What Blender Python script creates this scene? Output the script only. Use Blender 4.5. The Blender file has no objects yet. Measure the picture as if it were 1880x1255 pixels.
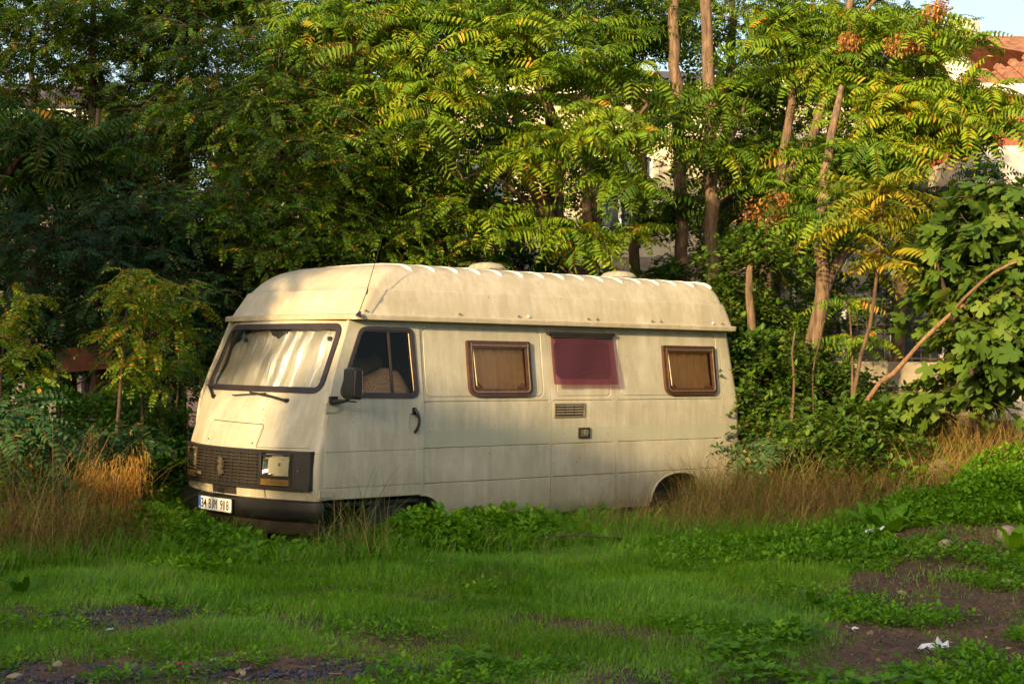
import bpy, bmesh, math, random
import numpy as np
from mathutils import Vector, Matrix

# ------------------------------------------------------------------ camera
scn = bpy.context.scene
COL = scn.collection
CAM = np.array([-7.1055, -10.2954, 1.6417])
RT = np.array([0.750872, -0.660342, 0.011848])
UP = -np.array([0.016581, 0.000915, -0.999862])
FW = np.array([0.660240, 0.750964, 0.011636])
cd = bpy.data.cameras.new('camera')
cd.sensor_width = 36.0
cd.lens = 36.0 * 2918.68 / 1880.0
cd.clip_start = 0.1
cd.clip_end = 2000
cam = bpy.data.objects.new('camera', cd)
COL.objects.link(cam)
cam.matrix_world = Matrix(((RT[0], UP[0], -FW[0], CAM[0]), (RT[1], UP[1], -FW[1], CAM[1]),
                           (RT[2], UP[2], -FW[2], CAM[2]), (0, 0, 0, 1)))
scn.camera = cam
cd.dof.use_dof = False

# ------------------------------------------------------------------ light
SUN_TRAVEL = Vector((0.90, 0.34, -0.27)).normalized()
SUN_STRENGTH = 4.5
SKY_STRENGTH = 0.15
EXPOSURE = 1.06
tos = -SUN_TRAVEL
w = bpy.data.worlds.new('World')
scn.world = w
w.use_nodes = True
nt = w.node_tree
nt.nodes.clear()
sky = nt.nodes.new('ShaderNodeTexSky')
sky.sky_type = 'NISHITA'
sky.sun_disc = False
sky.sun_elevation = math.asin(tos.z)
sky.sun_rotation = math.atan2(tos.x, tos.y)
sky.air_density = 1.0
sky.dust_density = 4.0
sky.ozone_density = 0.3
bg = nt.nodes.new('ShaderNodeBackground')
bg.inputs['Strength'].default_value = SKY_STRENGTH
wo = nt.nodes.new('ShaderNodeOutputWorld')
nt.links.new(sky.outputs[0], bg.inputs['Color'])
nt.links.new(bg.outputs[0], wo.inputs['Surface'])
sd = bpy.data.lights.new('sun', 'SUN')
sd.energy = SUN_STRENGTH
sd.angle = math.radians(0.8)
sd.color = (1.0, 0.70, 0.34)
sun = bpy.data.objects.new('sun', sd)
COL.objects.link(sun)
sun.rotation_euler = SUN_TRAVEL.to_track_quat('-Z', 'Y').to_euler()
sun.location = (-20, -20, 20)
scn.view_settings.view_transform = 'Standard'
scn.view_settings.look = 'None'
scn.view_settings.gamma = 1.0
scn.view_settings.exposure = EXPOSURE
scn.view_settings.use_curve_mapping = False
scn.cycles.max_bounces = 8
scn.cycles.transparent_max_bounces = 12
scn.cycles.diffuse_bounces = 4

# ------------------------------------------------------------------ helpers
def at(u, v, d):
    """world point seen at pixel (u, v) of the 1880 px photograph, d metres deep"""
    return CAM + d * (FW + RT * (u - 940) / 2918.68 - UP * (v - 627.5) / 2918.68)

FH = np.array([FW[0], FW[1]]) / math.hypot(FW[0], FW[1])
RH = np.array([FH[1], -FH[0]])
def sd_of(x, y):
    dx, dy = x - CAM[0], y - CAM[1]
    return dx * RH[0] + dy * RH[1], dx * FH[0] + dy * FH[1]
def xy_of(s, d):
    return CAM[0] + s * RH[0] + d * FH[0], CAM[1] + s * RH[1] + d * FH[1]
def smooth(t):
    t = np.clip(t, 0, 1)
    return t * t * (3 - 2 * t)
def terrain(s, d):
    z = 0.10 + 0.75 * smooth((d - 9.5) / 6.5) * smooth((s - 1.2) / 3.0)
    z = z + 0.018 * np.sin(s * 2.1 + d * 1.3) * np.sin(d * 1.7 - s * 0.7) + 0.010 * np.sin(s * 5.3 + 1) * np.sin(d * 4.7)
    z = z - 0.06 * smooth((7.6 - d) / 2.0)
    return z
def ground_z(x, y):
    s, d = sd_of(x, y)
    return terrain(s, d)

def new_mat(name):
    m = bpy.data.materials.new(name)
    m.use_nodes = True
    return m, m.node_tree, m.node_tree.nodes['Principled BSDF'], m.node_tree.nodes['Material Output']

def simple(name, color, rough=0.5, metal=0.0, noise=0.0, nscale=8.0, spec=0.5, coat=0.0, bump=0.0, bscale=60):
    m, t, b, o = new_mat(name)
    b.inputs['Base Color'].default_value = (*color, 1)
    b.inputs['Roughness'].default_value = rough
    b.inputs['Metallic'].default_value = metal
    b.inputs['Specular IOR Level'].default_value = spec
    b.inputs['Coat Weight'].default_value = coat
    tc = t.nodes.new('ShaderNodeTexCoord')
    if noise > 0:
        n = t.nodes.new('ShaderNodeTexNoise')
        n.inputs['Scale'].default_value = nscale
        n.inputs['Detail'].default_value = 8
        n.inputs['Roughness'].default_value = 0.65
        t.links.new(tc.outputs['Object'], n.inputs['Vector'])
        r = t.nodes.new('ShaderNodeValToRGB')
        r.color_ramp.elements[0].position = 0.3
        r.color_ramp.elements[1].position = 0.72
        r.color_ramp.elements[0].color = (*[max(0, c * (1 - noise)) for c in color], 1)
        r.color_ramp.elements[1].color = (*[min(1, c * (1 + noise)) for c in color], 1)
        t.links.new(n.outputs['Fac'], r.inputs['Fac'])
        t.links.new(r.outputs['Color'], b.inputs['Base Color'])
    if bump > 0:
        n2 = t.nodes.new('ShaderNodeTexNoise')
        n2.inputs['Scale'].default_value = bscale
        n2.inputs['Detail'].default_value = 6
        t.links.new(tc.outputs['Object'], n2.inputs['Vector'])
        bp = t.nodes.new('ShaderNodeBump')
        bp.inputs['Strength'].default_value = bump
        bp.inputs['Distance'].default_value = 0.01
        t.links.new(n2.outputs['Fac'], bp.inputs['Height'])
        t.links.new(bp.outputs['Normal'], b.inputs['Normal'])
    return m

def mesh_from(name, verts, faces, mat=None, smooth_deg=None):
    me = bpy.data.meshes.new(name)
    me.from_pydata([tuple(map(float, v)) for v in verts], [], [tuple(int(i) for i in f) for f in faces])
    if mat: me.materials.append(mat)
    if smooth_deg is not None: shade(me, smooth_deg)
    me.update()
    return me

def shade(me, deg=35):
    me.polygons.foreach_set('use_smooth', [True] * len(me.polygons))
    me.set_sharp_from_angle(angle=math.radians(deg))

def fix_normals(me):
    b = bmesh.new(); b.from_mesh(me)
    bmesh.ops.recalc_face_normals(b, faces=b.faces[:])
    b.to_mesh(me); b.free()

def origin_of(o):
    v = Vector((0, 0, 0))
    while o is not None:
        v += o.location
        o = o.parent
    return v

def link(name, me, parent=None, label=None):
    """one mesh object, its vertices given in world metres; origin moved to the mesh's own centre"""
    n = len(me.vertices)
    co = np.empty(n * 3, dtype=np.float32)
    me.vertices.foreach_get('co', co)
    co = co.reshape(-1, 3)
    lo = co.min(0); hi = co.max(0)
    c = np.array([(lo[0] + hi[0]) / 2, (lo[1] + hi[1]) / 2, lo[2]], dtype=np.float32)
    co -= c
    me.vertices.foreach_set('co', co.ravel())
    me.update()
    o = bpy.data.objects.new(name, me)
    COL.objects.link(o)
    po = Vector((0, 0, 0))
    if parent is not None:
        o.parent = parent
        po = WORLD[parent.name]
    o.location = Vector(map(float, c)) - po
    WORLD[o.name] = Vector(map(float, c))
    if label: o['label'] = label
    return o
WORLD = {}

def thing(name, loc, label, cat, group=None):
    o = bpy.data.objects.new(name, None)
    o.empty_display_size = 0.1
    COL.objects.link(o)
    o.location = Vector(map(float, loc))
    WORLD[o.name] = Vector(map(float, loc))
    return tag(o, label, cat, group)
def tag(o, label, cat, group=None, kind=None):
    o['label'] = label
    o['category'] = cat
    if group: o['group'] = group
    if kind: o['kind'] = kind
    return o
def structure(o, label=None, cat=None):
    o['kind'] = 'structure'
    if label: o['label'] = label
    if cat: o['category'] = cat
    return o

# plain solids returning (verts, faces)
def box(x0, x1, y0, y1, z0, z1):
    v = [(x, y, z) for x in (x0, x1) for y in (y0, y1) for z in (z0, z1)]
    f = [(0, 1, 3, 2), (4, 6, 7, 5), (0, 4, 5, 1), (2, 3, 7, 6), (0, 2, 6, 4), (1, 5, 7, 3)]
    return v, f
def join(parts):
    V, F = [], []
    for v, f in parts:
        n = len(V)
        V += list(v)
        F += [tuple(i + n for i in q) for q in f]
    return V, F
def tube(pts, rad, sides=8, closed=False, caps=True):
    """tube along a 3-D polyline; rad is a number or one per point"""
    P = [Vector(map(float, p)) for p in pts]
    n = len(P)
    R = rad if hasattr(rad, '__len__') else [rad] * n
    V, F = [], []
    up = Vector((0, 0, 1))
    prev = None
    for i in range(n):
        if closed: t = P[(i + 1) % n] - P[i - 1]
        else: t = P[min(i + 1, n - 1)] - P[max(i - 1, 0)]
        t.normalize()
        if prev is None:
            a = t.cross(up)
            if a.length < 0.05: a = t.cross(Vector((1, 0, 0)))
        else:
            a = prev - t * prev.dot(t)
        a.normalize(); prev = a
        b = t.cross(a)
        for k in range(sides):
            th = 2 * math.pi * k / sides
            V.append(tuple(P[i] + (a * math.cos(th) + b * math.sin(th)) * R[i]))
    m = n if closed else n - 1
    for i in range(m):
        j = (i + 1) % n
        for k in range(sides):
            l = (k + 1) % sides
            F.append((i * sides + k, i * sides + l, j * sides + l, j * sides + k))
    if caps and not closed:
        F.append(tuple(range(sides))[::-1])
        F.append(tuple((n - 1) * sides + k for k in range(sides)))
    return V, F
def prism(poly, axis, a, b):
    """poly of 2-D points extruded along axis from a to b"""
    n = len(poly)
    def mk(p, t):
        if axis == 'y': return (p[0], t, p[1])
        if axis == 'x': return (t, p[0], p[1])
        return (p[0], p[1], t)
    V = [mk(p, a) for p in poly] + [mk(p, b) for p in poly]
    F = [tuple(range(n)), tuple(range(2 * n - 1, n - 1, -1))]
    F += [(i, i + n, (i + 1) % n + n, (i + 1) % n) for i in range(n)]
    return V, F
def rrect(x0, x1, z0, z1, r, seg=6, rtop=None):
    rt = r if rtop is None else rtop
    pts = []
    for cx, cz, a0, rr in ((x1 - rt, z1 - rt, 0, rt), (x0 + rt, z1 - rt, 90, rt), (x0 + r, z0 + r, 180, r), (x1 - r, z0 + r, 270, r)):
        for k in range(seg + 1):
            a = math.radians(a0 + 90 * k / seg)
            pts.append((cx + rr * math.cos(a), cz + rr * math.sin(a)))
    return pts
def round_poly(poly, rads, seg=6):
    """round the corners of a 2-D polygon"""
    out = []
    n = len(poly)
    for i in range(n):
        p = Vector(poly[i]); a = Vector(poly[i - 1]); b = Vector(poly[(i + 1) % n])
        r = rads[i] if hasattr(rads, '__len__') else rads
        if r <= 0: out.append(tuple(p)); continue
        u = (a - p).normalized(); v = (b - p).normalized()
        p0 = p + u * r; p1 = p + v * r
        for k in range(seg + 1):
            t = k / seg
            out.append(tuple((1 - t) ** 2 * p0 + 2 * t * (1 - t) * p + t * t * p1))
    return out
def offset_poly(poly, d):
    """inward offset (d > 0) of a convex polygon"""
    n = len(poly)
    area = sum(poly[i][0] * poly[(i + 1) % n][1] - poly[(i + 1) % n][0] * poly[i][1] for i in range(n))
    sg = 1 if area > 0 else -1
    out = []
    for i in range(n):
        p = Vector(poly[i]); a = Vector(poly[i - 1]); b = Vector(poly[(i + 1) % n])
        e1 = p - a; e2 = b - p
        n1 = Vector((-e1.y, e1.x)); n2 = Vector((-e2.y, e2.x))
        if n1.length < 1e-9: n1 = n2
        if n2.length < 1e-9: n2 = n1
        m = (n1.normalized() + n2.normalized())
        m = m / max(m.length, 1e-6)
        c = max(0.5, m.dot(n1.normalized()))
        out.append(tuple(p + m * sg * d / c))
    return out

def cut(o, cutters):
    for v, f in cutters:
        me = mesh_from('c', v, f); fix_normals(me)
        c = bpy.data.objects.new('cutter', me); COL.objects.link(c)
        md = o.modifiers.new('b', 'BOOLEAN')
        md.operation = 'DIFFERENCE'; md.object = c; md.solver = 'EXACT'
        c['tmp'] = 1
    bpy.context.view_layer.update()
    dg = bpy.context.evaluated_depsgraph_get()
    me = bpy.data.meshes.new_from_object(o.evaluated_get(dg))
    o.modifiers.clear()
    old = o.data
    o.data = me
    bpy.data.meshes.remove(old)
    for c in [c for c in bpy.data.objects if c.get('tmp')]:
        cm = c.data
        bpy.data.objects.remove(c)
        bpy.data.meshes.remove(cm)
    return o
def temp(v, f):
    me = mesh_from('t', v, f); fix_normals(me)
    o = bpy.data.objects.new('t', me); COL.objects.link(o)
    return o
def cut_mesh(vf, cutters, name='m'):
    o = temp(*vf)
    cut(o, cutters)
    me = o.data
    bpy.data.objects.remove(o)
    me.name = name
    return me
def setmat(me, mat):
    me.materials.clear(); me.materials.append(mat)
    me.polygons.foreach_set('material_index', [0] * len(me.polygons))
    return me

# numpy soup for foliage
class Soup:
    def __init__(s):
        s.v = []; s.f = {}; s.t = []; s.n = 0
    def add(s, V, faces, tint):
        """V (N,3); faces: list of (M,k) int arrays; tint (N,)"""
        s.v.append(np.asarray(V, np.float32)); s.t.append(np.asarray(tint, np.float32))
        for F in faces:
            s.f.setdefault(F.shape[1], []).append(F + s.n)
        s.n += len(V)
    def mesh(s, name, mat):
        me = bpy.data.meshes.new(name)
        V = np.concatenate(s.v); T = np.concatenate(s.t)
        me.vertices.add(len(V)); me.vertices.foreach_set('co', V.ravel())
        loops = []; tot = []
        for k, L in s.f.items():
            A = np.concatenate(L)
            loops.append(A.ravel()); tot.append(np.full(len(A), k, np.int32))
        loops = np.concatenate(loops).astype(np.int32); tot = np.concatenate(tot)
        me.loops.add(len(loops)); me.loops.foreach_set('vertex_index', loops)
        me.polygons.add(len(tot))
        st = np.zeros(len(tot), np.int32); st[1:] = np.cumsum(tot)[:-1]
        me.polygons.foreach_set('loop_start', st)
        me.polygons.foreach_set('loop_total', tot)
        a = me.attributes.new('tint', 'FLOAT', 'POINT')
        a.data.foreach_set('value', T)
        me.materials.append(mat)
        me.update(calc_edges=True)
        return me
# ================================================================== GROUND
def grid_ground():
    ss = np.concatenate([-np.geomspace(300, 7, 26), np.linspace(-6.8, 6.8, 150), np.geomspace(7, 300, 26)])
    ds = np.concatenate([-np.geomspace(300, 3, 22), np.linspace(-2.5, 5.5, 14), np.linspace(5.8, 17.5, 170), np.geomspace(17.8, 600, 34)])
    S_, D_ = np.meshgrid(ss, ds)
    X, Y = xy_of(S_, D_)
    Z = terrain(S_, D_)
    r = np.random.RandomState(3)
    dz_ = 0.03 * np.sin(S_ * 9.1 + 2 * np.sin(D_ * 5)) * np.sin(D_ * 8.3 + 2 * np.sin(S_ * 4.1)) * smooth((S_ - 1.6) / 1.0) * (D_ < 16)
    Z = Z + dz_ * 0.6
    near = (D_ > 5) & (D_ < 18) & (abs(S_) < 7)
    Z = Z + np.where(near, r.normal(0, 0.009, Z.shape), 0)
    V = np.stack([X.ravel(), Y.ravel(), Z.ravel()], 1)
    n = len(ss)
    i, j = np.meshgrid(np.arange(len(ds) - 1), np.arange(n - 1), indexing='ij')
    a = (i * n + j).ravel()
    F = np.stack([a, a + 1, a + n + 1, a + n], 1)
    so = Soup(); so.add(V, [F], np.zeros(len(V)))
    return so
m, t, b_, o_ = new_mat('soil')
N = t.nodes.new; L = t.links.new
g_ = N('ShaderNodeNewGeometry')
n1 = N('ShaderNodeTexNoise'); n1.inputs['Scale'].default_value = 0.9; n1.inputs['Detail'].default_value = 10; n1.inputs['Roughness'].default_value = 0.7
n2 = N('ShaderNodeTexNoise'); n2.inputs['Scale'].default_value = 22; n2.inputs['Detail'].default_value = 9; n2.inputs['Roughness'].default_value = 0.75
L(g_.outputs['Position'], n1.inputs['Vector']); L(g_.outputs['Position'], n2.inputs['Vector'])
r1 = N('ShaderNodeValToRGB')
r1.color_ramp.elements[0].position = 0.35; r1.color_ramp.elements[0].color = (0.075, 0.042, 0.026, 1)
r1.color_ramp.elements[1].position = 0.68; r1.color_ramp.elements[1].color = (0.26, 0.135, 0.070, 1)
L(n1.outputs['Fac'], r1.inputs[0])
r2 = N('ShaderNodeValToRGB')
r2.color_ramp.elements[0].position = 0.35; r2.color_ramp.elements[0].color = (0.35, 0.35, 0.35, 1)
r2.color_ramp.elements[1].position = 0.75; r2.color_ramp.elements[1].color = (1.6, 1.5, 1.4, 1)
L(n2.outputs['Fac'], r2.inputs[0])
mm_ = N('ShaderNodeMixRGB'); mm_.blend_type = 'MULTIPLY'; mm_.inputs[0].default_value = 1
L(r1.outputs[0], mm_.inputs[1]); L(r2.outputs[0], mm_.inputs[2]); L(mm_.outputs[0], b_.inputs['Base Color'])
b_.inputs['Roughness'].default_value = 0.95
bp = N('ShaderNodeBump'); bp.inputs['Strength'].default_value = 1.0; bp.inputs['Distance'].default_value = 0.03
L(n2.outputs['Fac'], bp.inputs['Height']); L(bp.outputs[0], b_.inputs['Normal'])
gm = grid_ground().mesh('ground', m)
gr_o = bpy.data.objects.new('ground', gm); COL.objects.link(gr_o)
structure(gr_o, 'bare brown soil of the vacant lot under the grass', 'ground')
# ================================================================== CAMPER VAN
YC = 0.985
def ys(z):
    """inset of the body side at height z"""
    return float(np.interp(z, [0.30, 0.36, 0.45, 0.55, 1.25, 1.32, 1.6, 1.97], [0.035, 0.012, 0.003, 0.0, 0.0, 0.008, 0.045, 0.085]))
FZ = [0.30, 0.45, 0.60, 0.78, 0.92, 1.00, 1.10, 1.20, 1.30, 1.36, 1.97]
F_CEN = [-0.25, -0.275, -0.285, -0.285, -0.27, -0.245, -0.205, -0.150, -0.080, -0.030, 0.235]
F_COR = [-0.06, -0.075, -0.08, -0.08, -0.07, -0.055, -0.030, 0.000, 0.025, 0.050, 0.315]
F_RAD = [0.05, 0.05, 0.055, 0.06, 0.07, 0.09, 0.11, 0.11, 0.10, 0.09, 0.06]
RZ = [0.30, 0.65, 0.91, 1.30, 1.97]
R_X = [4.975, 4.99, 4.988, 4.97, 4.885]
def side_half(z, off=0.0):
    """outline of the body at height z from the front centre round to the rear centre (near half): (x, half-width)"""
    hw = YC - ys(z) + off
    fc = float(np.interp(z, FZ, F_CEN)) - off; co = float(np.interp(z, FZ, F_COR)) - off
    r = float(np.interp(z, FZ, F_RAD)) + max(off, -0.03)
    rx = float(np.interp(z, RZ, R_X)) + off
    pts = []
    h = hw - r
    for k in range(17):
        y = h * k / 16
        pts.append((fc + (co - fc) * (y / h) ** 2, y))
    sl = 2 * (co - fc) / h
    a0 = math.atan(sl)
    for k in range(1, 11):
        a = a0 + (math.pi / 2 - a0) * k / 10
        pts.append((co + r * (math.cos(a0) - math.cos(a)), h + r * (math.sin(a) - math.sin(a0)) / (1 - math.sin(a0)) ))
    x_s = pts[-1][0]
    for k in range(1, 9):
        pts.append((x_s + (rx - 0.09 - x_s) * k / 9, hw))
    for k in range(9):
        a = math.pi / 2 * k / 8
        pts.append((rx - 0.09 + 0.09 * math.sin(a), hw - 0.09 + 0.09 * math.cos(a)))
    for k in range(1, 4):
        pts.append((rx, (hw - 0.09) * (1 - k / 3)))
    return pts
def fx(y, z, off=0.0):
    """x of the body's front surface"""
    p = side_half(z, off)
    hwid = abs(y - YC)
    P = p[:27]
    return float(np.interp(hwid, [q[1] for q in P], [q[0] for q in P]))
def loft(z0, z1, n, off=0.0):
    zs = [z0 + (z1 - z0) * k / n for k in range(n + 1)]
    for z in FZ + [1.25, 1.32, 1.6, 0.36]:
        if z0 < z < z1 and min(abs(z - q) for q in zs) > 0.012: zs.append(z)
    zs.sort()
    V, F = [], []
    for z in zs:
        h = side_half(z, off)
        ring = [(x, YC - y, z) for x, y in h] + [(x, YC + y, z) for x, y in h[-2:0:-1]]
        V += ring
    m = len(ring)
    for i in range(len(zs) - 1):
        for k in range(m):
            l = (k + 1) % m
            F.append((i * m + k, i * m + l, (i + 1) * m + l, (i + 1) * m + k))
    F.append(tuple(range(m))[::-1]); F.append(tuple((len(zs) - 1) * m + k for k in range(m)))
    return V, F

# --- materials
def paint_mat(name, base, body=True):
    m, t, b, o = new_mat(name)
    N = t.nodes.new; L = t.links.new
    geo = N('ShaderNodeTexCoord'); sep = N('ShaderNodeSeparateXYZ')
    pos = N('ShaderNodeNewGeometry')
    L(pos.outputs['Position'], sep.inputs[0])
    # broad dirt clouds
    n1 = N('ShaderNodeTexNoise'); n1.inputs['Scale'].default_value = 2.3; n1.inputs['Detail'].default_value = 9; n1.inputs['Roughness'].default_value = 0.65
    L(pos.outputs['Position'], n1.inputs['Vector'])
    # vertical run streaks
    mp = N('ShaderNodeMapping'); mp.inputs['Scale'].default_value = (7, 7, 1.1)
    L(pos.outputs['Position'], mp.inputs['Vector'])
    n2 = N('ShaderNodeTexNoise'); n2.inputs['Scale'].default_value = 1.6; n2.inputs['Detail'].default_value = 7; n2.inputs['Roughness'].default_value = 0.7
    L(mp.outputs[0], n2.inputs['Vector'])
    mx = N('ShaderNodeMath'); mx.operation = 'MULTIPLY'
    L(n1.outputs['Fac'], mx.inputs[0]); L(n2.outputs['Fac'], mx.inputs[1])
    r = N('ShaderNodeValToRGB'); r.color_ramp.elements[0].position = 0.13; r.color_ramp.elements[1].position = 0.42
    r.color_ramp.elements[0].color = (1, 1, 1, 1); r.color_ramp.elements[1].color = (0, 0, 0, 1)
    r.color_ramp.interpolation = 'EASE'
    L(mx.outputs[0], r.inputs['Fac'])
    dirt = N('ShaderNodeMixRGB'); dirt.inputs['Color1'].default_value = (*base, 1)
    dirt.inputs['Color2'].default_value = (base[0] * 0.70, base[1] * 0.69, base[2] * 0.62, 1)
    L(r.outputs['Color'], dirt.inputs['Fac'])
    last = dirt.outputs[0]
    if body:
        # slightly greyer ghost of an old stripe
        def step(lo, hi):
            a = N('ShaderNodeMapRange'); a.inputs['From Min'].default_value = lo; a.inputs['From Max'].default_value = hi
            L(sep.outputs['Z'], a.inputs['Value']); return a.outputs[0]
        a = step(0.915, 0.92); c2 = step(1.06, 1.05)
        mm = N('ShaderNodeMath'); mm.operation = 'MULTIPLY'; L(a, mm.inputs[0]); L(c2, mm.inputs[1])
        xs = N('ShaderNodeMapRange'); xs.inputs['From Min'].default_value = 0.98; xs.inputs['From Max'].default_value = 1.0
        L(sep.outputs['X'], xs.inputs['Value'])
        m3 = N('ShaderNodeMath'); m3.operation = 'MULTIPLY'; L(mm.outputs[0], m3.inputs[0]); L(xs.outputs[0], m3.inputs[1])
        m4 = N('ShaderNodeMath'); m4.operation = 'MULTIPLY'; L(m3.outputs[0], m4.inputs[0]); m4.inputs[1].default_value = 0.75
        st = N('ShaderNodeMixRGB'); L(m4.outputs[0], st.inputs['Fac']); L(last, st.inputs['Color1'])
        st.inputs['Color2'].default_value = (base[0] * 0.74, base[1] * 0.80, base[2] * 0.74, 1)
        last = st.outputs[0]
        # splash mud towards the sill
        low = step(0.75, 0.32)
        n4 = N('ShaderNodeTexNoise'); n4.inputs['Scale'].default_value = 9; n4.inputs['Detail'].default_value = 8
        L(pos.outputs['Position'], n4.inputs['Vector'])
        q = N('ShaderNodeMath'); q.operation = 'MULTIPLY'; L(low, q.inputs[0]); L(n4.outputs['Fac'], q.inputs[1])
        mud = N('ShaderNodeMixRGB'); L(q.outputs[0], mud.inputs['Fac']); L(last, mud.inputs['Color1'])
        mud.inputs['Color2'].default_value = (0.20, 0.16, 0.10, 1)
        last = mud.outputs[0]
    # specks and chips
    for sc, th, colr in ((14.0, 0.035, (0.10, 0.055, 0.03)), (34.0, 0.05, (0.16, 0.12, 0.08)), (5.0, 0.013, (0.05, 0.035, 0.02))):
        vo = N('ShaderNodeTexVoronoi'); vo.inputs['Scale'].default_value = sc; vo.inputs['Randomness'].default_value = 1.0
        L(pos.outputs['Position'], vo.inputs['Vector'])
        nn = N('ShaderNodeTexNoise'); nn.inputs['Scale'].default_value = sc * 0.35
        L(pos.outputs['Position'], nn.inputs['Vector'])
        gate = N('ShaderNodeMapRange'); gate.inputs['From Min'].default_value = 0.45; gate.inputs['From Max'].default_value = 0.62
        gate.inputs['To Max'].default_value = th * 2.4
        L(nn.outputs['Fac'], gate.inputs['Value'])
        lt = N('ShaderNodeMath'); lt.operation = 'LESS_THAN'
        L(vo.outputs['Distance'], lt.inputs[0]); L(gate.outputs[0], lt.inputs[1])
        sp = N('ShaderNodeMixRGB'); L(lt.outputs[0], sp.inputs['Fac']); L(last, sp.inputs['Color1']); sp.inputs['Color2'].default_value = (*colr, 1)
        last = sp.outputs[0]
    if body:
        n5 = N('ShaderNodeTexNoise'); n5.inputs['Scale'].default_value = 6.5; n5.inputs['Detail'].default_value = 10; n5.inputs['Roughness'].default_value = 0.8
        L(pos.outputs['Position'], n5.inputs['Vector'])
        g5 = N('ShaderNodeMapRange'); g5.inputs['From Min'].default_value = 0.66; g5.inputs['From Max'].default_value = 0.74; g5.inputs['To Max'].default_value = 0.55
        L(n5.outputs['Fac'], g5.inputs['Value'])
        ru = N('ShaderNodeMixRGB'); L(g5.outputs[0], ru.inputs['Fac']); L(last, ru.inputs['Color1']); ru.inputs['Color2'].default_value = (0.24, 0.15, 0.08, 1)
        last = ru.outputs[0]
    L(last, b.inputs['Base Color'])
    rr = N('ShaderNodeMapRange'); rr.inputs['To Min'].default_value = 0.30; rr.inputs['To Max'].default_value = 0.52
    L(n1.outputs['Fac'], rr.inputs['Value']); L(rr.outputs[0], b.inputs['Roughness'])
    bp = N('ShaderNodeBump'); bp.inputs['Strength'].default_value = 0.55; bp.inputs['Distance'].default_value = 0.018
    n3 = N('ShaderNodeTexNoise'); n3.inputs['Scale'].default_value = 2.6; n3.inputs['Detail'].default_value = 2
    L(pos.outputs['Position'], n3.inputs['Vector']); L(n3.outputs['Fac'], bp.inputs['Height']); L(bp.outputs[0], b.inputs['Normal'])
    return m
PAINT = paint_mat('van_paint', (0.50, 0.475, 0.385))
PAINT_ROOF = paint_mat('van_roof_gelcoat', (0.55, 0.50, 0.39), body=False)
BLACKP = simple('black_plastic', (0.018, 0.016, 0.016), 0.45, noise=0.45, nscale=14, bump=0.08)
DUSTP = simple('dusty_black_plastic', (0.024, 0.019, 0.015), 0.6, noise=0.6, nscale=9, bump=0.4)
RUBBER = simple('rubber', (0.030, 0.022, 0.022), 0.38, noise=0.3)
BROWNP = simple('brown_plastic', (0.060, 0.028, 0.018), 0.30, noise=0.4, nscale=20)
BRASS = simple('worn_metal_trim', (0.36, 0.29, 0.20), 0.55, 0.8, noise=0.3, nscale=20)
WHITE = simple('white_plastic', (0.80, 0.77, 0.68), 0.4, noise=0.1)
DARK = simple('dark_interior', (0.030, 0.022, 0.016), 0.8, noise=0.4)
UNDER = simple('underbody', (0.016, 0.013, 0.011), 0.9, noise=0.5)
CHROME = simple('chrome', (0.75, 0.73, 0.70), 0.12, 1.0)
RUST = simple('rusty_steel', (0.10, 0.055, 0.03), 0.8, noise=0.5, nscale=15)

def glass_mat(name, col, alpha, rough=0.03):
    m, t, b, o = new_mat(name)
    t.nodes.remove(b)
    tr = t.nodes.new('ShaderNodeBsdfTransparent'); tr.inputs[0].default_value = (*col, 1)
    gl = t.nodes.new('ShaderNodeBsdfGlossy'); gl.inputs['Roughness'].default_value = rough
    fr = t.nodes.new('ShaderNodeFresnel'); fr.inputs[0].default_value = alpha
    mx = t.nodes.new('ShaderNodeMixShader')
    t.links.new(fr.outputs[0], mx.inputs[0]); t.links.new(tr.outputs[0], mx.inputs[1]); t.links.new(gl.outputs[0], mx.inputs[2])
    t.links.new(mx.outputs[0], o.inputs[0])
    return m
GLASS = glass_mat('glass', (0.88, 0.89, 0.86), 1.5)
AMBER_GLASS = glass_mat('smoked_amber_glazing', (0.92, 0.76, 0.58), 1.38, 0.10)
CAB_GLASS = glass_mat('cab_side_glass', (0.84, 0.76, 0.62), 1.32, 0.05)

van = thing('camper_van', (2.4, YC, 0.12), 'cream high-roof camper van parked nose left in overgrown weeds, plate 34 BJM 918', 'camper van')

# --- body
body = temp(*loft(0.30, 1.962, 18))
cut(body, [loft(0.66, 1.93, 12, -0.045)])
ws = round_poly([(0.125, 1.378), (2 * YC - 0.125, 1.378), (2 * YC - 0.165, 1.912), (0.165, 1.912)], 0.09, 8)
def ysh(vf):
    """push flat side work out/in to follow the leaning body side (near side)"""
    v, f = vf
    return [(x, y + ys(z), z) for x, y, z in v], f
def vgroove_h(x0, x1, z, w=0.020, dep=0.011):
    y = ys(z)
    return prism([(y - 0.01, z + w / 2 + 0.004), (y - 0.01, z - w / 2 - 0.004), (y + dep, z)], 'x', x0, x1)
def vgroove_v(x, z0, z1, w=0.006, dep=0.010):
    zs = list(np.linspace(z0, z1, 9))
    V = []
    for z in zs:
        y = ys(z)
        V += [(x - w / 2, y - 0.01, z), (x + w / 2, y - 0.01, z), (x + w / 2, y + dep, z), (x - w / 2, y + dep, z)]
    F = [(0, 1, 2, 3), tuple(4 * 8 + k for k in (3, 2, 1, 0))]
    for i in range(8):
        for k in range(4):
            l = (k + 1) % 4
            F.append((4 * i + k, 4 * i + l, 4 * i + 4 + l, 4 * i + 4 + k))
    return V, F
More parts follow.
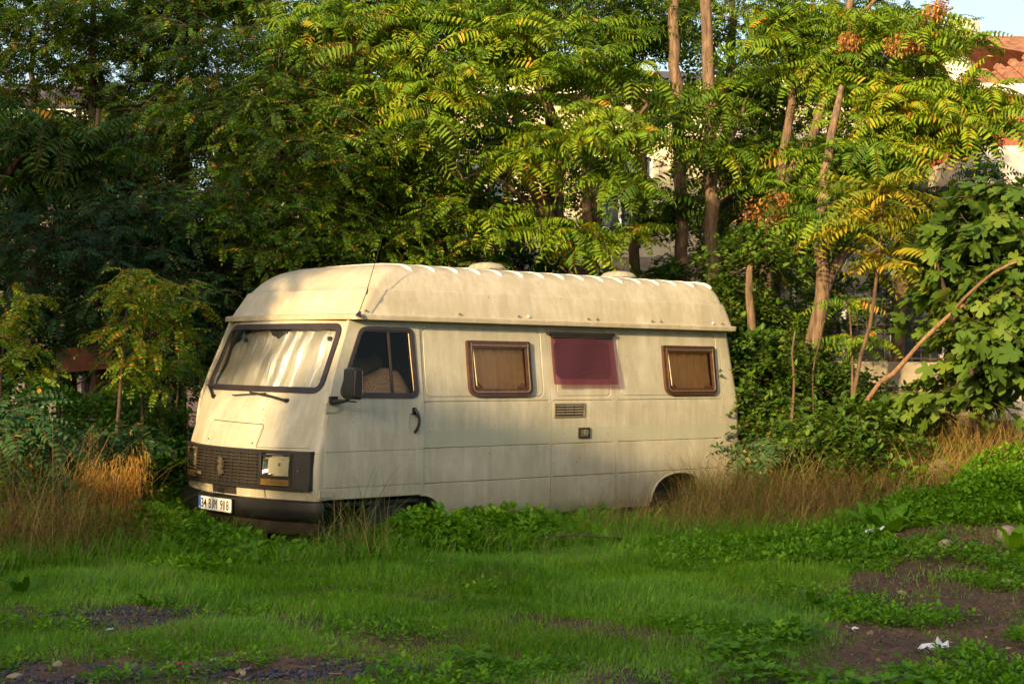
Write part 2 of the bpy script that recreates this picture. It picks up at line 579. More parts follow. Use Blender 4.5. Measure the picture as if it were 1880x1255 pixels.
def press(x0, x1, z0, z1, r, w=0.007):
    """rounded rectangular pressing: a thin channel round a panel"""
    p = rrect(x0, x1, z0, z1, r, 5)
    q = []
    for i in range(len(p)):
        a = p[i]; b2 = p[(i + 1) % len(p)]
        d = math.dist(a, b2); n = max(1, int(d / 0.12))
        for k in range(n):
            q.append((a[0] + (b2[0] - a[0]) * k / n, a[1] + (b2[1] - a[1]) * k / n))
    return tube([(x, ys(z) - w * 0.15, z) for x, z in q], w * 1.25, 6, closed=True)
cutters = []
# windscreen hole
cutters.append(prism(ws, 'x', -0.6, 0.62))
# side openings (near side): door glass, two caravan windows, the small window
dw = [(0.135, 1.345), (0.925, 1.335), (0.905, 1.885), (0.385, 1.885)]
cutters.append(prism(dw, 'y', -0.3, 0.25))
cutters.append(prism([(x, z) for x, z in dw], 'y', 1.72, 2.3))
W1 = (1.475, 2.190, 1.335, 1.808); W2 = (3.880, 4.605, 1.335, 1.802)
for a in (W1, W2):
    cutters.append(prism(rrect(a[0] + .03, a[1] - .03, a[2] + .03, a[3] - .03, 0.05), 'y', -0.3, 0.2))
cutters.append(prism(rrect(2.53, 3.14, 1.53, 1.80, 0.05), 'y', -0.3, 0.2))
# wheel arches and the low step under the doors
arch = [(-0.02, 0.1), (-0.02, 0.532), (0.96, 0.532), (1.03, 0.525), (1.10, 0.50), (1.165, 0.455), (1.215, 0.40), (1.245, 0.34), (1.25, 0.1)]
rear_arch = [(3.70, 0.1), (3.712, 0.34)] + [(4.09 - 0.375 * math.cos(math.pi * k / 14), 0.34 + 0.262 * math.sin(math.pi * k / 14) ** 0.8) for k in range(1, 14)] + [(4.466, 0.34), (4.48, 0.1)]
for pl in (arch, rear_arch):
    cutters.append(prism(pl, 'y', -0.2, 0.42))
    cutters.append(prism(pl, 'y', 1.55, 2.2))
cut(body, cutters)
g = []
for z in (1.292, 0.909, 0.620):
    g += [vgroove_h(1.0, 2.395, z), vgroove_h(2.445, 3.205, z), vgroove_h(3.255, 4.695, z)]
g += [vgroove_h(4.735, 4.90, 0.909), vgroove_h(4.735, 4.90, 0.620)]
g += [vgroove_h(1.30, 2.395, 0.392, 0.008, 0.004), vgroove_h(2.445, 3.205, 0.392, 0.008, 0.004), vgroove_h(3.255, 3.66, 0.392, 0.008, 0.004)]
g += [vgroove_v(2.42, 0.36, 1.955), vgroove_v(3.23, 0.36, 1.955), vgroove_v(4.715, 0.36, 1.955)]
cut(body, [join(g)])
g = [press(1.02, 2.335, 1.330, 1.905, 0.06), press(1.06, 2.295, 1.365, 1.875, 0.05, 0.005),
     press(2.50, 3.165, 1.330, 1.915, 0.05), press(3.29, 4.655, 1.330, 1.905, 0.06), press(3.33, 4.615, 1.365, 1.875, 0.05, 0.005)]
cut(body, [join(g[0:1] + g[2:4])])
me = setmat(body.data, PAINT); shade(me, 28)
me.name = 'body'
bpy.data.objects.remove(body)
body = link('body', me, van)

# recesses and dark liners of the arches, floor, underside
liner = []
for y0, y1 in ((0.06, 0.43), (1.54, 1.91)):
    liner.append(box(0.0, 1.25, y0, y1, 0.50, 0.655)) 
    liner.append(box(3.70, 4.48, y0, y1, 0.63, 0.658))
liner.append(box(0.0, 1.27, 0.40, 1.57, 0.22, 0.50))
liner.append(box(1.27, 4.9, 0.15, 1.82, 0.24, 0.302))
liner.append(box(3.68, 4.50, 0.40, 1.57, 0.24, 0.60))
link('underside', mesh_from('underside', *join(liner), UNDER), van)
link('step_sill', mesh_from('step_sill', *join([box(0.05, 0.42, 0.12, 0.30, 0.26, 0.30), box(0.0, 0.98, 0.06, 0.075, 0.47, 0.53)]), DUSTP), van)
# arch lips
for pl in (arch[2:-1], rear_arch[1:-1]):
    link('arch_lip', mesh_from('arch_lip', *tube([(x, ys(z) + 0.002, z) for x, z in pl], 0.011, 8), PAINT, 50), van)
    link('arch_lip', mesh_from('arch_lip', *tube([(x, 2 * YC - ys(z) - 0.002, z) for x, z in pl], 0.011, 8), PAINT, 50), van)

# interior: floor, dark walls
link('cab_lining', mesh_from('cab_lining', *join([box(0.05, 4.85, 0.10, 1.87, 0.665, 0.70), box(1.42, 1.44, 0.08, 1.89, 0.70, 1.90)]), DARK), van)
link('dashboard', mesh_from('dashboard', *prism(round_poly([(0.16, 0.80), (0.46, 0.80), (0.44, 1.27), (0.17, 1.30)], 0.03, 3), 'y', 0.12, 1.85), DARK, 30), van)
def seat(y0, y1):
    a = prism(round_poly([(0.70, 0.75), (1.16, 0.75), (1.16, 1.05), (0.66, 1.08)], 0.05, 4), 'y', y0, y1)
    b2 = prism(round_poly([(1.04, 1.02), (1.20, 1.02), (1.34, 1.66), (1.22, 1.68)], 0.05, 4), 'y', y0, y1)
    return join([a, b2])
SEAT = simple('seat_cloth', (0.10, 0.06, 0.035), 0.9, noise=0.4, bump=0.5)
for y0, y1 in ((0.25, 0.78), (1.15, 1.72)):
    link('seat', mesh_from('seat', *seat(y0, y1), SEAT, 40), van)
# curtain strip behind the cab (seen brown-green through the door glass)
CLOTH_D = simple('olive_cloth', (0.10, 0.085, 0.030), 0.95, noise=0.6, nscale=5)

def face_dir(vf, d):
    v, f = vf
    p = [Vector(v[i]) for i in f[len(f) // 2][:3]]
    if (p[1] - p[0]).cross(p[2] - p[0]).dot(Vector(d)) < 0: f = [tuple(q[::-1]) for q in f]
    return v, f
# --- front door (near and far)
dor = [(-0.028, 0.537), (0.985, 0.537), (0.985, 1.955), (0.285, 1.955), (0.235, 1.82), (0.112, 1.51), (0.05, 1.32), (0.02, 1.15), (-0.005, 0.90), (-0.025, 0.65)]
dow = round_poly([(0.150, 1.345), (0.925, 1.335), (0.905, 1.890), (0.392, 1.890)], [0.07, 0.07, 0.06, 0.06], 6)
def door_mesh(sgn):
    pr = prism(dor, 'y', -0.009, 0.030)
    cs = [prism(offset_poly(dow, 0.012), 'y', -0.2, 0.2)]
    gr = [prism([(-0.02, z + 0.010), (-0.02, z - 0.010), (-0.009 + 0.007, z)], 'x', x0, 0.972) for z, x0 in ((0.905, 0.02), (0.625, 0.0))]
    # recess of the handle
    rec = prism(rrect(0.835, 0.925, 1.055, 1.205, 0.03, 5), 'y', -0.1, 0.012)
    me = cut_mesh(pr, cs); o = bpy.data.objects.new('t', me); COL.objects.link(o)
    cut(o, gr + [rec])
    me = o.data; bpy.data.objects.remove(o)
    b = bmesh.new(); b.from_mesh(me)
    for z in (0.60, 0.8, 1.0, 1.25, 1.32, 1.45, 1.6, 1.78):
        bmesh.ops.bisect_plane(b, geom=b.verts[:] + b.edges[:] + b.faces[:], plane_co=(0, 0, z), plane_no=(0, 0, 1))
    for x in (0.0, 0.025, 0.06):
        bmesh.ops.bisect_plane(b, geom=b.verts[:] + b.edges[:] + b.faces[:], plane_co=(x, 0, 0), plane_no=(1, 0, 0))
    for v in b.verts:
        v.co.y += ys(v.co.z)
        # the rim of the door turns in with the body's front corner
        k = max(0.0, (0.03 - v.co.x)) if v.co.z < 1.3 else 0
        v.co.y += k * 0.35
        if sgn < 0: v.co.y = 2 * YC - v.co.y
    bmesh.ops.recalc_face_normals(b, faces=b.faces[:])
    b.to_mesh(me); b.free()
    setmat(me, PAINT); shade(me, 28); me.name = 'door'
    return me
door = link('door', door_mesh(1), van, 'near cab door with black handle and mirror')
door_far = link('door', door_mesh(-1), van)
def band(outer, inner, ya, yb, mapy=ys, mir=False):
    """flat ring between two outlines on the side, extruded ya..yb"""
    n = len(outer)
    V = []
    for y in (ya, yb):
        for P in (outer, inner):
            V += [(x, y + mapy(z), z) for x, z in P]
    F = []
    for i in range(n):
        j = (i + 1) % n
        F += [(i, j, n + j, n + i), (2 * n + i, 3 * n + i, 3 * n + j, 2 * n + j), (i, 2 * n + i, 2 * n + j, j), (n + i, n + j, 3 * n + j, 3 * n + i)]
    if mir: V = [(x, 2 * YC - y, z) for x, y, z in V]
    return V, F
def densify(P, d=0.06):
    q = []
    for i in range(len(P)):
        a = P[i]; b2 = P[(i + 1) % len(P)]
        n = max(1, int(math.dist(a, b2) / d))
        for k in range(n): q.append((a[0] + (b2[0] - a[0]) * k / n, a[1] + (b2[1] - a[1]) * k / n))
    return q
def sheet(P, y, mapy=ys, mir=False, step=0.08):
    """filled outline on the side at depth y (single sheet of strips)"""
    zs = [p[1] for p in P]; z0, z1 = min(zs), max(zs)
    n = 14; V = []; F = []
    for k in range(n + 1):
        z = z0 + (z1 - z0) * (0.002 + 0.996 * k / n)
        xs = []
        for i in range(len(P)):
            a = P[i]; b2 = P[(i + 1) % len(P)]
            if (a[1] - z) * (b2[1] - z) <= 0 and a[1] != b2[1]:
                xs.append(a[0] + (b2[0] - a[0]) * (z - a[1]) / (b2[1] - a[1]))
        x0, x1 = min(xs), max(xs)
        for m in range(2):
            V.append((x0 if m == 0 else x1, y + mapy(z), z))
    for k in range(n): F.append((2 * k, 2 * k + 1, 2 * k + 3, 2 * k + 2))
    if mir: V = [(x, 2 * YC - y2, z) for x, y2, z in V]
    return V, F
dd = densify(dow)
for mir, dob in ((False, door), (True, door_far)):
    seal = join([band(offset_poly(dd, -0.012), offset_poly(dd, 0.016), -0.020, 0.0, mir=mir), band(offset_poly(dd, 0.010), offset_poly(dd, 0.030), -0.010, 0.018, mir=mir)])
    sm = mesh_from('window_seal', *seal, RUBBER); fix_normals(sm); shade(sm, 60)
    link('window_seal', sm, dob)
    gl = sheet(offset_poly(dd, 0.015), 0.006, mir=mir)
    link('window_glass', mesh_from('window_glass', *face_dir(gl, (0, 1 if mir else -1, 0)), CAB_GLASS), dob)
bar = [(x, ys(z) + dy, z) for z in (1.35, 1.6, 1.885) for x, dy in ((0.672 - (z - 1.35) * 0.03, -0.008), (0.690 - (z - 1.35) * 0.03, -0.008), (0.690 - (z - 1.35) * 0.03, 0.012), (0.672 - (z - 1.35) * 0.03, 0.012))]
link('window_bar', mesh_from('window_bar', bar, [(4 * i + k, 4 * i + (k + 1) % 4, 4 * i + 4 + (k + 1) % 4, 4 * i + 4 + k) for i in range(2) for k in range(4)], RUBBER), door)
# thin bright run channel down the rear edge of the door glass
link('window_channel', mesh_from('window_channel', *tube([(0.895, ys(1.37) - 0.004, 1.37), (0.885, ys(1.6) - 0.004, 1.6), (0.872, ys(1.865) - 0.004, 1.865)], 0.006, 6), BRASS), door)
# handle
hp = []
for k in range(9):
    t = k / 8
    hp.append((0.885 + 0.022 * math.sin(math.pi * t) , -0.018 - 0.030 * math.sin(math.pi * t) ** 0.6, 1.235 - 0.19 * t))
link('handle', mesh_from('handle', *join([tube(hp, [0.013] * 9, 8), prism(rrect(0.862, 0.898, 1.19, 1.25, 0.012), 'y', -0.022, -0.006)]), BLACKP, 40), door)
link('handle_dish', mesh_from('handle_dish', *band(densify(rrect(0.822, 0.932, 1.045, 1.215, 0.04, 6), 0.05), densify(rrect(0.832, 0.922, 1.055, 1.205, 0.034, 6), 0.05), -0.012, -0.004), PAINT), door)
hinge = join([prism(round_poly([(0.02, 1.222), (0.10, 1.216), (0.135, 1.245), (0.13, 1.285), (0.02, 1.29)], 0.012, 3), 'y', -0.022, -0.010), tube([(0.012, -0.010, 1.215), (0.012, -0.010, 1.295)], 0.014, 8)])
link('hinge', mesh_from('hinge', *hinge, PAINT, 40), door)
hinge = join([prism(rrect(-0.02, 0.085, 0.553, 0.605, 0.015), 'y', -0.018, -0.010), tube([(-0.032, -0.002, 0.548), (-0.032, -0.002, 0.612)], 0.010, 8)])
link('hinge', mesh_from('hinge', *hinge, PAINT, 40), door)
# mirror
mir = cut_mesh(prism(round_poly([(0.062, 1.335), (0.150, 1.320), (0.157, 1.575), (0.075, 1.565)], 0.025, 5), 'y', -0.30, -0.14), [])
b = bmesh.new(); b.from_mesh(mir)
bmesh.ops.bevel(b, geom=[e for e in b.edges if e.calc_face_angle(0) > 0.8], offset=0.015, segments=3, affect='EDGES')
b.to_mesh(mir); b.free(); setmat(mir, BLACKP); shade(mir, 40)
mo = link('mirror', mir, van)
link('mirror_arm', mesh_from('mirror_arm', *join([tube([(0.06, -0.012, 1.305), (0.07, -0.05, 1.30), (0.10, -0.14, 1.312), (0.11, -0.20, 1.34)], [0.026, 0.022, 0.014, 0.013], 8), box(0.035, 0.10, -0.045, -0.010, 1.28, 1.345), tube([(0.10, -0.15, 1.312), (0.27, -0.05, 1.300)], 0.007, 6)]), BLACKP, 40), mo)
link('mirror_glass', mesh_from('mirror_glass', *prism(rrect(-0.285, -0.155, 1.345, 1.555, 0.02), 'x', 0.155, 0.160), CHROME), mo)

# --- windscreen: rubber, glass, inside
def on_front(P, off):
    return [(fx(y, z, off), y, z) for y, z in P]
wsd = densify(ws, 0.05)
ws_out = offset_poly(wsd, -0.014); ws_in = offset_poly(wsd, 0.032)
def front_band(o_, i_, a, b2):
    n = len(o_); V = []
    for off in (a, b2):
        for P in (o_, i_): V += on_front(P, off)
    F = []
    for i in range(n):
        j = (i + 1) % n
        F += [(i, j, n + j, n + i), (2 * n + i, 3 * n + i, 3 * n + j, 2 * n + j), (i, 2 * n + i, 2 * n + j, j), (n + i, n + j, 3 * n + j, 3 * n + i)]
    return V, F
sm = mesh_from('windscreen_rubber', *front_band(ws_out, ws_in, 0.014, -0.012), RUBBER); fix_normals(sm); shade(sm, 50)
wr = link('windscreen_rubber', sm, van)
def front_sheet(P, off, ny=26, nz=12, fun=None):
    zs = [p[1] for p in P]; z0, z1 = min(zs), max(zs)
    V = []; F = []
    for k in range(nz + 1):
        z = z0 + (z1 - z0) * (0.001 + 0.998 * k / nz)
        xs = []
        for i in range(len(P)):
            a = P[i]; b2 = P[(i + 1) % len(P)]
            if (a[1] - z) * (b2[1] - z) <= 0 and a[1] != b2[1]:
                xs.append(a[0] + (b2[0] - a[0]) * (z - a[1]) / (b2[1] - a[1]))
        y0, y1 = min(xs), max(xs)
        for m in range(ny + 1):
            y = y0 + (y1 - y0) * m / ny
            V.append((fx(y, z, off) + (fun(y, z) if fun else 0), y, z))
    for k in range(nz):
        for m in range(ny):
            a = k * (ny + 1) + m
            F.append((a, a + 1, a + ny + 2, a + ny + 1))
    return V, F
link('windscreen', mesh_from('windscreen', *face_dir(front_sheet(offset_poly(wsd, 0.02), -0.004), (-1, 0, 0.5)), GLASS, 60), van)
# silver folding sunshade: a thing of its own leaning on the inside of the glass
m, t, b_, o_ = new_mat('sunshade_foil')
b_.inputs['Base Color'].default_value = (0.74, 0.72, 0.66, 1); b_.inputs['Metallic'].default_value = 0.85; b_.inputs['Roughness'].default_value = 0.42
tc = t.nodes.new('ShaderNodeTexCoord')
v1 = t.nodes.new('ShaderNodeTexVoronoi'); v1.inputs['Scale'].default_value = 75
n1 = t.nodes.new('ShaderNodeTexNoise'); n1.inputs['Scale'].default_value = 7; n1.inputs['Detail'].default_value = 3
mp = t.nodes.new('ShaderNodeMapping'); mp.inputs['Scale'].default_value = (1, 3.2, 0.5); mp.inputs['Rotation'].default_value = (0.12, 0, 0)
t.links.new(tc.outputs['Object'], mp.inputs[0]); t.links.new(mp.outputs[0], n1.inputs['Vector']); t.links.new(tc.outputs['Object'], v1.inputs['Vector'])
bp1 = t.nodes.new('ShaderNodeBump'); bp1.inputs['Strength'].default_value = 0.6; bp1.inputs['Distance'].default_value = 0.02
bp2 = t.nodes.new('ShaderNodeBump'); bp2.inputs['Strength'].default_value = 0.35; bp2.inputs['Distance'].default_value = 0.004
t.links.new(n1.outputs['Fac'], bp1.inputs['Height']); t.links.new(v1.outputs['Distance'], bp2.inputs['Height'])
t.links.new(bp1.outputs[0], bp2.inputs['Normal']); t.links.new(bp2.outputs[0], b_.inputs['Normal'])
FOIL = m
ny, nz = 90, 20
V = []; F = []
for k in range(nz + 1):
    for i in range(ny + 1):
        y = 0.13 + 1.69 * i / ny
        top = float(np.interp(y, [0.1, 0.86, 0.94, 1.02, 1.12, 1.22, 1.60, 1.74, 1.83], [1.885, 1.89, 1.83, 1.795, 1.83, 1.88, 1.84, 1.76, 1.70]))
        z = 1.375 + (top - 1.375) * k / nz
        yq = y + 0.05 * math.sin(y * 7.0 + 1) + 0.02 * math.sin(z * 6 + y * 3)
        fold = 0.017 * (abs(((yq * 4.3) % 1.0) - 0.5) * 2 - 0.5) + 0.007 * math.sin(yq * 31 + z * 3) + 0.010 * math.sin(y * 3.1 + z * 9) + 0.006 * math.sin(z * 23 + y * 5)
        V.append((fx(y, z, -0.05) + 0.012 + fold, y, z))
for k in range(nz):
    for i in range(ny):
        a = k * (ny + 1) + i
        F.append((a, a + 1, a + ny + 2, a + ny + 1))
sh = link('sunshade', mesh_from('sunshade', V, F, FOIL, 60))
tag(sh, 'crinkled silver foil sunshade folded up behind the windscreen', 'sunshade')
for yy, zz in ((0.30, 1.80), (1.52, 1.79)):
    v_, f_ = tube([(fx(yy, zz, -0.028), yy, zz), (fx(yy, zz, -0.05), yy, zz)], 0.018, 12)
    link('suction_cup', mesh_from('suction_cup', v_, f_, BLACKP), sh)
# headlining strip above the shade on the far side
TAN = simple('tan_headlining', (0.45, 0.30, 0.12), 0.8, noise=0.2)
link('headlining_strip', mesh_from('headlining_strip', *prism(rrect(1.15, 1.80, 1.70, 1.89, 0.03), 'x', 0.44, 0.46), TAN), van)
# mirror housing inside
link('inside_mirror', mesh_from('inside_mirror', *prism(rrect(0.90, 1.14, 1.80, 1.875, 0.02), 'x', 0.245, 0.262), BLACKP), van)

# wipers
def wiper(pts, blade):
    parts = [tube(pts, [0.013, 0.011, 0.008, 0.006][:len(pts)], 6)]
    parts.append(tube([pts[0], (pts[0][0] + 0.03, pts[0][1], pts[0][2] - 0.002)], 0.018, 8))
    parts.append(tube(blade, 0.006, 5))
    return join(parts)
def fp(y, z, off): return (fx(y, z, off), y, z)
w_a = wiper([fp(0.45, 1.300, 0.022), fp(0.66, 1.330, 0.028), fp(0.98, 1.355, 0.030)], [fp(0.74, 1.352, 0.034), fp(1.22, 1.325, 0.034)])
w_b = wiper([fp(1.60, 1.305, 0.022), fp(1.66, 1.34, 0.03), fp(1.76, 1.385, 0.030)], [fp(1.68, 1.39, 0.026), fp(1.84, 1.40, 0.026)])
link('wiper', mesh_from('wiper', *w_a, BLACKP, 40), van); link('wiper', mesh_from('wiper', *w_b, BLACKP, 40), van)

# --- bonnet hatch seam and front creases as fine raised / dark lines
SEAM = simple('panel_gap', (0.03, 0.025, 0.02), 0.8)
def seam(pts, r=0.0035, mat=SEAM, name='panel_gap', par=None):
    P = []
    for i in range(len(pts) - 1):
        a, b2 = pts[i], pts[i + 1]
        n = max(2, int(math.dist(a, b2) / 0.04))
        for k in range(n): P.append((a[0] + (b2[0] - a[0]) * k / n, a[1] + (b2[1] - a[1]) * k / n))
    P.append(pts[-1])
    return link(name, mesh_from(name, *tube([fp(y, z, -0.0005) for y, z in P], r, 5), mat), par or van)
hatch = round_poly([(0.62, 0.925), (0.60, 1.095), (1.37, 1.105), (1.37, 0.925)], [0, 0.03, 0.04, 0], 5)
# slightly proud hatch panel
def front_patch(P, off, thick, ny=16, nz=8):
    a = front_sheet(P, off, ny, nz)
    V = a[0]; n = len(V); W = ny + 1
    V2 = [(x + thick, y, z) for x, y, z in V]
    F = list(a[1]) + [tuple(i + n for i in f[::-1]) for f in a[1]]
    rim = [i for i in range(W)] + [k * W + ny for k in range(1, nz + 1)] + [nz * W + i for i in range(ny - 1, -1, -1)] + [k * W for k in range(nz - 1, 0, -1)]
    for i in range(len(rim)):
        j = (i + 1) % len(rim)
        F.append((rim[i], rim[j], rim[j] + n, rim[i] + n))
    return V + V2, F
pm = mesh_from('bonnet_hatch', *front_patch([(0.61, 0.93), (0.595, 1.098), (1.375, 1.108), (1.375, 0.93)], 0.004, 0.02), PAINT); fix_normals(pm); shade(pm, 30)
link('bonnet_hatch', pm, van)
seam([(0.603, 0.925), (0.588, 1.080), (0.600, 1.104), (0.640, 1.106), (1.350, 1.116), (1.378, 1.10), (1.382, 0.93)])
seam([(0.09, 0.935), (0.35, 0.930), (0.60, 0.925)], 0.0025)
for yy, zz in ((0.655, 0.955), (1.34, 0.96)):
    link('catch', mesh_from('catch', *tube([fp(yy, zz, 0.004), fp(yy, zz, 0.008)], 0.008, 8), BLACKP), van)
# gap between front wing and door is the door's own front edge; thin seam across the wing under the lamp
seam([(0.055, 0.895), (0.012, 0.893)], 0.002)

# --- grille with lamps
def strip(y0, y1, z0, z1, o0, o1, mat, name, par, n=14, deg=40):
    V = []
    for k in range(n + 1):
        y = y0 + (y1 - y0) * k / n
        for z, o in ((z0, o0), (z0, o1), (z1, o1), (z1, o0)):
            V.append((fx(y, z, 0) - o, y, z))
    F = [(0, 1, 2, 3), tuple(4 * n + k for k in (3, 2, 1, 0))]
    for i in range(n):
        for k in range(4):
            l = (k + 1) % 4
            F.append((4 * i + k, 4 * i + 4 + k, 4 * i + 4 + l, 4 * i + l))
    me = mesh_from(name, V, F, mat); fix_normals(me)
    if par is None: return V, F
    return link(name, me, par)
ZG0, ZG1 = 0.605, 0.912
gr = []
def S(*a): return strip(*a, None, 'x', None)
GY0, GY1 = 0.035, 2 * YC - 0.035
parts = [S(GY0, GY1, ZG1 - 0.022, ZG1, -0.02, 0.045), S(GY0, GY1, ZG0, ZG0 + 0.022, -0.02, 0.045),
         S(GY0, GY0 + 0.155, ZG0 + 0.02, ZG1 - 0.02, -0.02, 0.038), S(GY1 - 0.155, GY1, ZG0 + 0.02, ZG1 - 0.02, -0.02, 0.038),
         S(0.49, 0.512, ZG0 + 0.02, ZG1 - 0.02, -0.01, 0.044), S(GY1 - 0.477, GY1 - 0.455, ZG0 + 0.02, ZG1 - 0.02, -0.01, 0.044)]
gm = mesh_from('grille', *join(parts), BLACKP); fix_normals(gm)
grille = link('grille', gm, van)
link('grille_back', mesh_from('grille_back', *S(0.49, 1.48, ZG0 + 0.01, ZG1 - 0.01, -0.01, 0.013), UNDER), grille)
sl = []
for k in range(10):
    z = ZG0 + 0.036 + k * 0.0262
    if k not in (3, 4, 5, 6) or True:
        sl.append(strip(0.505, 1.465, z, z + 0.010, 0.012, 0.036, None, 'x', None))
for yv in (0.56, 0.66, 0.76, 0.86, 0.93, 1.04, 1.12, 1.22, 1.32, 1.40):
    sl.append(strip(yv, yv + 0.008, ZG0 + 0.02, ZG1 - 0.02, 0.012, 0.026, None, 'x', None, 1))
sm = mesh_from('slats', *join(sl), DUSTP); fix_normals(sm)
link('slats', sm, grille)
for a, b2 in ((0.512, 0.545),):
    pass
# small badge plate, lower far side of the grille
sm = mesh_from('badge', *join([S(1.36 + k * 0.022, 1.375 + k * 0.022, 0.665, 0.690, 0.036, 0.042) for k in range(4)]), BRASS); link('badge', sm, grille)
# rearing lion emblem, cut as a plate
lion = [(-0.012, -0.075), (0.004, -0.075), (0.008, -0.045), (0.020, -0.060), (0.036, -0.058), (0.022, -0.030), (0.020, -0.005), (0.036, -0.012), (0.040, 0.000),
        (0.022, 0.014), (0.018, 0.028), (0.036, 0.030), (0.040, 0.042), (0.020, 0.046), (0.018, 0.062), (0.008, 0.078), (-0.010, 0.080), (-0.022, 0.066),
        (-0.018, 0.050), (-0.034, 0.044), (-0.036, 0.032), (-0.018, 0.030), (-0.014, 0.010), (-0.030, 0.004), (-0.034, -0.010), (-0.030, -0.034), (-0.018, -0.040), (-0.022, -0.060)]
lv = [(YC - a * 1.1, 0.758 + b2) for a, b2 in lion]
n = len(lv)
V = [(-0.338, y, z) for y, z in lv] + [(-0.322, y, z) for y, z in lv]
lm = mesh_from('lion_emblem', V, [tuple(range(n)), tuple(range(2 * n - 1, n - 1, -1))] + [(i, i + n, (i + 1) % n + n, (i + 1) % n) for i in range(n)], simple('tarnished_chrome', (0.30, 0.26, 0.20), 0.35, 0.8, noise=0.4)); fix_normals(lm)
link('lion_emblem', lm, grille)
# headlamps
LAMP_GLASS = glass_mat('lamp_glass', (0.95, 0.96, 0.94), 1.5, 0.08)
AMB = simple('amber_lens', (0.15, 0.09, 0.03), 0.25, noise=0.4, nscale=25)
REFL = simple('reflector', (0.88, 0.88, 0.86), 0.10, 1.0)
for sg in (1, -1):
    def Y(y): return y if sg > 0 else 2 * YC - y
    yo = np.linspace(0.205, 0.478, 9)
    # reflector bowl
    V = []; F = []
    for i in range(9):
        for k in range(7):
            y = yo[i]; z = 0.708 + 0.165 * k / 6
            depth = 0.065 * (1 - ((i - 4) / 4) ** 4) * (1 - ((k - 3) / 3) ** 4)
            V.append((fx(Y(y), z, 0) - 0.030 + depth, Y(y), z))
    for i in range(8):
        for k in range(6):
            a = i * 7 + k
            F.append((a, a + 1, a + 8, a + 7))
    hl = link('headlight', mesh_from('headlight', V, F, REFL, 60), van)
    V = []; F = []
    for i in range(9):
        for k in range(5):
            y = yo[i] + (0.012 if i == 8 and k == 4 else 0); z = 0.708 + 0.165 * k / 4
            V.append((fx(Y(y), z, 0) - 0.043 , Y(y), z))
    for i in range(8):
        for k in range(4):
            a = i * 5 + k
            F.append((a, a + 1, a + 6, a + 5))
    link('lens', mesh_from('lens', *face_dir((V, F), (-1, 0, 0)), LAMP_GLASS, 60), hl)
    pl = [(0.205, 0.708), (0.480, 0.708), (0.490, 0.873), (0.205, 0.873)]
    pts = [(fx(Y(y), z, 0) - 0.044, Y(y), z) for y, z in densify(pl, 0.05)]
    link('bezel', mesh_from('bezel', *tube(pts, 0.006, 6, closed=True), DUSTP if sg > 0 else RUST), hl)
    link('bulb', mesh_from('bulb', *tube([(fx(Y(0.33), 0.80, 0) + 0.02, Y(0.33), 0.80), (fx(Y(0.33), 0.80, 0) - 0.015, Y(0.33), 0.80)], 0.014, 10), CHROME, 50), hl)
    a, b2 = sorted((Y(0.205), Y(0.478)))
    v_, f_ = strip(a, b2, 0.636, 0.688, -0.01, 0.048, None, 'x', None, 8)
    mm = mesh_from('indicator', v_, f_, AMB); fix_normals(mm)
    link('indicator', mm, van)
    a, b2 = sorted((Y(0.478), Y(0.492)))
    # black bars round the lamp
    v_, f_ = join([strip(*sorted((Y(0.20), Y(0.49))), 0.692, 0.708, -0.01, 0.044, None, 'x', None, 6), strip(*sorted((Y(0.19), Y(0.205))), 0.62, 0.89, -0.01, 0.044, None, 'x', None, 2)])
    mm = mesh_from('lamp_surround', v_, f_, BLACKP); fix_normals(mm); link('lamp_surround', mm, grille)
    link('washer_screw', mesh_from('washer_screw', *tube([(fx(Y(0.13), 0.76, 0) - 0.038, Y(0.13), 0.76), (fx(Y(0.13), 0.76, 0) - 0.043, Y(0.13), 0.76)], 0.011, 10), BRASS), grille)

# --- bumper: deep black section following the front, wrapping the corners
def bumper_ring(z, off):
    p = side_half(0.6, off)[:32]
    xs = [q for q in p if q[0] < 0.10]
    return [(x, YC - y) for x, y in reversed(xs)] + [(x, YC + y) for x, y in xs[1:]]
def sweep(prof, mat, name, zref=None):
    rings = [bumper_ring(z, o) for z, o in prof]
    n = min(len(r) for r in rings)
    # resample each ring by parameter
    R = []
    for r in rings:
        P = np.array(r); s = np.concatenate([[0], np.cumsum(np.linalg.norm(np.diff(P, axis=0), axis=1))]); s /= s[-1]
        tt = np.linspace(0, 1, 61)
        R.append(np.stack([np.interp(tt, s, P[:, 0]), np.interp(tt, s, P[:, 1])], 1))
    V = []; F = []
    m = len(prof)
    for j in range(61):
        for i in range(m): V.append((R[i][j][0], R[i][j][1], prof[i][0]))
    for j in range(60):
        for i in range(m):
            l = (i + 1) % m
            F.append((j * m + i, j * m + l, (j + 1) * m + l, (j + 1) * m + i))
    F.append(tuple(range(m))); F.append(tuple(60 * m + i for i in range(m))[::-1])
    me = mesh_from(name, V, F, mat); fix_normals(me); shade(me, 40)
    return link(name, me, van)
bump = sweep([(0.525, -0.02), (0.530, 0.035), (0.515, 0.060), (0.46, 0.068), (0.40, 0.066), (0.375, 0.050), (0.36, 0.02), (0.36, -0.02)], simple('bumper_plastic', (0.012, 0.011, 0.011), 0.38, noise=0.7, nscale=7, bump=0.15), 'bumper')
sweep([(0.37, -0.06), (0.37, 0.0), (0.30, -0.01), (0.25, -0.05), (0.25, -0.12)], simple('rusty_valance', (0.045, 0.028, 0.02), 0.7, noise=0.6, nscale=8), 'valance')
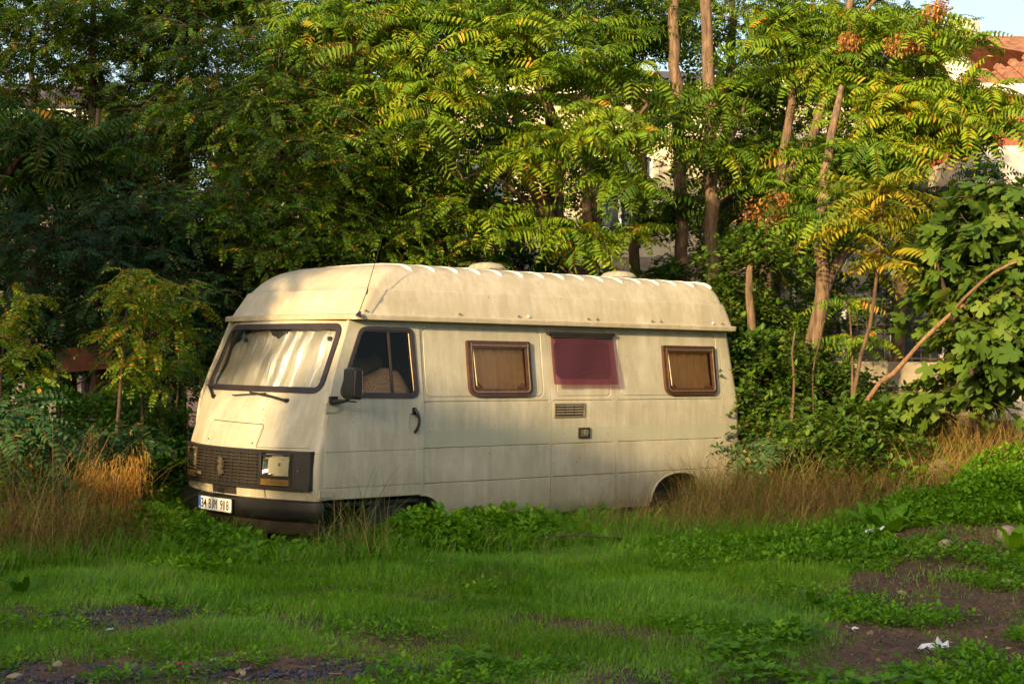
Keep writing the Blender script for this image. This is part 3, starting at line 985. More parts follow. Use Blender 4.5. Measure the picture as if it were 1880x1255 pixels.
# slot in the panel above the bumper
v_, f_ = strip(0.82, 1.18, 0.535, 0.598, -0.02, 0.003, None, 'x', None, 6)
mm = mesh_from('front_slot', v_, f_, DUSTP); fix_normals(mm); link('front_slot', mm, van)
v_, f_ = strip(1.14, 1.19, 0.533, 0.600, -0.02, 0.005, None, 'x', None, 3)
mm = mesh_from('slot_edge', v_, f_, UNDER); fix_normals(mm); link('slot_edge', mm, van)
seam([(0.478, 0.532), (0.485, 0.604)], 0.006)
# --- number plate
PX = -0.368
yl, yr = 1.262, 0.742      # blue band is at the far end
plate = thing('x', (0, 0, 0), 'x', 'x'); bpy.data.objects.remove(plate)
PW = simple('plate_white', (0.78, 0.77, 0.72), 0.35, noise=0.08)
pz0, pz1 = 0.392, 0.508
dx = lambda y: PX + 0.035 * (abs(y - YC) / 0.26) ** 2 * 0 + 0.0
pb = link('number_plate', mesh_from('number_plate', *prism(rrect(yr, yl, pz0, pz1, 0.006, 3), 'x', PX, PX + 0.012), BLACKP), van)
link('plate_face', mesh_from('plate_face', *prism(rrect(yr + 0.005, yl - 0.043, pz0 + 0.005, pz1 - 0.005, 0.004, 3), 'x', PX - 0.002, PX + 0.002), PW), pb)
link('plate_band', mesh_from('plate_band', *prism(rrect(yl - 0.043, yl - 0.005, pz0 + 0.005, pz1 - 0.005, 0.003, 3), 'x', PX - 0.0018, PX + 0.002), simple('plate_blue', (0.02, 0.10, 0.50), 0.35)), pb)
INK = simple('plate_ink', (0.012, 0.012, 0.014), 0.5)
def text(s, x, y_left, z, size, mat, name, par, sx=0.72, track=1.0, ext=0.0008, off=0.0):
    cu = bpy.data.curves.new('txt', 'FONT'); cu.body = s; cu.size = size; cu.extrude = ext; cu.offset = off
    cu.space_character = track
    o = bpy.data.objects.new('txt', cu); COL.objects.link(o)
    bpy.context.view_layer.update()
    me = bpy.data.meshes.new_from_object(o.evaluated_get(bpy.context.evaluated_depsgraph_get()))
    bpy.data.objects.remove(o)
    for v in me.vertices:
        tx, ty, tz = v.co
        v.co = (x - tz, y_left - tx * sx, z + ty)
    me.name = name
    me.materials.clear(); me.materials.append(mat)
    fix_normals(me)
    w_ = max(v.co.y for v in me.vertices) - min(v.co.y for v in me.vertices)
    return link(name, me, par), w_
for ch_, off_, wd_ in (('3', 0.050, 0.036), ('4', 0.094, 0.040), ('B', 0.170, 0.036), ('J', 0.214, 0.032), ('M', 0.256, 0.042), ('9', 0.348, 0.036), ('1', 0.400, 0.015), ('8', 0.440, 0.037)):
    cu = bpy.data.curves.new('txt', 'FONT'); cu.body = ch_; cu.size = 0.108; cu.extrude = 0.0008; cu.offset = 0.0 if ch_ == 'M' else 0.0012
    o = bpy.data.objects.new('txt', cu); COL.objects.link(o)
    bpy.context.view_layer.update()
    me = bpy.data.meshes.new_from_object(o.evaluated_get(bpy.context.evaluated_depsgraph_get()))
    bpy.data.objects.remove(o)
    xs_ = [v.co.x for v in me.vertices]; zs_ = [v.co.y for v in me.vertices]
    for v in me.vertices:
        tx, ty, tz = v.co
        v.co = (PX - 0.003 - tz, yl - off_ - (tx - min(xs_)) / (max(xs_) - min(xs_)) * wd_, pz0 + 0.020 + (ty - min(zs_)) / (max(zs_) - min(zs_)) * 0.076)
    me.name = 'plate_text'; me.materials.clear(); me.materials.append(INK); fix_normals(me)
    link('plate_text', me, pb)
text('TR', PX - 0.003, yl - 0.012, pz0 + 0.012, 0.026, PW, 'plate_text', pb, 0.7)

# --- caravan windows
CURT = simple('amber_curtain', (0.86, 0.64, 0.40), 0.9, noise=0.12, nscale=6)
def caravan_window(a, fl):
    x0, x1, z0, z1 = a
    O = densify(rrect(x0, x1, z0, z1, 0.075, 7, 0.018), 0.07)
    def mk(i): return offset_poly(O, i)
    sm = mesh_from('window_frame', *join([band(O, mk(0.030), -0.030, 0.01), band(mk(0.026), mk(0.034), -0.038, -0.01)]), BROWNP); fix_normals(sm); shade(sm, 40)
    fr = link('window_frame', sm, van)
    sm = mesh_from('trim', *band(mk(0.034), mk(0.042), -0.040, -0.01), BRASS); fix_normals(sm); link('trim', sm, fr)
    sm = mesh_from('inner_frame', *join([band(mk(0.042), mk(0.056), -0.034, -0.005), band(mk(0.056), mk(0.064), -0.028, -0.002)]), BROWNP); fix_normals(sm); link('inner_frame', sm, fr)
    link('trim', mesh_from('trim', *join([tube([(x0 + 0.06, ys(z1) - 0.036, z1 - 0.052), (x1 - 0.06, ys(z1) - 0.036, z1 - 0.052)], 0.004, 6), tube([(x0 + 0.062, ys(z1) - 0.034, z1 - 0.06), (x0 + 0.062, ys(z0) - 0.034, z0 + 0.09)], 0.004, 6)]), BRASS), fr)
    link('pane', mesh_from('pane', *face_dir(sheet(mk(0.06), -0.020), (0, -1, 0)), AMBER_GLASS), fr)
    for xx in (x0 + 0.10, x1 - 0.12):
        link('catch', mesh_from('catch', *join([prism(rrect(xx - 0.045, xx + 0.045, z0 + 0.062, z0 + 0.080, 0.006, 3), 'y', -0.012, 0.01), tube([(xx - 0.03, 0.0, z0 + 0.08), (xx, 0.005, z0 + 0.11), (xx + 0.03, 0.0, z0 + 0.08)], 0.006, 6)]), BROWNP, 40), fr)
    V = []; F = []
    n = 90
    for k in range(9):
        z = z0 + 0.045 + (z1 - z0 - 0.075) * k / 8
        for i in range(n + 1):
            t = i / n
            x = x0 + 0.03 + (x1 - x0 - 0.06) * t
            am = 0.010 + 0.018 * (1 - k / 8)
            V.append((x, ys(z) + 0.030 + am * math.sin(t * fl + 0.5 * math.sin(t * 9) + 0.25 * k / 8) + 0.3 * am * math.sin(t * fl * 2.3 + 1), z))
    for k in range(8):
        for i in range(n):
            q = k * (n + 1) + i
            F.append((q, q + 1, q + n + 2, q + n + 1))
    c = link('curtain', mesh_from('curtain', V, F, CURT, 60), van)
caravan_window(W1, 44)
caravan_window(W2, 38)
# small middle window with the plum blind in front
O = densify(rrect(2.50, 3.17, 1.49, 1.83, 0.06, 7), 0.07)
sm = mesh_from('window_frame', *band(O, offset_poly(O, 0.03), -0.012, 0.02), BROWNP); fix_normals(sm)
fr = link('window_frame', sm, van)
link('pane', mesh_from('pane', *sheet(offset_poly(O, 0.025), -0.004), simple('dark_plum_glazing', (0.04, 0.018, 0.02), 0.2)), fr)
link('catch', mesh_from('catch', *tube([(2.77, -0.002, 1.545), (2.86, -0.002, 1.545)], 0.007, 6), BRASS), fr)
m, t, b_, o_ = new_mat('plum_plastic_film')
t.nodes.remove(b_)
tr = t.nodes.new('ShaderNodeBsdfTransparent'); tr.inputs[0].default_value = (0.52, 0.27, 0.32, 1)
pr = t.nodes.new('ShaderNodeBsdfPrincipled'); pr.inputs['Base Color'].default_value = (0.155, 0.055, 0.080, 1); pr.inputs['Roughness'].default_value = 0.4
mx = t.nodes.new('ShaderNodeMixShader'); mx.inputs[0].default_value = 0.38
t.links.new(tr.outputs[0], mx.inputs[1]); t.links.new(pr.outputs[0], mx.inputs[2]); t.links.new(mx.outputs[0], o_.inputs[0])
V = []; F = []
for k in range(13):
    tt = k / 12
    z = 1.862 - 0.427 * tt
    for i in range(19):
        s_ = i / 18
        x = 2.445 + 0.775 * s_ - 0.02 * tt + (s_ - 0.45) * 0.02 * tt
        V.append((x, ys(1.87) - 0.026 - 0.030 * tt ** 1.4 - ys(1.87) * tt * 0.75 + 0.004 * math.sin(s_ * 9 + tt * 3), z))
for k in range(12):
    for i in range(18):
        a = k * 19 + i
        F.append((a, a + 1, a + 20, a + 19))
rail = link('blind_rail', mesh_from('blind_rail', *join([box(2.415, 3.235, 0.036, 0.08, 1.874, 1.900), box(2.46, 3.19, 0.040, 0.07, 1.850, 1.872)]), BLACKP), van)
link('blind_sheet', mesh_from('blind_sheet', V, F, m, 60), rail)

# --- vents on the side
VENTM = simple('vent_metal', (0.30, 0.25, 0.17), 0.4, 0.5, noise=0.3)
x0, x1, z0, z1 = 2.450, 2.823, 1.143, 1.268
parts = [box(x0, x1, -0.010, 0.0, z1 - 0.012, z1), box(x0, x1, -0.010, 0.0, z0, z0 + 0.012), box(x0, x0 + 0.014, -0.0098, 0.0, z0 + 0.012, z1 - 0.012), box(x1 - 0.014, x1, -0.0098, 0.0, z0 + 0.012, z1 - 0.012)]
vent = link('wall_vent', mesh_from('wall_vent', *join(parts), VENTM), van)
link('vent_back', mesh_from('vent_back', *box(x0 + 0.01, x1 - 0.01, -0.002, 0.0, z0 + 0.01, z1 - 0.01), DUSTP), vent)
lv = []
for c in range(3):
    for k in range(4):
        xa = x0 + 0.026 + c * 0.110; za = z0 + 0.024 + k * 0.0235
        v_, f_ = prism([(-0.003, za), (-0.013, za + 0.003), (-0.003, za + 0.015)], 'x', xa, xa + 0.098)
        lv.append((v_, f_))
link('louvres', mesh_from('louvres', *join(lv), VENTM), vent)
x0, x1, z0, z1 = 2.748, 2.882, 0.955, 1.048
parts = [box(x0, x1, -0.016, 0.0, z1 - 0.012, z1), box(x0, x1, -0.016, 0.0, z0, z0 + 0.012), box(x0, x0 + 0.012, -0.0158, 0.0, z0 + 0.012, z1 - 0.012), box(x1 - 0.012, x1, -0.0158, 0.0, z0 + 0.012, z1 - 0.012)]
vent = link('wall_vent', mesh_from('wall_vent', *join(parts), DUSTP), van)
link('louvres', mesh_from('louvres', *join([box(x0 + 0.022, x1 - 0.022, -0.014, -0.001, z0 + 0.018 + k * 0.0155, z0 + 0.026 + k * 0.0155) for k in range(4)]), VENTM), vent)
link('vent_cap', mesh_from('vent_cap', *tube([(x0 + 0.085, -0.012, z0 + 0.05), (x0 + 0.085, -0.020, z0 + 0.05)], 0.028, 14), VENTM), vent)

# --- high roof
def rr_half(z, hw, fcen, fcor, rf, rx, rrad):
    pts = []
    h = hw - rf
    for k in range(13):
        y = h * k / 12
        pts.append((fcen + (fcor - fcen) * (y / h) ** 2.0, y))
    a0 = math.atan(2 * (fcor - fcen) / h)
    for k in range(1, 9):
        a = a0 + (math.pi / 2 - a0) * k / 8
        pts.append((fcor + rf * (math.cos(a0) - math.cos(a)), h + rf * (math.sin(a) - math.sin(a0)) / (1 - math.sin(a0))))
    xs_ = pts[-1][0]
    for k in range(1, 12):
        pts.append((xs_ + (rx - rrad - xs_) * k / 12, hw))
    for k in range(9):
        a = math.pi / 2 * k / 8
        pts.append((rx - rrad + rrad * math.sin(a), hw - rrad + rrad * math.cos(a)))
    for k in range(1, 5):
        pts.append((rx, (hw - rrad) * (1 - k / 4)))
    return pts
# (z, side inset, front centre, front corner, corner radius, rear x, rear radius)
levels = [(1.955, -0.012, 0.215, 0.265, 0.07, 4.905, 0.06), (1.962, -0.014, 0.212, 0.262, 0.08, 4.910, 0.07), (1.992, -0.016, 0.210, 0.260, 0.08, 4.912, 0.07),
          (2.000, -0.008, 0.225, 0.275, 0.08, 4.925, 0.07), (2.004, 0.022, 0.255, 0.305, 0.09, 4.890, 0.08), (2.10, 0.042, 0.315, 0.365, 0.10, 4.872, 0.10), (2.192, 0.060, 0.368, 0.418, 0.11, 4.852, 0.12),
          (2.203, 0.063, 0.374, 0.424, 0.11, 4.849, 0.12), (2.216, 0.082, 0.400, 0.450, 0.12, 4.835, 0.13), (2.26, 0.100, 0.445, 0.490, 0.13, 4.832, 0.14),
          (2.315, 0.128, 0.500, 0.548, 0.14, 4.825, 0.15), (2.355, 0.160, 0.555, 0.600, 0.15, 4.815, 0.16), (2.385, 0.195, 0.612, 0.655, 0.16, 4.80, 0.17),
          (2.408, 0.240, 0.675, 0.715, 0.17, 4.775, 0.18), (2.428, 0.305, 0.76, 0.79, 0.18, 4.73, 0.18), (2.440, 0.40, 0.88, 0.90, 0.2, 4.62, 0.15), (2.447, 0.55, 1.05, 1.06, 0.15, 4.40, 0.12), (2.450, 0.78, 1.5, 1.5, 0.10, 4.0, 0.08)]
V = []; F = []
for L_ in levels:
    z, ins, fc, co, rf, rx, rrd = L_
    h = rr_half(z, YC - ins, fc, co, rf, rx, rrd)
    ring = [(x, YC - y, z) for x, y in h] + [(x, YC + y, z) for x, y in h[-2:0:-1]]
    V += ring
m_ = len(ring)
for i in range(len(levels) - 1):
    for k in range(m_):
        l = (k + 1) % m_
        F.append((i * m_ + k, i * m_ + l, (i + 1) * m_ + l, (i + 1) * m_ + k))
F.append(tuple(range(m_))[::-1]); F.append(tuple((len(levels) - 1) * m_ + k for k in range(m_)))
rm = mesh_from('high_roof', V, F, PAINT_ROOF); fix_normals(rm); shade(rm, 32)
roof = link('high_roof', rm, van)
def roof_z(y):
    hw = [L_[1] for L_ in levels]; zz = [L_[0] for L_ in levels]
    return float(np.interp(min(y, 2 * YC - y), hw[4:], zz[4:]))
# transverse ribs ending in bright rounded tips at the roof edge
ribx = [0.985 + 0.2485 * k for k in range(16)]
for x in ribx:
    yy = [0.185, 0.200, 0.23, 0.27, 0.36, 0.6, YC, 2 * YC - 0.6, 2 * YC - 0.30, 2 * YC - 0.185]
    V = []; F = []
    for i, y in enumerate(yy):
        w_ = 0.030 if 0 < i < 9 else 0.016
        zt = roof_z(y)
        for k in range(7):
            a = math.pi * k / 6
            V.append((x - w_ * math.cos(a), y, zt - (0.006 if i < 4 else 0.012) + (0.020 if 0 < i < 9 else 0.008) * math.sin(a)))
    for i in range(9):
        for k in range(6):
            a = i * 7 + k
            F.append((a, a + 1, a + 8, a + 7))
    F.append(tuple(range(7))[::-1]); F.append(tuple(63 + k for k in range(7)))
    link('rib', mesh_from('rib', V, F, WHITE, 50), roof)
# bolts along the flange
for x in (0.31, 0.40, 1.37, 2.03, 2.15, 2.87, 2.98, 3.70, 3.82, 4.56, 4.69):
    link('bolt', mesh_from('bolt', *tube([(x, 0.022, 2.028), (x, 0.008, 2.028)], [0.011, 0.008], 8), BRASS if int(x * 10) % 3 else WHITE, 50), roof)
# roof domes
for x in (2.33, 4.04):
    V = []; F = []
    prof = [(0.10, 0.0), (0.10, 0.03), (0.17, 0.035), (0.175, 0.05), (0.15, 0.075), (0.10, 0.092), (0.04, 0.10), (0.001, 0.101)]
    for r_, h_ in prof:
        for k in range(20):
            a = 2 * math.pi * k / 20
            V.append((x + r_ * math.cos(a), 0.80 + r_ * math.sin(a), 2.436 + h_))
    for i in range(len(prof) - 1):
        for k in range(20):
            l = (k + 1) % 20
            F.append((i * 20 + k, i * 20 + l, i * 20 + 20 + l, i * 20 + 20 + k))
    link('roof_vent', mesh_from('roof_vent', V, F, simple('weathered_cowl', (0.34, 0.31, 0.24), 0.6, noise=0.4, nscale=20), 40), roof)
# aerial
ae = link('aerial', mesh_from('aerial', *join([tube([(0.29, -0.035, 1.99), (0.372, -0.03, 2.173), (0.497, -0.02, 2.52), (0.53, -0.02, 2.62)], [0.0035, 0.0035, 0.002, 0.0015], 6), tube([(0.29, -0.035, 1.978), (0.30, -0.035, 2.01)], [0.024, 0.012], 8), tube([(0.372, -0.03, 2.155), (0.385, -0.029, 2.195)], 0.007, 8)]), BLACKP, 40), van)

# --- wheels
TYRE = simple('tyre', (0.018, 0.017, 0.016), 0.85, noise=0.4, bump=0.4, bscale=30)
STEEL = simple('steel_rim', (0.05, 0.045, 0.04), 0.5, 0.5, noise=0.5, nscale=12)
def lathe_y(prof, cx, cy, cz, seg=36):
    V = []; F = []
    for r_, yy in prof:
        for k in range(seg):
            a = 2 * math.pi * k / seg
            V.append((cx + r_ * math.cos(a), cy + yy, cz + r_ * math.sin(a)))
    for i in range(len(prof) - 1):
        for k in range(seg):
            l = (k + 1) % seg
            F.append((i * seg + k, i * seg + l, i * seg + seg + l, i * seg + seg + k))
    return V, F
for cx in (0.80, 4.09):
    for sg in (1, -1):
        cy = 0.17 if sg > 0 else 2 * YC - 0.17
        cz = 0.375 if cx < 1 else 0.40
        e = bpy.data.objects.new('wheel', None); COL.objects.link(e); e.parent = van; e.location = Vector((cx, cy, cz)) - WORLD[van.name]
        e.empty_display_size = 0.1; WORLD[e.name] = Vector((cx, cy, cz))
        t_ = lathe_y([(0.19, -0.08 * sg), (0.21, -0.098 * sg), (0.27, -0.10 * sg), (0.305, -0.085 * sg), (0.315, -0.06 * sg), (0.316, 0.06 * sg), (0.305, 0.085 * sg), (0.27, 0.10 * sg), (0.19, 0.09 * sg)], cx, cy, cz)
        mm = mesh_from('tyre', *t_, TYRE); fix_normals(mm); shade(mm, 40); link('tyre', mm, e)
        t_ = lathe_y([(0.195, -0.085 * sg), (0.185, -0.07 * sg), (0.17, -0.03 * sg), (0.12, -0.04 * sg), (0.06, -0.055 * sg), (0.055, -0.085 * sg), (0.001, -0.088 * sg)], cx, cy, cz)
        mm = mesh_from('rim', *t_, STEEL); fix_normals(mm); shade(mm, 40); link('rim', mm, e)
# rear lamp cluster and rear bumper (on the tail)
link('rear_bumper', mesh_from('rear_bumper', *box(4.99, 5.07, 0.08, 1.89, 0.40, 0.52), BLACKP), van)
for y in (0.14, 1.70):
    link('tail_lamp', mesh_from('tail_lamp', *box(4.982, 5.012, y, y + 0.13, 0.75, 1.05), simple('red_lens', (0.35, 0.02, 0.015), 0.25)), van)

# --- blanket heaped inside the cab window
m, t, b_, o_ = new_mat('crochet_blanket')
b_.inputs['Base Color'].default_value = (0.62, 0.40, 0.28, 1); b_.inputs['Roughness'].default_value = 0.95
tc = t.nodes.new('ShaderNodeTexCoord')
mp = t.nodes.new('ShaderNodeMapping'); mp.inputs['Scale'].default_value = (46, 46, 46)
ck = t.nodes.new('ShaderNodeTexVoronoi'); ck.inputs['Scale'].default_value = 1.0; ck.inputs['Randomness'].default_value = 0.25
t.links.new(tc.outputs['Object'], mp.inputs[0]); t.links.new(mp.outputs[0], ck.inputs['Vector'])
cr = t.nodes.new('ShaderNodeValToRGB'); cr.color_ramp.elements[0].color = (0.36, 0.22, 0.15, 1); cr.color_ramp.elements[1].color = (0.78, 0.54, 0.38, 1)
cr.color_ramp.elements[0].position = 0.12; cr.color_ramp.elements[1].position = 0.45
t.links.new(ck.outputs['Distance'], cr.inputs[0]); t.links.new(cr.outputs[0], b_.inputs['Base Color'])
bb = t.nodes.new('ShaderNodeBump'); bb.inputs['Distance'].default_value = 0.01
t.links.new(ck.outputs['Distance'], bb.inputs['Height']); t.links.new(bb.outputs[0], b_.inputs['Normal'])
V = []; F = []
nx, nyb = 60, 24
for i in range(nx + 1):
    x = 0.14 + 0.80 * i / nx
    for k in range(nyb + 1):
        s_ = k / nyb
        y = 0.065 + 0.45 * s_
        hmax = float(np.interp(x, [0.14, 0.25, 0.36, 0.50, 0.60, 0.72, 0.80, 0.88, 0.94], [0.32, 0.38, 0.33, 0.19, 0.32, 0.38, 0.40, 0.37, 0.26]))
        prof = math.sin(min(1, s_ * 2.6) * math.pi / 2) ** 0.8
        z = 1.22 + hmax * prof * (1 - 0.35 * s_) + 0.012 * math.sin(x * 38 + y * 22) * prof
        V.append((x, y + 0.05 * (z - 1.3), z))
for i in range(nx):
    for k in range(nyb):
        a = i * (nyb + 1) + k
        F.append((a, a + 1, a + nyb + 2, a + nyb + 1))
bl = link('blanket', mesh_from('blanket', V, F, m, 60))
tag(bl, 'beige crocheted blanket heaped inside the near cab door window', 'blanket')
# dark bedding rolled behind it
V = []; F = []
for i in range(25):
    x = 0.2 + 0.75 * i / 24
    for k in range(14):
        a = 2 * math.pi * k / 14
        r_ = 0.10 + 0.02 * math.sin(i * 0.7 + k)
        V.append((x, 0.62 + r_ * math.cos(a) * 1.2, 1.50 + 0.10 * (x - 0.2) + r_ * math.sin(a)))
for i in range(24):
    for k in range(14):
        F.append((i * 14 + k, i * 14 + (k + 1) % 14, i * 14 + 14 + (k + 1) % 14, i * 14 + 14 + k))
F.append(tuple(range(14))); F.append(tuple(24 * 14 + k for k in range(14)))
bd = link('rolled_bedding', mesh_from('rolled_bedding', V, F, CLOTH_D, 60))
tag(bd, 'dark olive rolled bedding behind the beige blanket in the cab', 'bedding')
# ================================================================== FOLIAGE KIT
def leaf_mat(name, ramp, trans=0.35, rough=0.5, stem=(0.16, 0.055, 0.03), tsat=1.0, bscale=0.7):
    """ramp: list of (position, colour) over the leaf's own tint; negative tint is stem"""
    m, t, b, o = new_mat(name)
    N = t.nodes.new; L = t.links.new
    a = N('ShaderNodeAttribute'); a.attribute_name = 'tint'
    r = N('ShaderNodeValToRGB')
    els = r.color_ramp.elements
    els[0].position, els[0].color = ramp[0][0], (*ramp[0][1], 1)
    els[1].position, els[1].color = ramp[-1][0], (*ramp[-1][1], 1)
    for p, c in ramp[1:-1]:
        e = els.new(p); e.color = (*c, 1)
    L(a.outputs['Fac'], r.inputs[0])
    lt = N('ShaderNodeMath'); lt.operation = 'LESS_THAN'; lt.inputs[1].default_value = 0
    L(a.outputs['Fac'], lt.inputs[0])
    mx = N('ShaderNodeMixRGB'); L(lt.outputs[0], mx.inputs[0]); L(r.outputs[0], mx.inputs[1]); mx.inputs[2].default_value = (*stem, 1)
    L(mx.outputs[0], b.inputs['Base Color'])
    b.inputs['Roughness'].default_value = rough
    b.inputs['Specular IOR Level'].default_value = 0.18
    tr = N('ShaderNodeBsdfTranslucent')
    hs = N('ShaderNodeHueSaturation'); hs.inputs['Saturation'].default_value = 1.1; hs.inputs['Value'].default_value = 1.5; hs.inputs['Hue'].default_value = 0.485
    L(mx.outputs[0], hs.inputs['Color']); L(hs.outputs[0], tr.inputs[0])
    ms = N('ShaderNodeMixShader'); ms.inputs[0].default_value = trans
    L(b.outputs[0], ms.inputs[1]); L(tr.outputs[0], ms.inputs[2]); L(ms.outputs[0], o.inputs[0])
    return m
def bark_mat(name, c0, c1, scale=1.0):
    m, t, b, o = new_mat(name)
    N = t.nodes.new; L = t.links.new
    g = N('ShaderNodeNewGeometry')
    mp = N('ShaderNodeMapping'); mp.inputs['Scale'].default_value = (14 * scale, 14 * scale, 2.6 * scale); L(g.outputs['Position'], mp.inputs[0])
    n = N('ShaderNodeTexNoise'); n.inputs['Scale'].default_value = 1.5; n.inputs['Detail'].default_value = 9; n.inputs['Roughness'].default_value = 0.7
    L(mp.outputs[0], n.inputs['Vector'])
    r = N('ShaderNodeValToRGB'); r.color_ramp.elements[0].position = 0.36; r.color_ramp.elements[1].position = 0.66
    r.color_ramp.elements[0].color = (*c0, 1); r.color_ramp.elements[1].color = (*c1, 1)
    L(n.outputs['Fac'], r.inputs[0]); L(r.outputs[0], b.inputs['Base Color'])
    b.inputs['Roughness'].default_value = 0.9
    bp = N('ShaderNodeBump'); bp.inputs['Strength'].default_value = 0.9; bp.inputs['Distance'].default_value = 0.02
    L(n.outputs['Fac'], bp.inputs['Height']); L(bp.outputs[0], b.inputs['Normal'])
    return m

def leaflet(base, tdir, nrm, ln, wd, lod):
    """one leaflet: base point, direction, surface normal"""
    side = np.cross(nrm, tdir); side /= np.linalg.norm(side) + 1e-9
    tip = base + tdir * ln - nrm * ln * 0.16
    if lod == 0:
        m = base + tdir * ln * 0.42 + nrm * wd * 0.10
        return [base, m + side * wd, tip, m - side * wd], [(0, 1, 2, 3)]
    a1 = base + tdir * ln * 0.28 + side * wd * 0.92 + nrm * wd * 0.30
    a2 = base + tdir * ln * 0.70 + side * wd * 0.72 + nrm * (wd * 0.20 - ln * 0.06)
    b1 = base + tdir * ln * 0.28 - side * wd * 0.92 + nrm * wd * 0.30
    b2 = base + tdir * ln * 0.70 - side * wd * 0.72 + nrm * (wd * 0.20 - ln * 0.06)
    return [base, a1, a2, tip, b2, b1], [(0, 1, 2, 3), (0, 3, 4, 5)]

def pinnate(rng, L=0.6, pairs=11, ll=0.12, lw=0.016, droop=1.0, fwd=0.35, ldroop=0.35, lod=1, start=0.16, stemw=0.003, taper=0.5, out=0.0):
    V = []; F = []; T = []
    n = pairs * 2
    pos = np.zeros(3); pts = [pos.copy()]; tans = []
    steps = pairs + 2
    bend = rng.normal(0, 0.18)
    for i in range(steps):
        s = i / steps
        a = -droop * s
        ya = bend * s
        tn = np.array([math.cos(a) * math.cos(ya), math.cos(a) * math.sin(ya), math.sin(a)])
        tans.append(tn)
        pos = pos + tn * L / steps
        pts.append(pos.copy())
    pts = np.array(pts)
    for i in range(pairs + 1):
        s = start + (1 - start) * i / pairs
        x = s * steps; k = min(int(x), steps - 1); fr = x - k
        p = pts[k] * (1 - fr) + pts[k + 1] * fr
        tn = tans[k]
        up = np.array([-tn[2], 0, tn[0]]) if abs(tn[2]) < 0.999 else np.array([1., 0, 0])
        up = np.cross(np.cross(tn, [0, 0, 1.0]), tn) + 1e-6
        if np.linalg.norm(up) < 1e-3: up = np.array([1.0, 0, 0])
        up /= np.linalg.norm(up)
        sd_ = np.cross(up, tn)
        prof = (0.72 + 0.28 * math.sin(math.pi * min(1, s * 1.15))) * (1 - taper * max(0, s - 0.55))
        sides = (1, -1) if i < pairs else (0,)
        for q in sides:
            if rng.rand() < 0.03: continue
            f_ = fwd + rng.normal(0, 0.08)
            d_ = sd_ * q + tn * (f_ if q else 1.0) - up * (ldroop + rng.normal(0, 0.10))
            d_ /= np.linalg.norm(d_)
            nr = up + d_ * (d_ @ -up); nr = nr + sd_ * rng.normal(0, 0.18) + tn * rng.normal(0, 0.12)
            nr -= d_ * (nr @ d_); nr /= np.linalg.norm(nr)
            v, f = leaflet(p, d_, nr, ll * prof * rng.uniform(0.9, 1.08), lw * prof, lod)
            o = len(V); V += v; F += [tuple(c + o for c in g) for g in f]
            T += [rng.normal(0, 0.09) + (1.0 if rng.rand() < out else 0)] * len(v)
    o = len(V)
    idx = list(range(0, steps + 1, 2 if lod else 4))
    if idx[-1] != steps: idx.append(steps)
    for i in idx:
        w_ = stemw * (1 - 0.6 * i / steps)
        V += [pts[i] + np.array([0, w_, 0]), pts[i] - np.array([0, w_, 0])]; T += [-9, -9]
    for i in range(len(idx) - 1):
        F.append((o + 2 * i, o + 2 * i + 1, o + 2 * i + 3, o + 2 * i + 2))
    return np.array(V), np.array(F), np.array(T)

def lobed(rng, R=0.12, fold=0.25):
    """fig leaf: five rounded lobes"""
    prof = [(-155, .32), (-125, .60), (-102, .66), (-80, .44), (-66, .82), (-50, .95), (-34, .86), (-24, .48), (-16, .95), (0, 1.12), (16, .95), (24, .48), (34, .86), (50, .95), (66, .82), (80, .44), (102, .66), (125, .60), (155, .32)]
    V = [np.zeros(3)]; 
    for a, r in prof:
        a = math.radians(a + rng.normal(0, 3)); r = r * R * rng.uniform(0.9, 1.1)
        V.append(np.array([math.cos(a) * r + 0.25 * R, math.sin(a) * r, fold * abs(math.sin(a)) * r - 0.25 * r * max(0, math.cos(a))]))
    V[0] = np.array([0.20 * R, 0, 0])
    F = [(0, i, i + 1, i + 2) for i in range(1, len(prof) - 1, 2)]
    V = np.array(V); T = np.full(len(V), 0.0)
    o = len(V)
    V = np.concatenate([V, [[0, 0.003, 0], [0, -0.003, 0], [-0.6 * R, -0.002, -0.02], [-0.6 * R, 0.002, -0.02]]]) + np.array([0.6 * R, 0, 0])
    T = np.concatenate([T, [-9] * 4])
    return V, np.array(F + [(o, o + 1, o + 2, o + 3)]), T
def ovals(rng, n=7, R=0.06, l=0.07, w=0.022, up=0.4, stalk=0.05):
    """small leafy sprig: a rosette of oval leaves"""
    V = []; F = []; T = []
    for k in range(n):
        a = 2 * math.pi * k / n + rng.normal(0, 0.35)
        el = up + rng.normal(0, 0.3)
        d_ = np.array([math.cos(a) * math.cos(el), math.sin(a) * math.cos(el), math.sin(el)])
        nr = np.array([-math.cos(a) * math.sin(el), -math.sin(a) * math.sin(el), math.cos(el)]) + rng.normal(0, 0.15, 3)
        nr -= d_ * (nr @ d_); nr /= np.linalg.norm(nr)
        b0 = d_ * stalk * rng.uniform(0.4, 1.1) + np.array([0, 0, rng.uniform(-R, R)])
        v, f = leaflet(b0, d_, nr, l * rng.uniform(0.7, 1.15), w * rng.uniform(0.8, 1.1), 1)
        o = len(V); V += v; F += [tuple(c + o for c in g) for g in f]; T += [rng.normal(0, 0.07)] * len(v)
    return np.array(V), np.array(F), np.array(T)

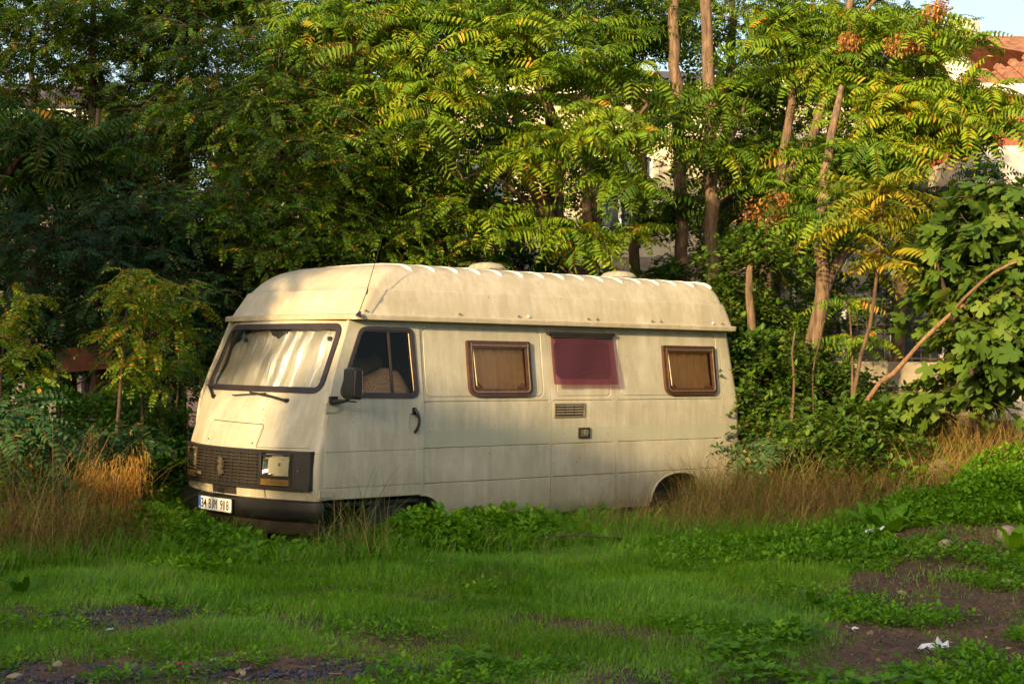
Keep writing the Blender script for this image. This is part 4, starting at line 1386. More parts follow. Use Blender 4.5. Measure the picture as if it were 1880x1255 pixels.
def frames(az, el, roll):
    """rotation matrices (n,3,3): x axis towards azimuth/elevation, z roughly up"""
    ca, sa, ce, se = np.cos(az), np.sin(az), np.cos(el), np.sin(el)
    X = np.stack([ca * ce, sa * ce, se], 1)
    Y = np.stack([-sa, ca, np.zeros_like(sa)], 1)
    Z = np.cross(X, Y)
    cr, sr = np.cos(roll)[:, None], np.sin(roll)[:, None]
    Y2 = Y * cr + Z * sr; Z2 = np.cross(X, Y2)
    return np.stack([X, Y2, Z2], 2)
def scatter(soup, tmpls, P, az, el, roll, sc, tint, rng):
    n = len(P)
    if n == 0: return
    k = rng.randint(0, len(tmpls), n)
    R = frames(az, el, roll)
    for q, (V, F, T) in enumerate(tmpls):
        m = np.where(k == q)[0]
        if len(m) == 0: continue
        W = np.einsum('nij,vj->nvi', R[m], V) * sc[m][:, None, None] + P[m][:, None, :]
        nv = len(V)
        Fq = (F[None] + (np.arange(len(m)) * nv)[:, None, None]).reshape(-1, F.shape[1])
        Tq = np.where(T[None] < -5, -1.0, np.clip(T[None] + tint[m][:, None], 0.001, 1.0))
        soup.add(W.reshape(-1, 3), [Fq], Tq.ravel())

def soup_tube(soup, pts, rad, sides=6, tint=0.5):
    v, f = tube(pts, rad, sides, caps=False)
    soup.add(np.array(v), [np.array(f)], np.full(len(v), tint))

RNG = np.random.RandomState(11)
AIL = [pinnate(RNG, 0.62, 11, 0.135, 0.017, droop=dr, fwd=0.30, ldroop=0.45, lod=1) for dr in (0.5, 0.9, 1.2, 1.6)] + [pinnate(RNG, 0.62, 9, 0.12, 0.019, droop=dr, fwd=0.15, ldroop=0.8, lod=1) for dr in (1.0, 1.9)] + [pinnate(RNG, 0.5, 7, 0.13, 0.021, droop=dr, fwd=0.45, ldroop=0.2, lod=1) for dr in (0.7, 1.3)]
AIL_LO = [pinnate(RNG, 0.62, 9, 0.135, 0.021, droop=dr, fwd=0.30, ldroop=0.45, lod=0) for dr in (0.7, 1.0, 1.3, 1.1)]
ROB = [pinnate(RNG, 0.30, 7, 0.058, 0.0170, droop=dr, fwd=0.20, ldroop=0.12, lod=1, taper=0.1, out=0.014) for dr in (0.3, 0.6, 0.9, 0.5, 0.8)]
ROB_LO = [pinnate(RNG, 0.30, 6, 0.060, 0.0210, droop=dr, fwd=0.20, ldroop=0.12, lod=0, taper=0.1, out=0.012) for dr in (0.4, 0.7, 1.0, 0.6)]
FIG = [lobed(RNG, 0.125, f) for f in (0.15, 0.3, 0.45, 0.25)]
SPR = [ovals(RNG, n, 0.05, 0.075, 0.024) for n in (6, 7, 8, 9)]
SMALL = [ovals(RNG, n, 0.03, 0.035, 0.012, 0.5, 0.03) for n in (6, 7, 8)]

LEAF_AIL = leaf_mat('ailanthus_leaf', [(0, (0.022, 0.055, 0.010)), (0.35, (0.055, 0.125, 0.012)), (0.65, (0.135, 0.235, 0.014)), (0.86, (0.23, 0.31, 0.018)), (0.96, (0.42, 0.30, 0.03)), (1, (0.45, 0.18, 0.03))])
LEAF_ROB = leaf_mat('robinia_leaf', [(0, (0.014, 0.048, 0.018)), (0.4, (0.036, 0.095, 0.010)), (0.75, (0.115, 0.21, 0.012)), (0.93, (0.21, 0.32, 0.020)), (0.965, (0.42, 0.24, 0.03)), (1, (0.5, 0.22, 0.03))])
LEAF_YEL = leaf_mat('yellowing_leaf', [(0, (0.07, 0.12, 0.015)), (0.4, (0.17, 0.21, 0.02)), (0.7, (0.34, 0.30, 0.02)), (1, (0.50, 0.30, 0.03))])
LEAF_FIG = leaf_mat('fig_leaf', [(0, (0.030, 0.072, 0.010)), (0.6, (0.080, 0.145, 0.016)), (1, (0.16, 0.21, 0.025))], 0.25, 0.55, stem=(0.12, 0.10, 0.04))
LEAF_IVY = leaf_mat('ivy_leaf', [(0, (0.025, 0.065, 0.010)), (0.6, (0.065, 0.13, 0.014)), (0.92, (0.13, 0.19, 0.02)), (1, (0.30, 0.24, 0.04))], 0.25, 0.4)
LEAF_WEED = leaf_mat('weed_leaf', [(0, (0.032, 0.100, 0.008)), (0.6, (0.105, 0.26, 0.012)), (1, (0.22, 0.40, 0.02))], 0.35, 0.5, stem=(0.06, 0.10, 0.02))
LEAF_BLUE = leaf_mat('bluish_leaf', [(0, (0.018, 0.062, 0.022)), (0.6, (0.044, 0.120, 0.036)), (0.95, (0.10, 0.19, 0.07)), (1, (0.4, 0.25, 0.04))], 0.3, 0.5)
LEAF_DEAD = leaf_mat('dry_seed', [(0, (0.16, 0.07, 0.025)), (0.6, (0.36, 0.17, 0.05)), (1, (0.55, 0.30, 0.10))], 0.3, 0.8, stem=(0.18, 0.07, 0.03))
BARK_A = bark_mat('grey_brown_bark', (0.055, 0.036, 0.024), (0.22, 0.145, 0.09))
BARK_D = bark_mat('dark_bark', (0.035, 0.024, 0.018), (0.11, 0.07, 0.045))
BARK_R = bark_mat('reddish_twig', (0.045, 0.028, 0.018), (0.16, 0.095, 0.055))

def resample(P, step=0.25):
    P = [np.array(p, float) for p in P]
    out = [P[0]]
    # Catmull-Rom
    for i in range(len(P) - 1):
        p0 = P[max(i - 1, 0)]; p1 = P[i]; p2 = P[i + 1]; p3 = P[min(i + 2, len(P) - 1)]
        n = max(2, int(np.linalg.norm(p2 - p1) / step))
        for k in range(1, n + 1):
            t_ = k / n
            out.append(0.5 * ((2 * p1) + (-p0 + p2) * t_ + (2 * p0 - 5 * p1 + 4 * p2 - p3) * t_ ** 2 + (-p0 + 3 * p1 - 3 * p2 + p3) * t_ ** 3))
    return np.array(out)

def blob_points(rng, blobs):
    P = []; C = []
    for (u, v, d, ru, rv, rd, n) in blobs:
        for _ in range(n):
            while True:
                q = rng.uniform(-1, 1, 3)
                r = np.linalg.norm(q)
                if r <= 1: break
            q = q / max(r, 1e-3) * (0.35 + 0.65 * r ** 0.6) if rng.rand() < 0.8 else q
            P.append(at(u + q[0] * ru, v + q[1] * rv, d + q[2] * rd)); C.append(at(u, v + rv * 0.6, d))
    return np.array(P), np.array(C)

def tree(name, label, cat, stems, blobs, kind, leaf, bark, seed, group=None, per_tip=(7, 10), lsc=1.0, tint=(0.45, 0.18), base_r=0.09, yellow=0.02, seeds=None, minz=None, twig=0.011, side_leaves=3, lo=False, twl=0.55, elr=(-0.7, 0.35)):
    """stems: list of (polyline, base radius, tip radius); blobs: crown masses (pixel u, v, depth, radii, tips)"""
    rng = np.random.RandomState(seed)
    ground = np.array(stems[0][0][0], float)
    root = thing(name, ground, label, cat, group)
    ws_ = Soup(); nodes = []; nrad = []
    for si, (poly, r0, r1) in enumerate(stems):
        P = resample(poly, 0.22)
        P[1:-1] += rng.normal(0, 0.012, P[1:-1].shape) * min(1.0, r0 * 14)
        rr = np.linspace(1, 0, len(P)) ** 0.8 * (r0 - r1) + r1
        if si == 0: rr[:2] *= 1.25
        soup_tube(ws_, P, rr, 9 if r0 > 0.05 else 7, 0.5)
        for i in range(1, len(P)): nodes.append(P[i]); nrad.append(rr[i])
    tips, cents = blob_points(rng, blobs)
    if minz is not None:
        keep = tips[:, 2] > minz; tips = tips[keep]
    N0 = np.array(nodes)
    order = np.argsort([np.min(np.linalg.norm(N0 - t, axis=1)) for t in tips]) if len(tips) else []
    LP = []; LAZ = []; LEL = []
    for oi in order:
        tp = tips[oi]
        A = np.array(nodes)
        dv = tp - A
        dist = np.linalg.norm(dv, axis=1)
        cost = dist + np.maximum(0, 0.25 * dist - dv[:, 2]) * 0.9
        j = int(np.argmin(cost))
        a = A[j]; L_ = dist[j]
        r_s = min(nrad[j] * 0.65, 0.008 + 0.012 * L_)
        n = max(2, int(L_ / 0.3))
        mid = (a + tp) / 2 + np.array([rng.normal(0, 0.07 * L_), rng.normal(0, 0.07 * L_), 0.10 * L_])
        Pp = resample([a, mid, tp], L_ / n)
        rr = np.linspace(r_s, twig * 0.45, len(Pp))
        soup_tube(ws_, Pp, rr, 5, 0.5)
        for i in range(1, len(Pp)): nodes.append(Pp[i]); nrad.append(rr[i])
        dr = Pp[-1] - Pp[-2]; haz = math.atan2(dr[1], dr[0])
        if kind == 'whorl':
            k = rng.randint(per_tip[0], per_tip[1] + 1)
            a0 = rng.uniform(0, 6.28)
            for q in range(k):
                LP.append(tp - dr / (np.linalg.norm(dr) + 1e-6) * 0.02 * q + rng.normal(0, 0.01, 3)); LAZ.append(a0 + q * 2.399); LEL.append(rng.uniform(-0.15, 0.75) * (1 - 0.6 * q / k) + 0.05)
            for q in range(side_leaves):
                i = rng.randint(max(1, len(Pp) // 2), len(Pp))
                LP.append(Pp[i]); LAZ.append(rng.uniform(0, 6.28)); LEL.append(rng.uniform(-0.3, 0.4))
        else:
            k = rng.randint(per_tip[0], per_tip[1] + 1)
            sp = twl
            d_h = np.array([math.cos(haz), math.sin(haz), rng.uniform(-0.5, 0.2)]); d_h /= np.linalg.norm(d_h)
            tw = np.array([tp + d_h * sp * q_ - np.array([0, 0, 0.18 * sp * q_ * q_]) for q_ in np.linspace(0, 1, 4)])
            soup_tube(ws_, tw, np.linspace(twig * 0.45, twig * 0.2, 4), 4, 0.5)
            for q in range(k):
                f_ = (q + 0.5) / k
                i = f_ * 3; i0 = min(int(i), 2); p = tw[i0] + (tw[i0 + 1] - tw[i0]) * (i - i0)
                if rng.rand() < 0.35: p = Pp[rng.randint(max(1, len(Pp) * 1 // 3), len(Pp))]
                LP.append(p + rng.normal(0, 0.015, 3)); LAZ.append(haz + (1 if q % 2 else -1) * rng.uniform(0.6, 1.5)); LEL.append(rng.uniform(*elr))
    link('trunk', ws_.mesh('trunk', bark), root)
    LP = np.array(LP); n = len(LP)
    cs = Soup()
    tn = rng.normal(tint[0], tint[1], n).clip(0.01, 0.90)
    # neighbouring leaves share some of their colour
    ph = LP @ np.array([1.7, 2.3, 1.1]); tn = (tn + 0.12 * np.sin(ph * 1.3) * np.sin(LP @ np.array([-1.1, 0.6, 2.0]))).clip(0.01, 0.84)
    tn[rng.rand(n) < yellow * 0.4] = rng.uniform(0.90, 0.96)
    tm = {('whorl', False): AIL, ('whorl', True): AIL_LO, ('alt', False): ROB, ('alt', True): ROB_LO, ('fig', False): FIG, ('sprig', False): SPR}[(kind, lo)]
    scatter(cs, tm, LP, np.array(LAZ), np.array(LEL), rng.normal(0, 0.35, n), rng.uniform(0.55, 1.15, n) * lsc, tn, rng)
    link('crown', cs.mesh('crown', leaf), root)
    if seeds:
        for (u, v, d, r) in seeds:
            ss = Soup(); m_ = 260
            q = rng.normal(0, 1, (m_, 3)); q /= np.linalg.norm(q, axis=1)[:, None]; q *= (rng.rand(m_) ** 0.45)[:, None] * r
            q[:, 2] *= 0.8
            c = at(u, v, d)
            P = q + c
            tmp = np.array([[0, 0, 0], [0.025, 0.009, 0], [0.05, 0, 0.003], [0.025, -0.009, 0.0]]); 
            scatter(ss, [(tmp, np.array([[0, 1, 2, 3]]), np.zeros(4))], P, rng.uniform(0, 6.28, m_), rng.uniform(-1.5, 0.2, m_), rng.uniform(0, 3, m_), rng.uniform(0.8, 1.3, m_), rng.uniform(0.1, 1, m_), rng)
            j = int(np.argmin(np.linalg.norm(np.array(nodes) - c, axis=1)))
            soup_tube(ss, resample([nodes[j], c + np.array([0, 0, 0.05]), c - np.array([0, 0, 0.08])], 0.15), 0.005, 4, -1)
            for q2 in P[::9]: soup_tube(ss, [c, (c + q2) / 2 + np.array([0, 0, 0.01]), q2], 0.002, 3, -1)
            link('seed_cluster', ss.mesh('seed_cluster', LEAF_DEAD), root)
    return root
def gp(u, d, dz=0.0):
    """ground point under pixel column u at depth d"""
    s = (u - 940) / 2918.68 * d
    x, y = xy_of(s, d)
    return np.array([x, y, ground_z(x, y) + dz])
# ================================================================== BUILDINGS BEHIND THE TREES
PLASTER = simple('cream_plaster', (0.52, 0.46, 0.34), 0.9, noise=0.18, nscale=1.5)
PLASTER2 = simple('pale_plaster', (0.60, 0.57, 0.50), 0.9, noise=0.15, nscale=1.2)
PINK = simple('faded_red_plaster', (0.42, 0.10, 0.075), 0.9, noise=0.25, nscale=1.5)
CONC = simple('weathered_concrete', (0.27, 0.235, 0.18), 0.95, noise=0.4, nscale=3, bump=0.5)
TILE = simple('red_roof_tile', (0.26, 0.115, 0.06), 0.85, noise=0.6, nscale=9, bump=1.0, bscale=6)
DTILE = simple('dark_roof_sheet', (0.07, 0.06, 0.06), 0.8, noise=0.3)
WINF = simple('window_frame_white', (0.55, 0.56, 0.58), 0.5, noise=0.1)
PANE = simple('window_dark_pane', (0.05, 0.07, 0.09), 0.08, spec=0.8)
GREENM = simple('green_painted_iron', (0.02, 0.20, 0.12), 0.5, noise=0.2)
IRON = simple('rusty_iron', (0.10, 0.06, 0.045), 0.8, noise=0.4)
def facade(name, u0, u1, d, z1, depth, mat, label, cat, wins, roofmat=None, rot=0.0, extra=None, z0=-0.5, roof_h=1.2, floors=()):
    """block whose front face runs between pixel columns u0..u1 at depth d, facing the camera"""
    A = at(u0, 661, d - rot); B_ = at(u1, 661, d + rot)
    A[2] = B_[2] = 0
    ex = B_ - A; W = np.linalg.norm(ex); ex /= W
    ey = np.array([-ex[1], ex[0], 0])
    if ey @ FW < 0: ey = -ey
    def P(x, y, z): return A + ex * x + ey * y + np.array([0, 0, z])
    def bx(x0, x1, y0, y1, za, zb):
        v = [P(x, y, z) for x in (x0, x1) for y in (y0, y1) for z in (za, zb)]
        return v, box(0, 1, 0, 1, 0, 1)[1]
    def mk(n, parts, m_, par, lab=None):
        mm = mesh_from(n, *join(parts), m_); fix_normals(mm); return link(n, mm, par, lab)
    root = thing(name, P(W / 2, depth / 2, 0), label, cat)
    # wall with real window holes
    o = temp(*bx(0, W, 0, depth, z0, z1))
    holes = [bx(x, x + w_, -0.5, 0.35, z, z + h) for x, z, w_, h in wins]
    if holes: cut(o, [join(holes)])
    me_ = setmat(o.data, mat); bpy.data.objects.remove(o); me_.name = 'wall'
    link('wall', me_, root)
    for x, z, w_, h in wins:
        f = mk('window', [bx(x, x + w_, 0.10, 0.16, z, z + 0.07), bx(x, x + w_, 0.10, 0.16, z + h - 0.07, z + h), bx(x, x + 0.07, 0.102, 0.158, z + 0.07, z + h - 0.07), bx(x + w_ - 0.07, x + w_, 0.102, 0.158, z + 0.07, z + h - 0.07), bx(x + w_ / 2 - 0.03, x + w_ / 2 + 0.03, 0.104, 0.156, z + 0.07, z + h - 0.07)], WINF, root)
        mk('pane', [bx(x, x + w_, 0.20, 0.22, z, z + h)], PANE, f)
        mk('sill', [bx(x - 0.08, x + w_ + 0.08, -0.08, 0.098, z - 0.07, z - 0.003)], CONC, f)
    for zf in floors:
        mk('floor_band', [bx(-0.05, W + 0.05, -0.10, -0.003, zf - 0.14, zf + 0.14)], CONC if mat is not PINK else PLASTER2, root)
    if roofmat is not None:
        ov = 0.45
        rv = [P(-ov, -ov, z1), P(W + ov, -ov, z1), P(W + ov, depth + ov, z1), P(-ov, depth + ov, z1), P(depth / 2, depth / 2, z1 + roof_h), P(W - depth / 2, depth / 2, z1 + roof_h)]
        rf = [(0, 1, 5, 4), (1, 2, 5), (2, 3, 4, 5), (3, 0, 4), (0, 3, 2, 1)]
        mm = mesh_from('roof', rv, rf, roofmat); fix_normals(mm); rfo = link('roof', mm, root)
        # tile courses: round ridges running up the front slope
        if roofmat is TILE:
            rows = []
            n = int(W / 0.21)
            for i in range(n):
                x = -ov + (W + 2 * ov) * (i + 0.5) / n
                t_ = min(1.0, (x + ov) / (depth / 2 + ov), (W + ov - x) / (depth / 2 + ov))
                a = P(x, -ov, z1 + 0.03); b2 = P(x, -ov + (depth / 2 + ov) * t_, z1 + 0.03 + roof_h * t_)
                rows.append(tube([a, b2], 0.075, 6))
            mk('tiles', rows, TILE, rfo)
        mk('eaves', [bx(-ov, W + ov, -ov - 0.02, -ov + 0.06, z1 - 0.16, z1 - 0.004)], PLASTER2, root)
    if extra: extra(root, P, bx, mk, W)
    return root
# long pale apartment building behind everything
ww = []
for fl, zz in enumerate((1.0, 3.9)):
    for i in range(8):
        ww.append((1.0 + i * 2.35 + (0.5 if fl else 0), zz, 1.15 if i % 3 else 1.7, 1.35))
def cols_extra(root, P, bx, mk, W):
    for i, (x, wd) in enumerate(((2.0, 3.2), (9.6, 3.4), (15.2, 3.0))):
        b1 = mk('balcony', [bx(x, x + wd, -1.1, -0.004, 3.0, 3.18)], CONC, root)
        bars = [bx(x + 0.02, x + wd - 0.02, -1.08, -1.04, 4.02, 4.07)] + [bx(x + 0.05 + k * 0.13, x + 0.07 + k * 0.13, -1.07, -1.05, 3.184, 4.016) for k in range(int((wd - 0.1) / 0.13))]
        mk('railing', bars, WINF, b1)
    mk('drainpipe', [tube([P(8.7, -0.10, 0), P(8.7, -0.10, 6.3)], 0.06, 8)], WINF, root)
facade('apartment_building', 430, 1560, 27.5, 6.35, 7.5, PLASTER, 'long cream apartment block mostly hidden behind the trees above the van', 'building', ww, DTILE, rot=-0.6, extra=cols_extra, floors=(3.3,), roof_h=1.0)
# upper right: white house with a red panel and cloth
def shop_extra(root, P, bx, mk, W):
    mk('awning', [bx(0.3, 2.2, -0.55, -0.01, 4.25, 4.9)], PINK, root)
    mk('laundry', [bx(2.6, 3.1, -0.30, -0.28, 2.9, 3.5)], PINK, root)
facade('white_house', 1345, 1640, 24.5, 6.0, 2.2, PLASTER2, 'white house with a red awning seen through the thin trees right of the tall trunks', 'building', [(0.5, 2.5, 0.9, 1.3), (1.6, 0.9, 0.8, 1.2)], DTILE, extra=shop_extra, roof_h=0.5)
# right: red house with tiled roof and green balcony
def red_extra(root, P, bx, mk, W):
    mk('pale_storey', [bx(-0.03, W + 0.03, -0.03, 5.03, -0.3, 4.9)], PLASTER2, root)
    b1 = mk('balcony', [bx(0.6, W, -1.2, -0.035, 3.05, 3.22)], CONC, root)
    bars = [bx(0.6, W, -1.19, -1.14, 4.10, 4.16), bx(0.6, W, -1.18, -1.15, 3.32, 3.36)]
    bars += [bx(0.7 + k * 0.16, 0.725 + k * 0.16, -1.178, -1.152, 3.362, 4.098) for k in range(int((W - 0.8) / 0.16))]
    bars += [bx(0.6, 0.65, -1.18, -1.15, 3.225, 4.1)]
    mk('railing', bars, GREENM, b1)
    mk('gutter', [tube([P(-0.4, -0.52, 5.62), P(W + 0.4, -0.52, 5.62)], 0.07, 8)], WINF, root)
facade('red_house', 1800, 2110, 23.5, 5.75, 5.0, PINK, 'faded red house with orange tiled roof and green balcony railing, top right', 'building', [], TILE, extra=red_extra, roof_h=1.3)
# minaret-like chimney stack poking above the right trees
ch = at(1765, 100, 27)
mm = mesh_from('chimney_stack', *join([box(ch[0] - .4, ch[0] + .4, ch[1] - .4, ch[1] + .4, 0, 6.9), box(ch[0] - .48, ch[0] + .48, ch[1] - .48, ch[1] + .48, 6.902, 7.05), box(ch[0] - .22, ch[0] + .22, ch[1] - .22, ch[1] + .22, 7.052, 7.5)]), PLASTER2)
tag(link('chimney_stack', mm), 'pale square chimney stack rising behind the upper right trees', 'chimney')
# grey house far left
facade('grey_house', -120, 150, 26, 5.6, 5.0, simple('grey_plaster', (0.16, 0.15, 0.15), 0.9, noise=0.2), 'dark grey house glimpsed through leaves at the upper left edge', 'building', [(0.8, 3.4, 0.8, 1.1)], DTILE, roof_h=0.9)

# low ribbed concrete wall with barred window, right of the van
d = 19.0
A = at(1490, 661, d); B_ = at(1800, 661, d)
A[2] = B_[2] = 0
ex = (B_ - A); W_ = np.linalg.norm(ex); ex /= W_; ey = np.array([-ex[1], ex[0], 0]); 
if ey @ FW < 0: ey = -ey
def PW_(x, y, z): return A + ex * x + ey * y + np.array([0, 0, z])
def bxw(x0, x1, y0, y1, za, zb):
    return [PW_(x, y, z) for x in (x0, x1) for y in (y0, y1) for z in (za, zb)], box(0, 1, 0, 1, 0, 1)[1]
wall = thing('garden_wall', PW_(W_ / 2, 0, 0), 'low ribbed concrete wall behind the leaning pole', 'wall')
mm = mesh_from('wall', *bxw(0, W_, 0, 0.2, 0, 1.38), CONC); fix_normals(mm); link('wall_panel', mm, wall)
mm = mesh_from('ribs', *join([bxw(0.02, W_ - 0.02, -0.018, -0.002, 0.55 + k * 0.055, 0.575 + k * 0.055) for k in range(13)]), CONC); fix_normals(mm); link('ribs', mm, wall)
mm = mesh_from('coping', *bxw(-0.03, W_ + 0.03, -0.05, 0.25, 1.382, 1.68), CONC); fix_normals(mm); link('coping', mm, wall)
cg = thing('window_cage', PW_(1.2, 0.3, 1.68), 'rusty square wire grid over a bluish window above the low wall', 'window grid')
bars = [bxw(0.45 + k * 0.11, 0.458 + k * 0.11, 0.10, 0.108, 1.69, 2.45) for k in range(12)] + [bxw(0.42, 1.70, 0.109, 0.117, 1.72 + k * 0.10, 1.728 + k * 0.10) for k in range(8)]
mm = mesh_from('grid', *join(bars), IRON); fix_normals(mm); link('grid', mm, cg)
mm = mesh_from('glazing', *bxw(0.5, 1.65, 0.45, 0.47, 1.7, 2.9), PANE); fix_normals(mm); gz = link('glazing', mm, cg)
mm = mesh_from('frame', *join([bxw(0.44 + k * 0.60, 0.50 + k * 0.60, 0.42, 0.48, 1.69, 2.95) for k in range(3)]), WINF); fix_normals(mm); link('frame', mm, cg)

# dark tarpaulin and faded poster under the left trees
TARP = simple('grey_tarpaulin', (0.060, 0.052, 0.048), 0.75, noise=0.3, nscale=4)
V = []; F = []
for i in range(31):
    for k in range(13):
        u = 150 + 190 * i / 30; t_ = k / 12
        v0 = 735 - 75 * i / 30; v = v0 + (900 - v0) * t_
        p = at(u, v, 16.4 + 0.10 * math.sin(i * 0.9 + t_ * 2) + 0.5 * (1 - t_) * 0)
        V.append(p)
for i in range(30):
    for k in range(12):
        a = i * 13 + k
        F.append((a, a + 1, a + 14, a + 13))
mm = mesh_from('tarpaulin', V, F, TARP, 60)
tag(link('tarpaulin', mm), 'dark grey tarpaulin hanging in folds under the left trees', 'tarpaulin')
POST = simple('faded_poster', (0.20, 0.07, 0.05), 0.8, noise=0.45, nscale=2.2)
A1 = at(105, 640, 17.2); B1 = at(205, 632, 17.2)
mm = mesh_from('poster_board', [A1, B1, B1 - np.array([0, 0, 0.26]), A1 - np.array([0, 0, 0.26])] + [p + FW * 0.03 for p in (A1, B1, B1 - np.array([0, 0, 0.26]), A1 - np.array([0, 0, 0.26]))], [(0, 1, 2, 3), (7, 6, 5, 4), (0, 4, 5, 1), (1, 5, 6, 2), (2, 6, 7, 3), (3, 7, 4, 0)], POST); fix_normals(mm)
pb_ = link('poster_board', mm); tag(pb_, 'faded reddish pink poster board above the dark tarpaulin on the left', 'poster')
mm = mesh_from('post', *join([tube([gp(112, 17.25), A1 + FW * 0.06], 0.03, 6), tube([gp(200, 17.25), B1 + FW * 0.06], 0.03, 6)]), BARK_D)
link('post', mm, pb_)

# overhead cable upper right
pts = [at(1300, 62, 21) + np.array([0, 0, -0.0]), at(1500, 18, 20.5), at(1700, -10, 20)]
mm = mesh_from('cable', *tube(resample(pts, 0.5), 0.012, 5), BLACKP)
tag(link('cable', mm), 'thin black overhead cable crossing the sky at the top right', 'cable')
pts = [at(1790, 258, 22.2), at(1850, 252, 22.2), at(1960, 246, 22.2)]
tag(link('cable', mesh_from('cable', *tube(resample(pts, 0.5), 0.010, 5), BLACKP)), 'thin dark wire in front of the red house above its green railing', 'cable')

# ================================================================== TREES
AW = 'whorl'; RB = 'alt'
# --- the sunlit many-stemmed tree of heaven over the van
c0 = gp(1075, 17.6)
tree('ailanthus_tree', 'sunlit many-stemmed tree of heaven arching over the middle of the van roof', 'tree',
     [([gp(1075, 17.6), at(1068, 640, 17.6), at(1055, 490, 17.5), at(1010, 400, 17.2), at(930, 270, 16.6)], 0.13, 0.035),
      ([at(1062, 560, 17.6), at(1100, 440, 17.5), at(1085, 345, 17.3), at(1075, 280, 17.0)], 0.07, 0.03),
      ([at(1060, 520, 17.6), at(1020, 380, 17.4), at(1030, 250, 17.2), at(960, 120, 16.9), at(900, 40, 16.8)], 0.085, 0.025),
      ([at(1000, 395, 17.2), at(900, 320, 16.9), at(850, 330, 16.6)], 0.03, 0.015),
      ([at(1085, 345, 17.3), at(1150, 250, 17), at(1190, 190, 16.7)], 0.035, 0.02)],
     [(860, 110, 16.4, 150, 90, 0.8, 18), (1030, 240, 16.2, 120, 90, 0.7, 15), (1120, 300, 15.9, 90, 70, 0.5, 10), (760, 200, 16.3, 90, 80, 0.6, 10),
      (1120, 150, 16.5, 80, 60, 0.6, 9), (950, 40, 17, 150, 60, 0.8, 12), (930, 430, 16.9, 90, 40, 0.4, 7), (1090, 440, 17.0, 90, 40, 0.4, 6)],
     AW, LEAF_AIL, BARK_A, 21, tint=(0.62, 0.16), per_tip=(8, 11), yellow=0.012)
tree('ailanthus_tree', 'tree of heaven with rusty seed bunches at the top left of centre', 'tree',
     [([gp(640, 18.5), at(650, 560, 18.4), at(690, 330, 18.0), at(680, 180, 17.7), at(640, 40, 17.5)], 0.12, 0.03),
      ([at(690, 330, 18), at(740, 180, 17.8), at(760, 60, 17.6)], 0.06, 0.02)],
     [(650, 60, 17.4, 110, 70, 0.8, 13), (560, 30, 17.6, 80, 50, 0.6, 8), (770, 40, 17.4, 90, 60, 0.6, 9), (700, 320, 17.0, 90, 70, 0.6, 9)],
     AW, LEAF_AIL, BARK_A, 22, tint=(0.55, 0.16), per_tip=(8, 10), seeds=[(600, 100, 17.1, 0.18), (628, 92, 17.0, 0.13), (715, 42, 17.0, 0.16)])
# --- robinias left of the middle, leaf tint painted darker on those in shade
def rob(u, d, top, label, blobs, seed, tint, leaf=LEAF_ROB, r0=0.11, yellow=0.03, lean=0, per=(9, 13), lsc=1.0, lo=False, bark=BARK_D):
    us = u + lean
    return tree('robinia_tree', label, 'tree',
         [([gp(u, d), at((u * 2 + us) / 3, 640, d), at((u + 2 * us) / 3, (640 + top) / 2, d), at(us, top, d)], r0, 0.02)],
         blobs, RB, leaf, bark, seed, tint=tint, yellow=yellow, per_tip=per, lsc=lsc, lo=lo, group=None)
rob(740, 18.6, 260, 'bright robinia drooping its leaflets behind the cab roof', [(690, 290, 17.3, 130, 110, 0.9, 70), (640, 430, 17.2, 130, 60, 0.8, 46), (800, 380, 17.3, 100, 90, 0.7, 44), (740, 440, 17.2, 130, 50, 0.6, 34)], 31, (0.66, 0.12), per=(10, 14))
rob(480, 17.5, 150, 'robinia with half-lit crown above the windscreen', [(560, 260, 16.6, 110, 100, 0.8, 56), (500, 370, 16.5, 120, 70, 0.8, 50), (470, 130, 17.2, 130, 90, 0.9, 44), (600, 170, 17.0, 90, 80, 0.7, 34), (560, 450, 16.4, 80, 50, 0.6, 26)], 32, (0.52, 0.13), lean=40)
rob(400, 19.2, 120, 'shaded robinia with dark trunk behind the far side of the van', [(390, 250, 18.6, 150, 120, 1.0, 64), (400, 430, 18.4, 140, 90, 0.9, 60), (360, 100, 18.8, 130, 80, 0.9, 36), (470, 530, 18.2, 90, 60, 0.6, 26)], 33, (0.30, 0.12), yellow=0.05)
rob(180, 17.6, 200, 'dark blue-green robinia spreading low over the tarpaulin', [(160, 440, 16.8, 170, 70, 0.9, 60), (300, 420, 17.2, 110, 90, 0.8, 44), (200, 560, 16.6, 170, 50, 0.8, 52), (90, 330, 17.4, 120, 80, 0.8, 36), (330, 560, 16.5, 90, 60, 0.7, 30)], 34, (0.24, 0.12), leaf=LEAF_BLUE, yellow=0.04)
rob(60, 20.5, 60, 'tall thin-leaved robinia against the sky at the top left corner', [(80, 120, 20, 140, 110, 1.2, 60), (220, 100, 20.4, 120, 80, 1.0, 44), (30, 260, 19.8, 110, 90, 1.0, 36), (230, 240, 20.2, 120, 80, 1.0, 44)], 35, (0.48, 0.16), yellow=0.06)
rob(330, 21.5, 30, 'robinia with bare pinkish twigs reaching into the sky at upper left', [(330, 60, 21, 110, 70, 1.0, 36), (450, 60, 21, 110, 70, 1.0, 40), (300, 180, 21, 130, 80, 1.0, 44), (560, 120, 20.6, 90, 70, 0.8, 30)], 36, (0.55, 0.15), bark=BARK_R, yellow=0.05)
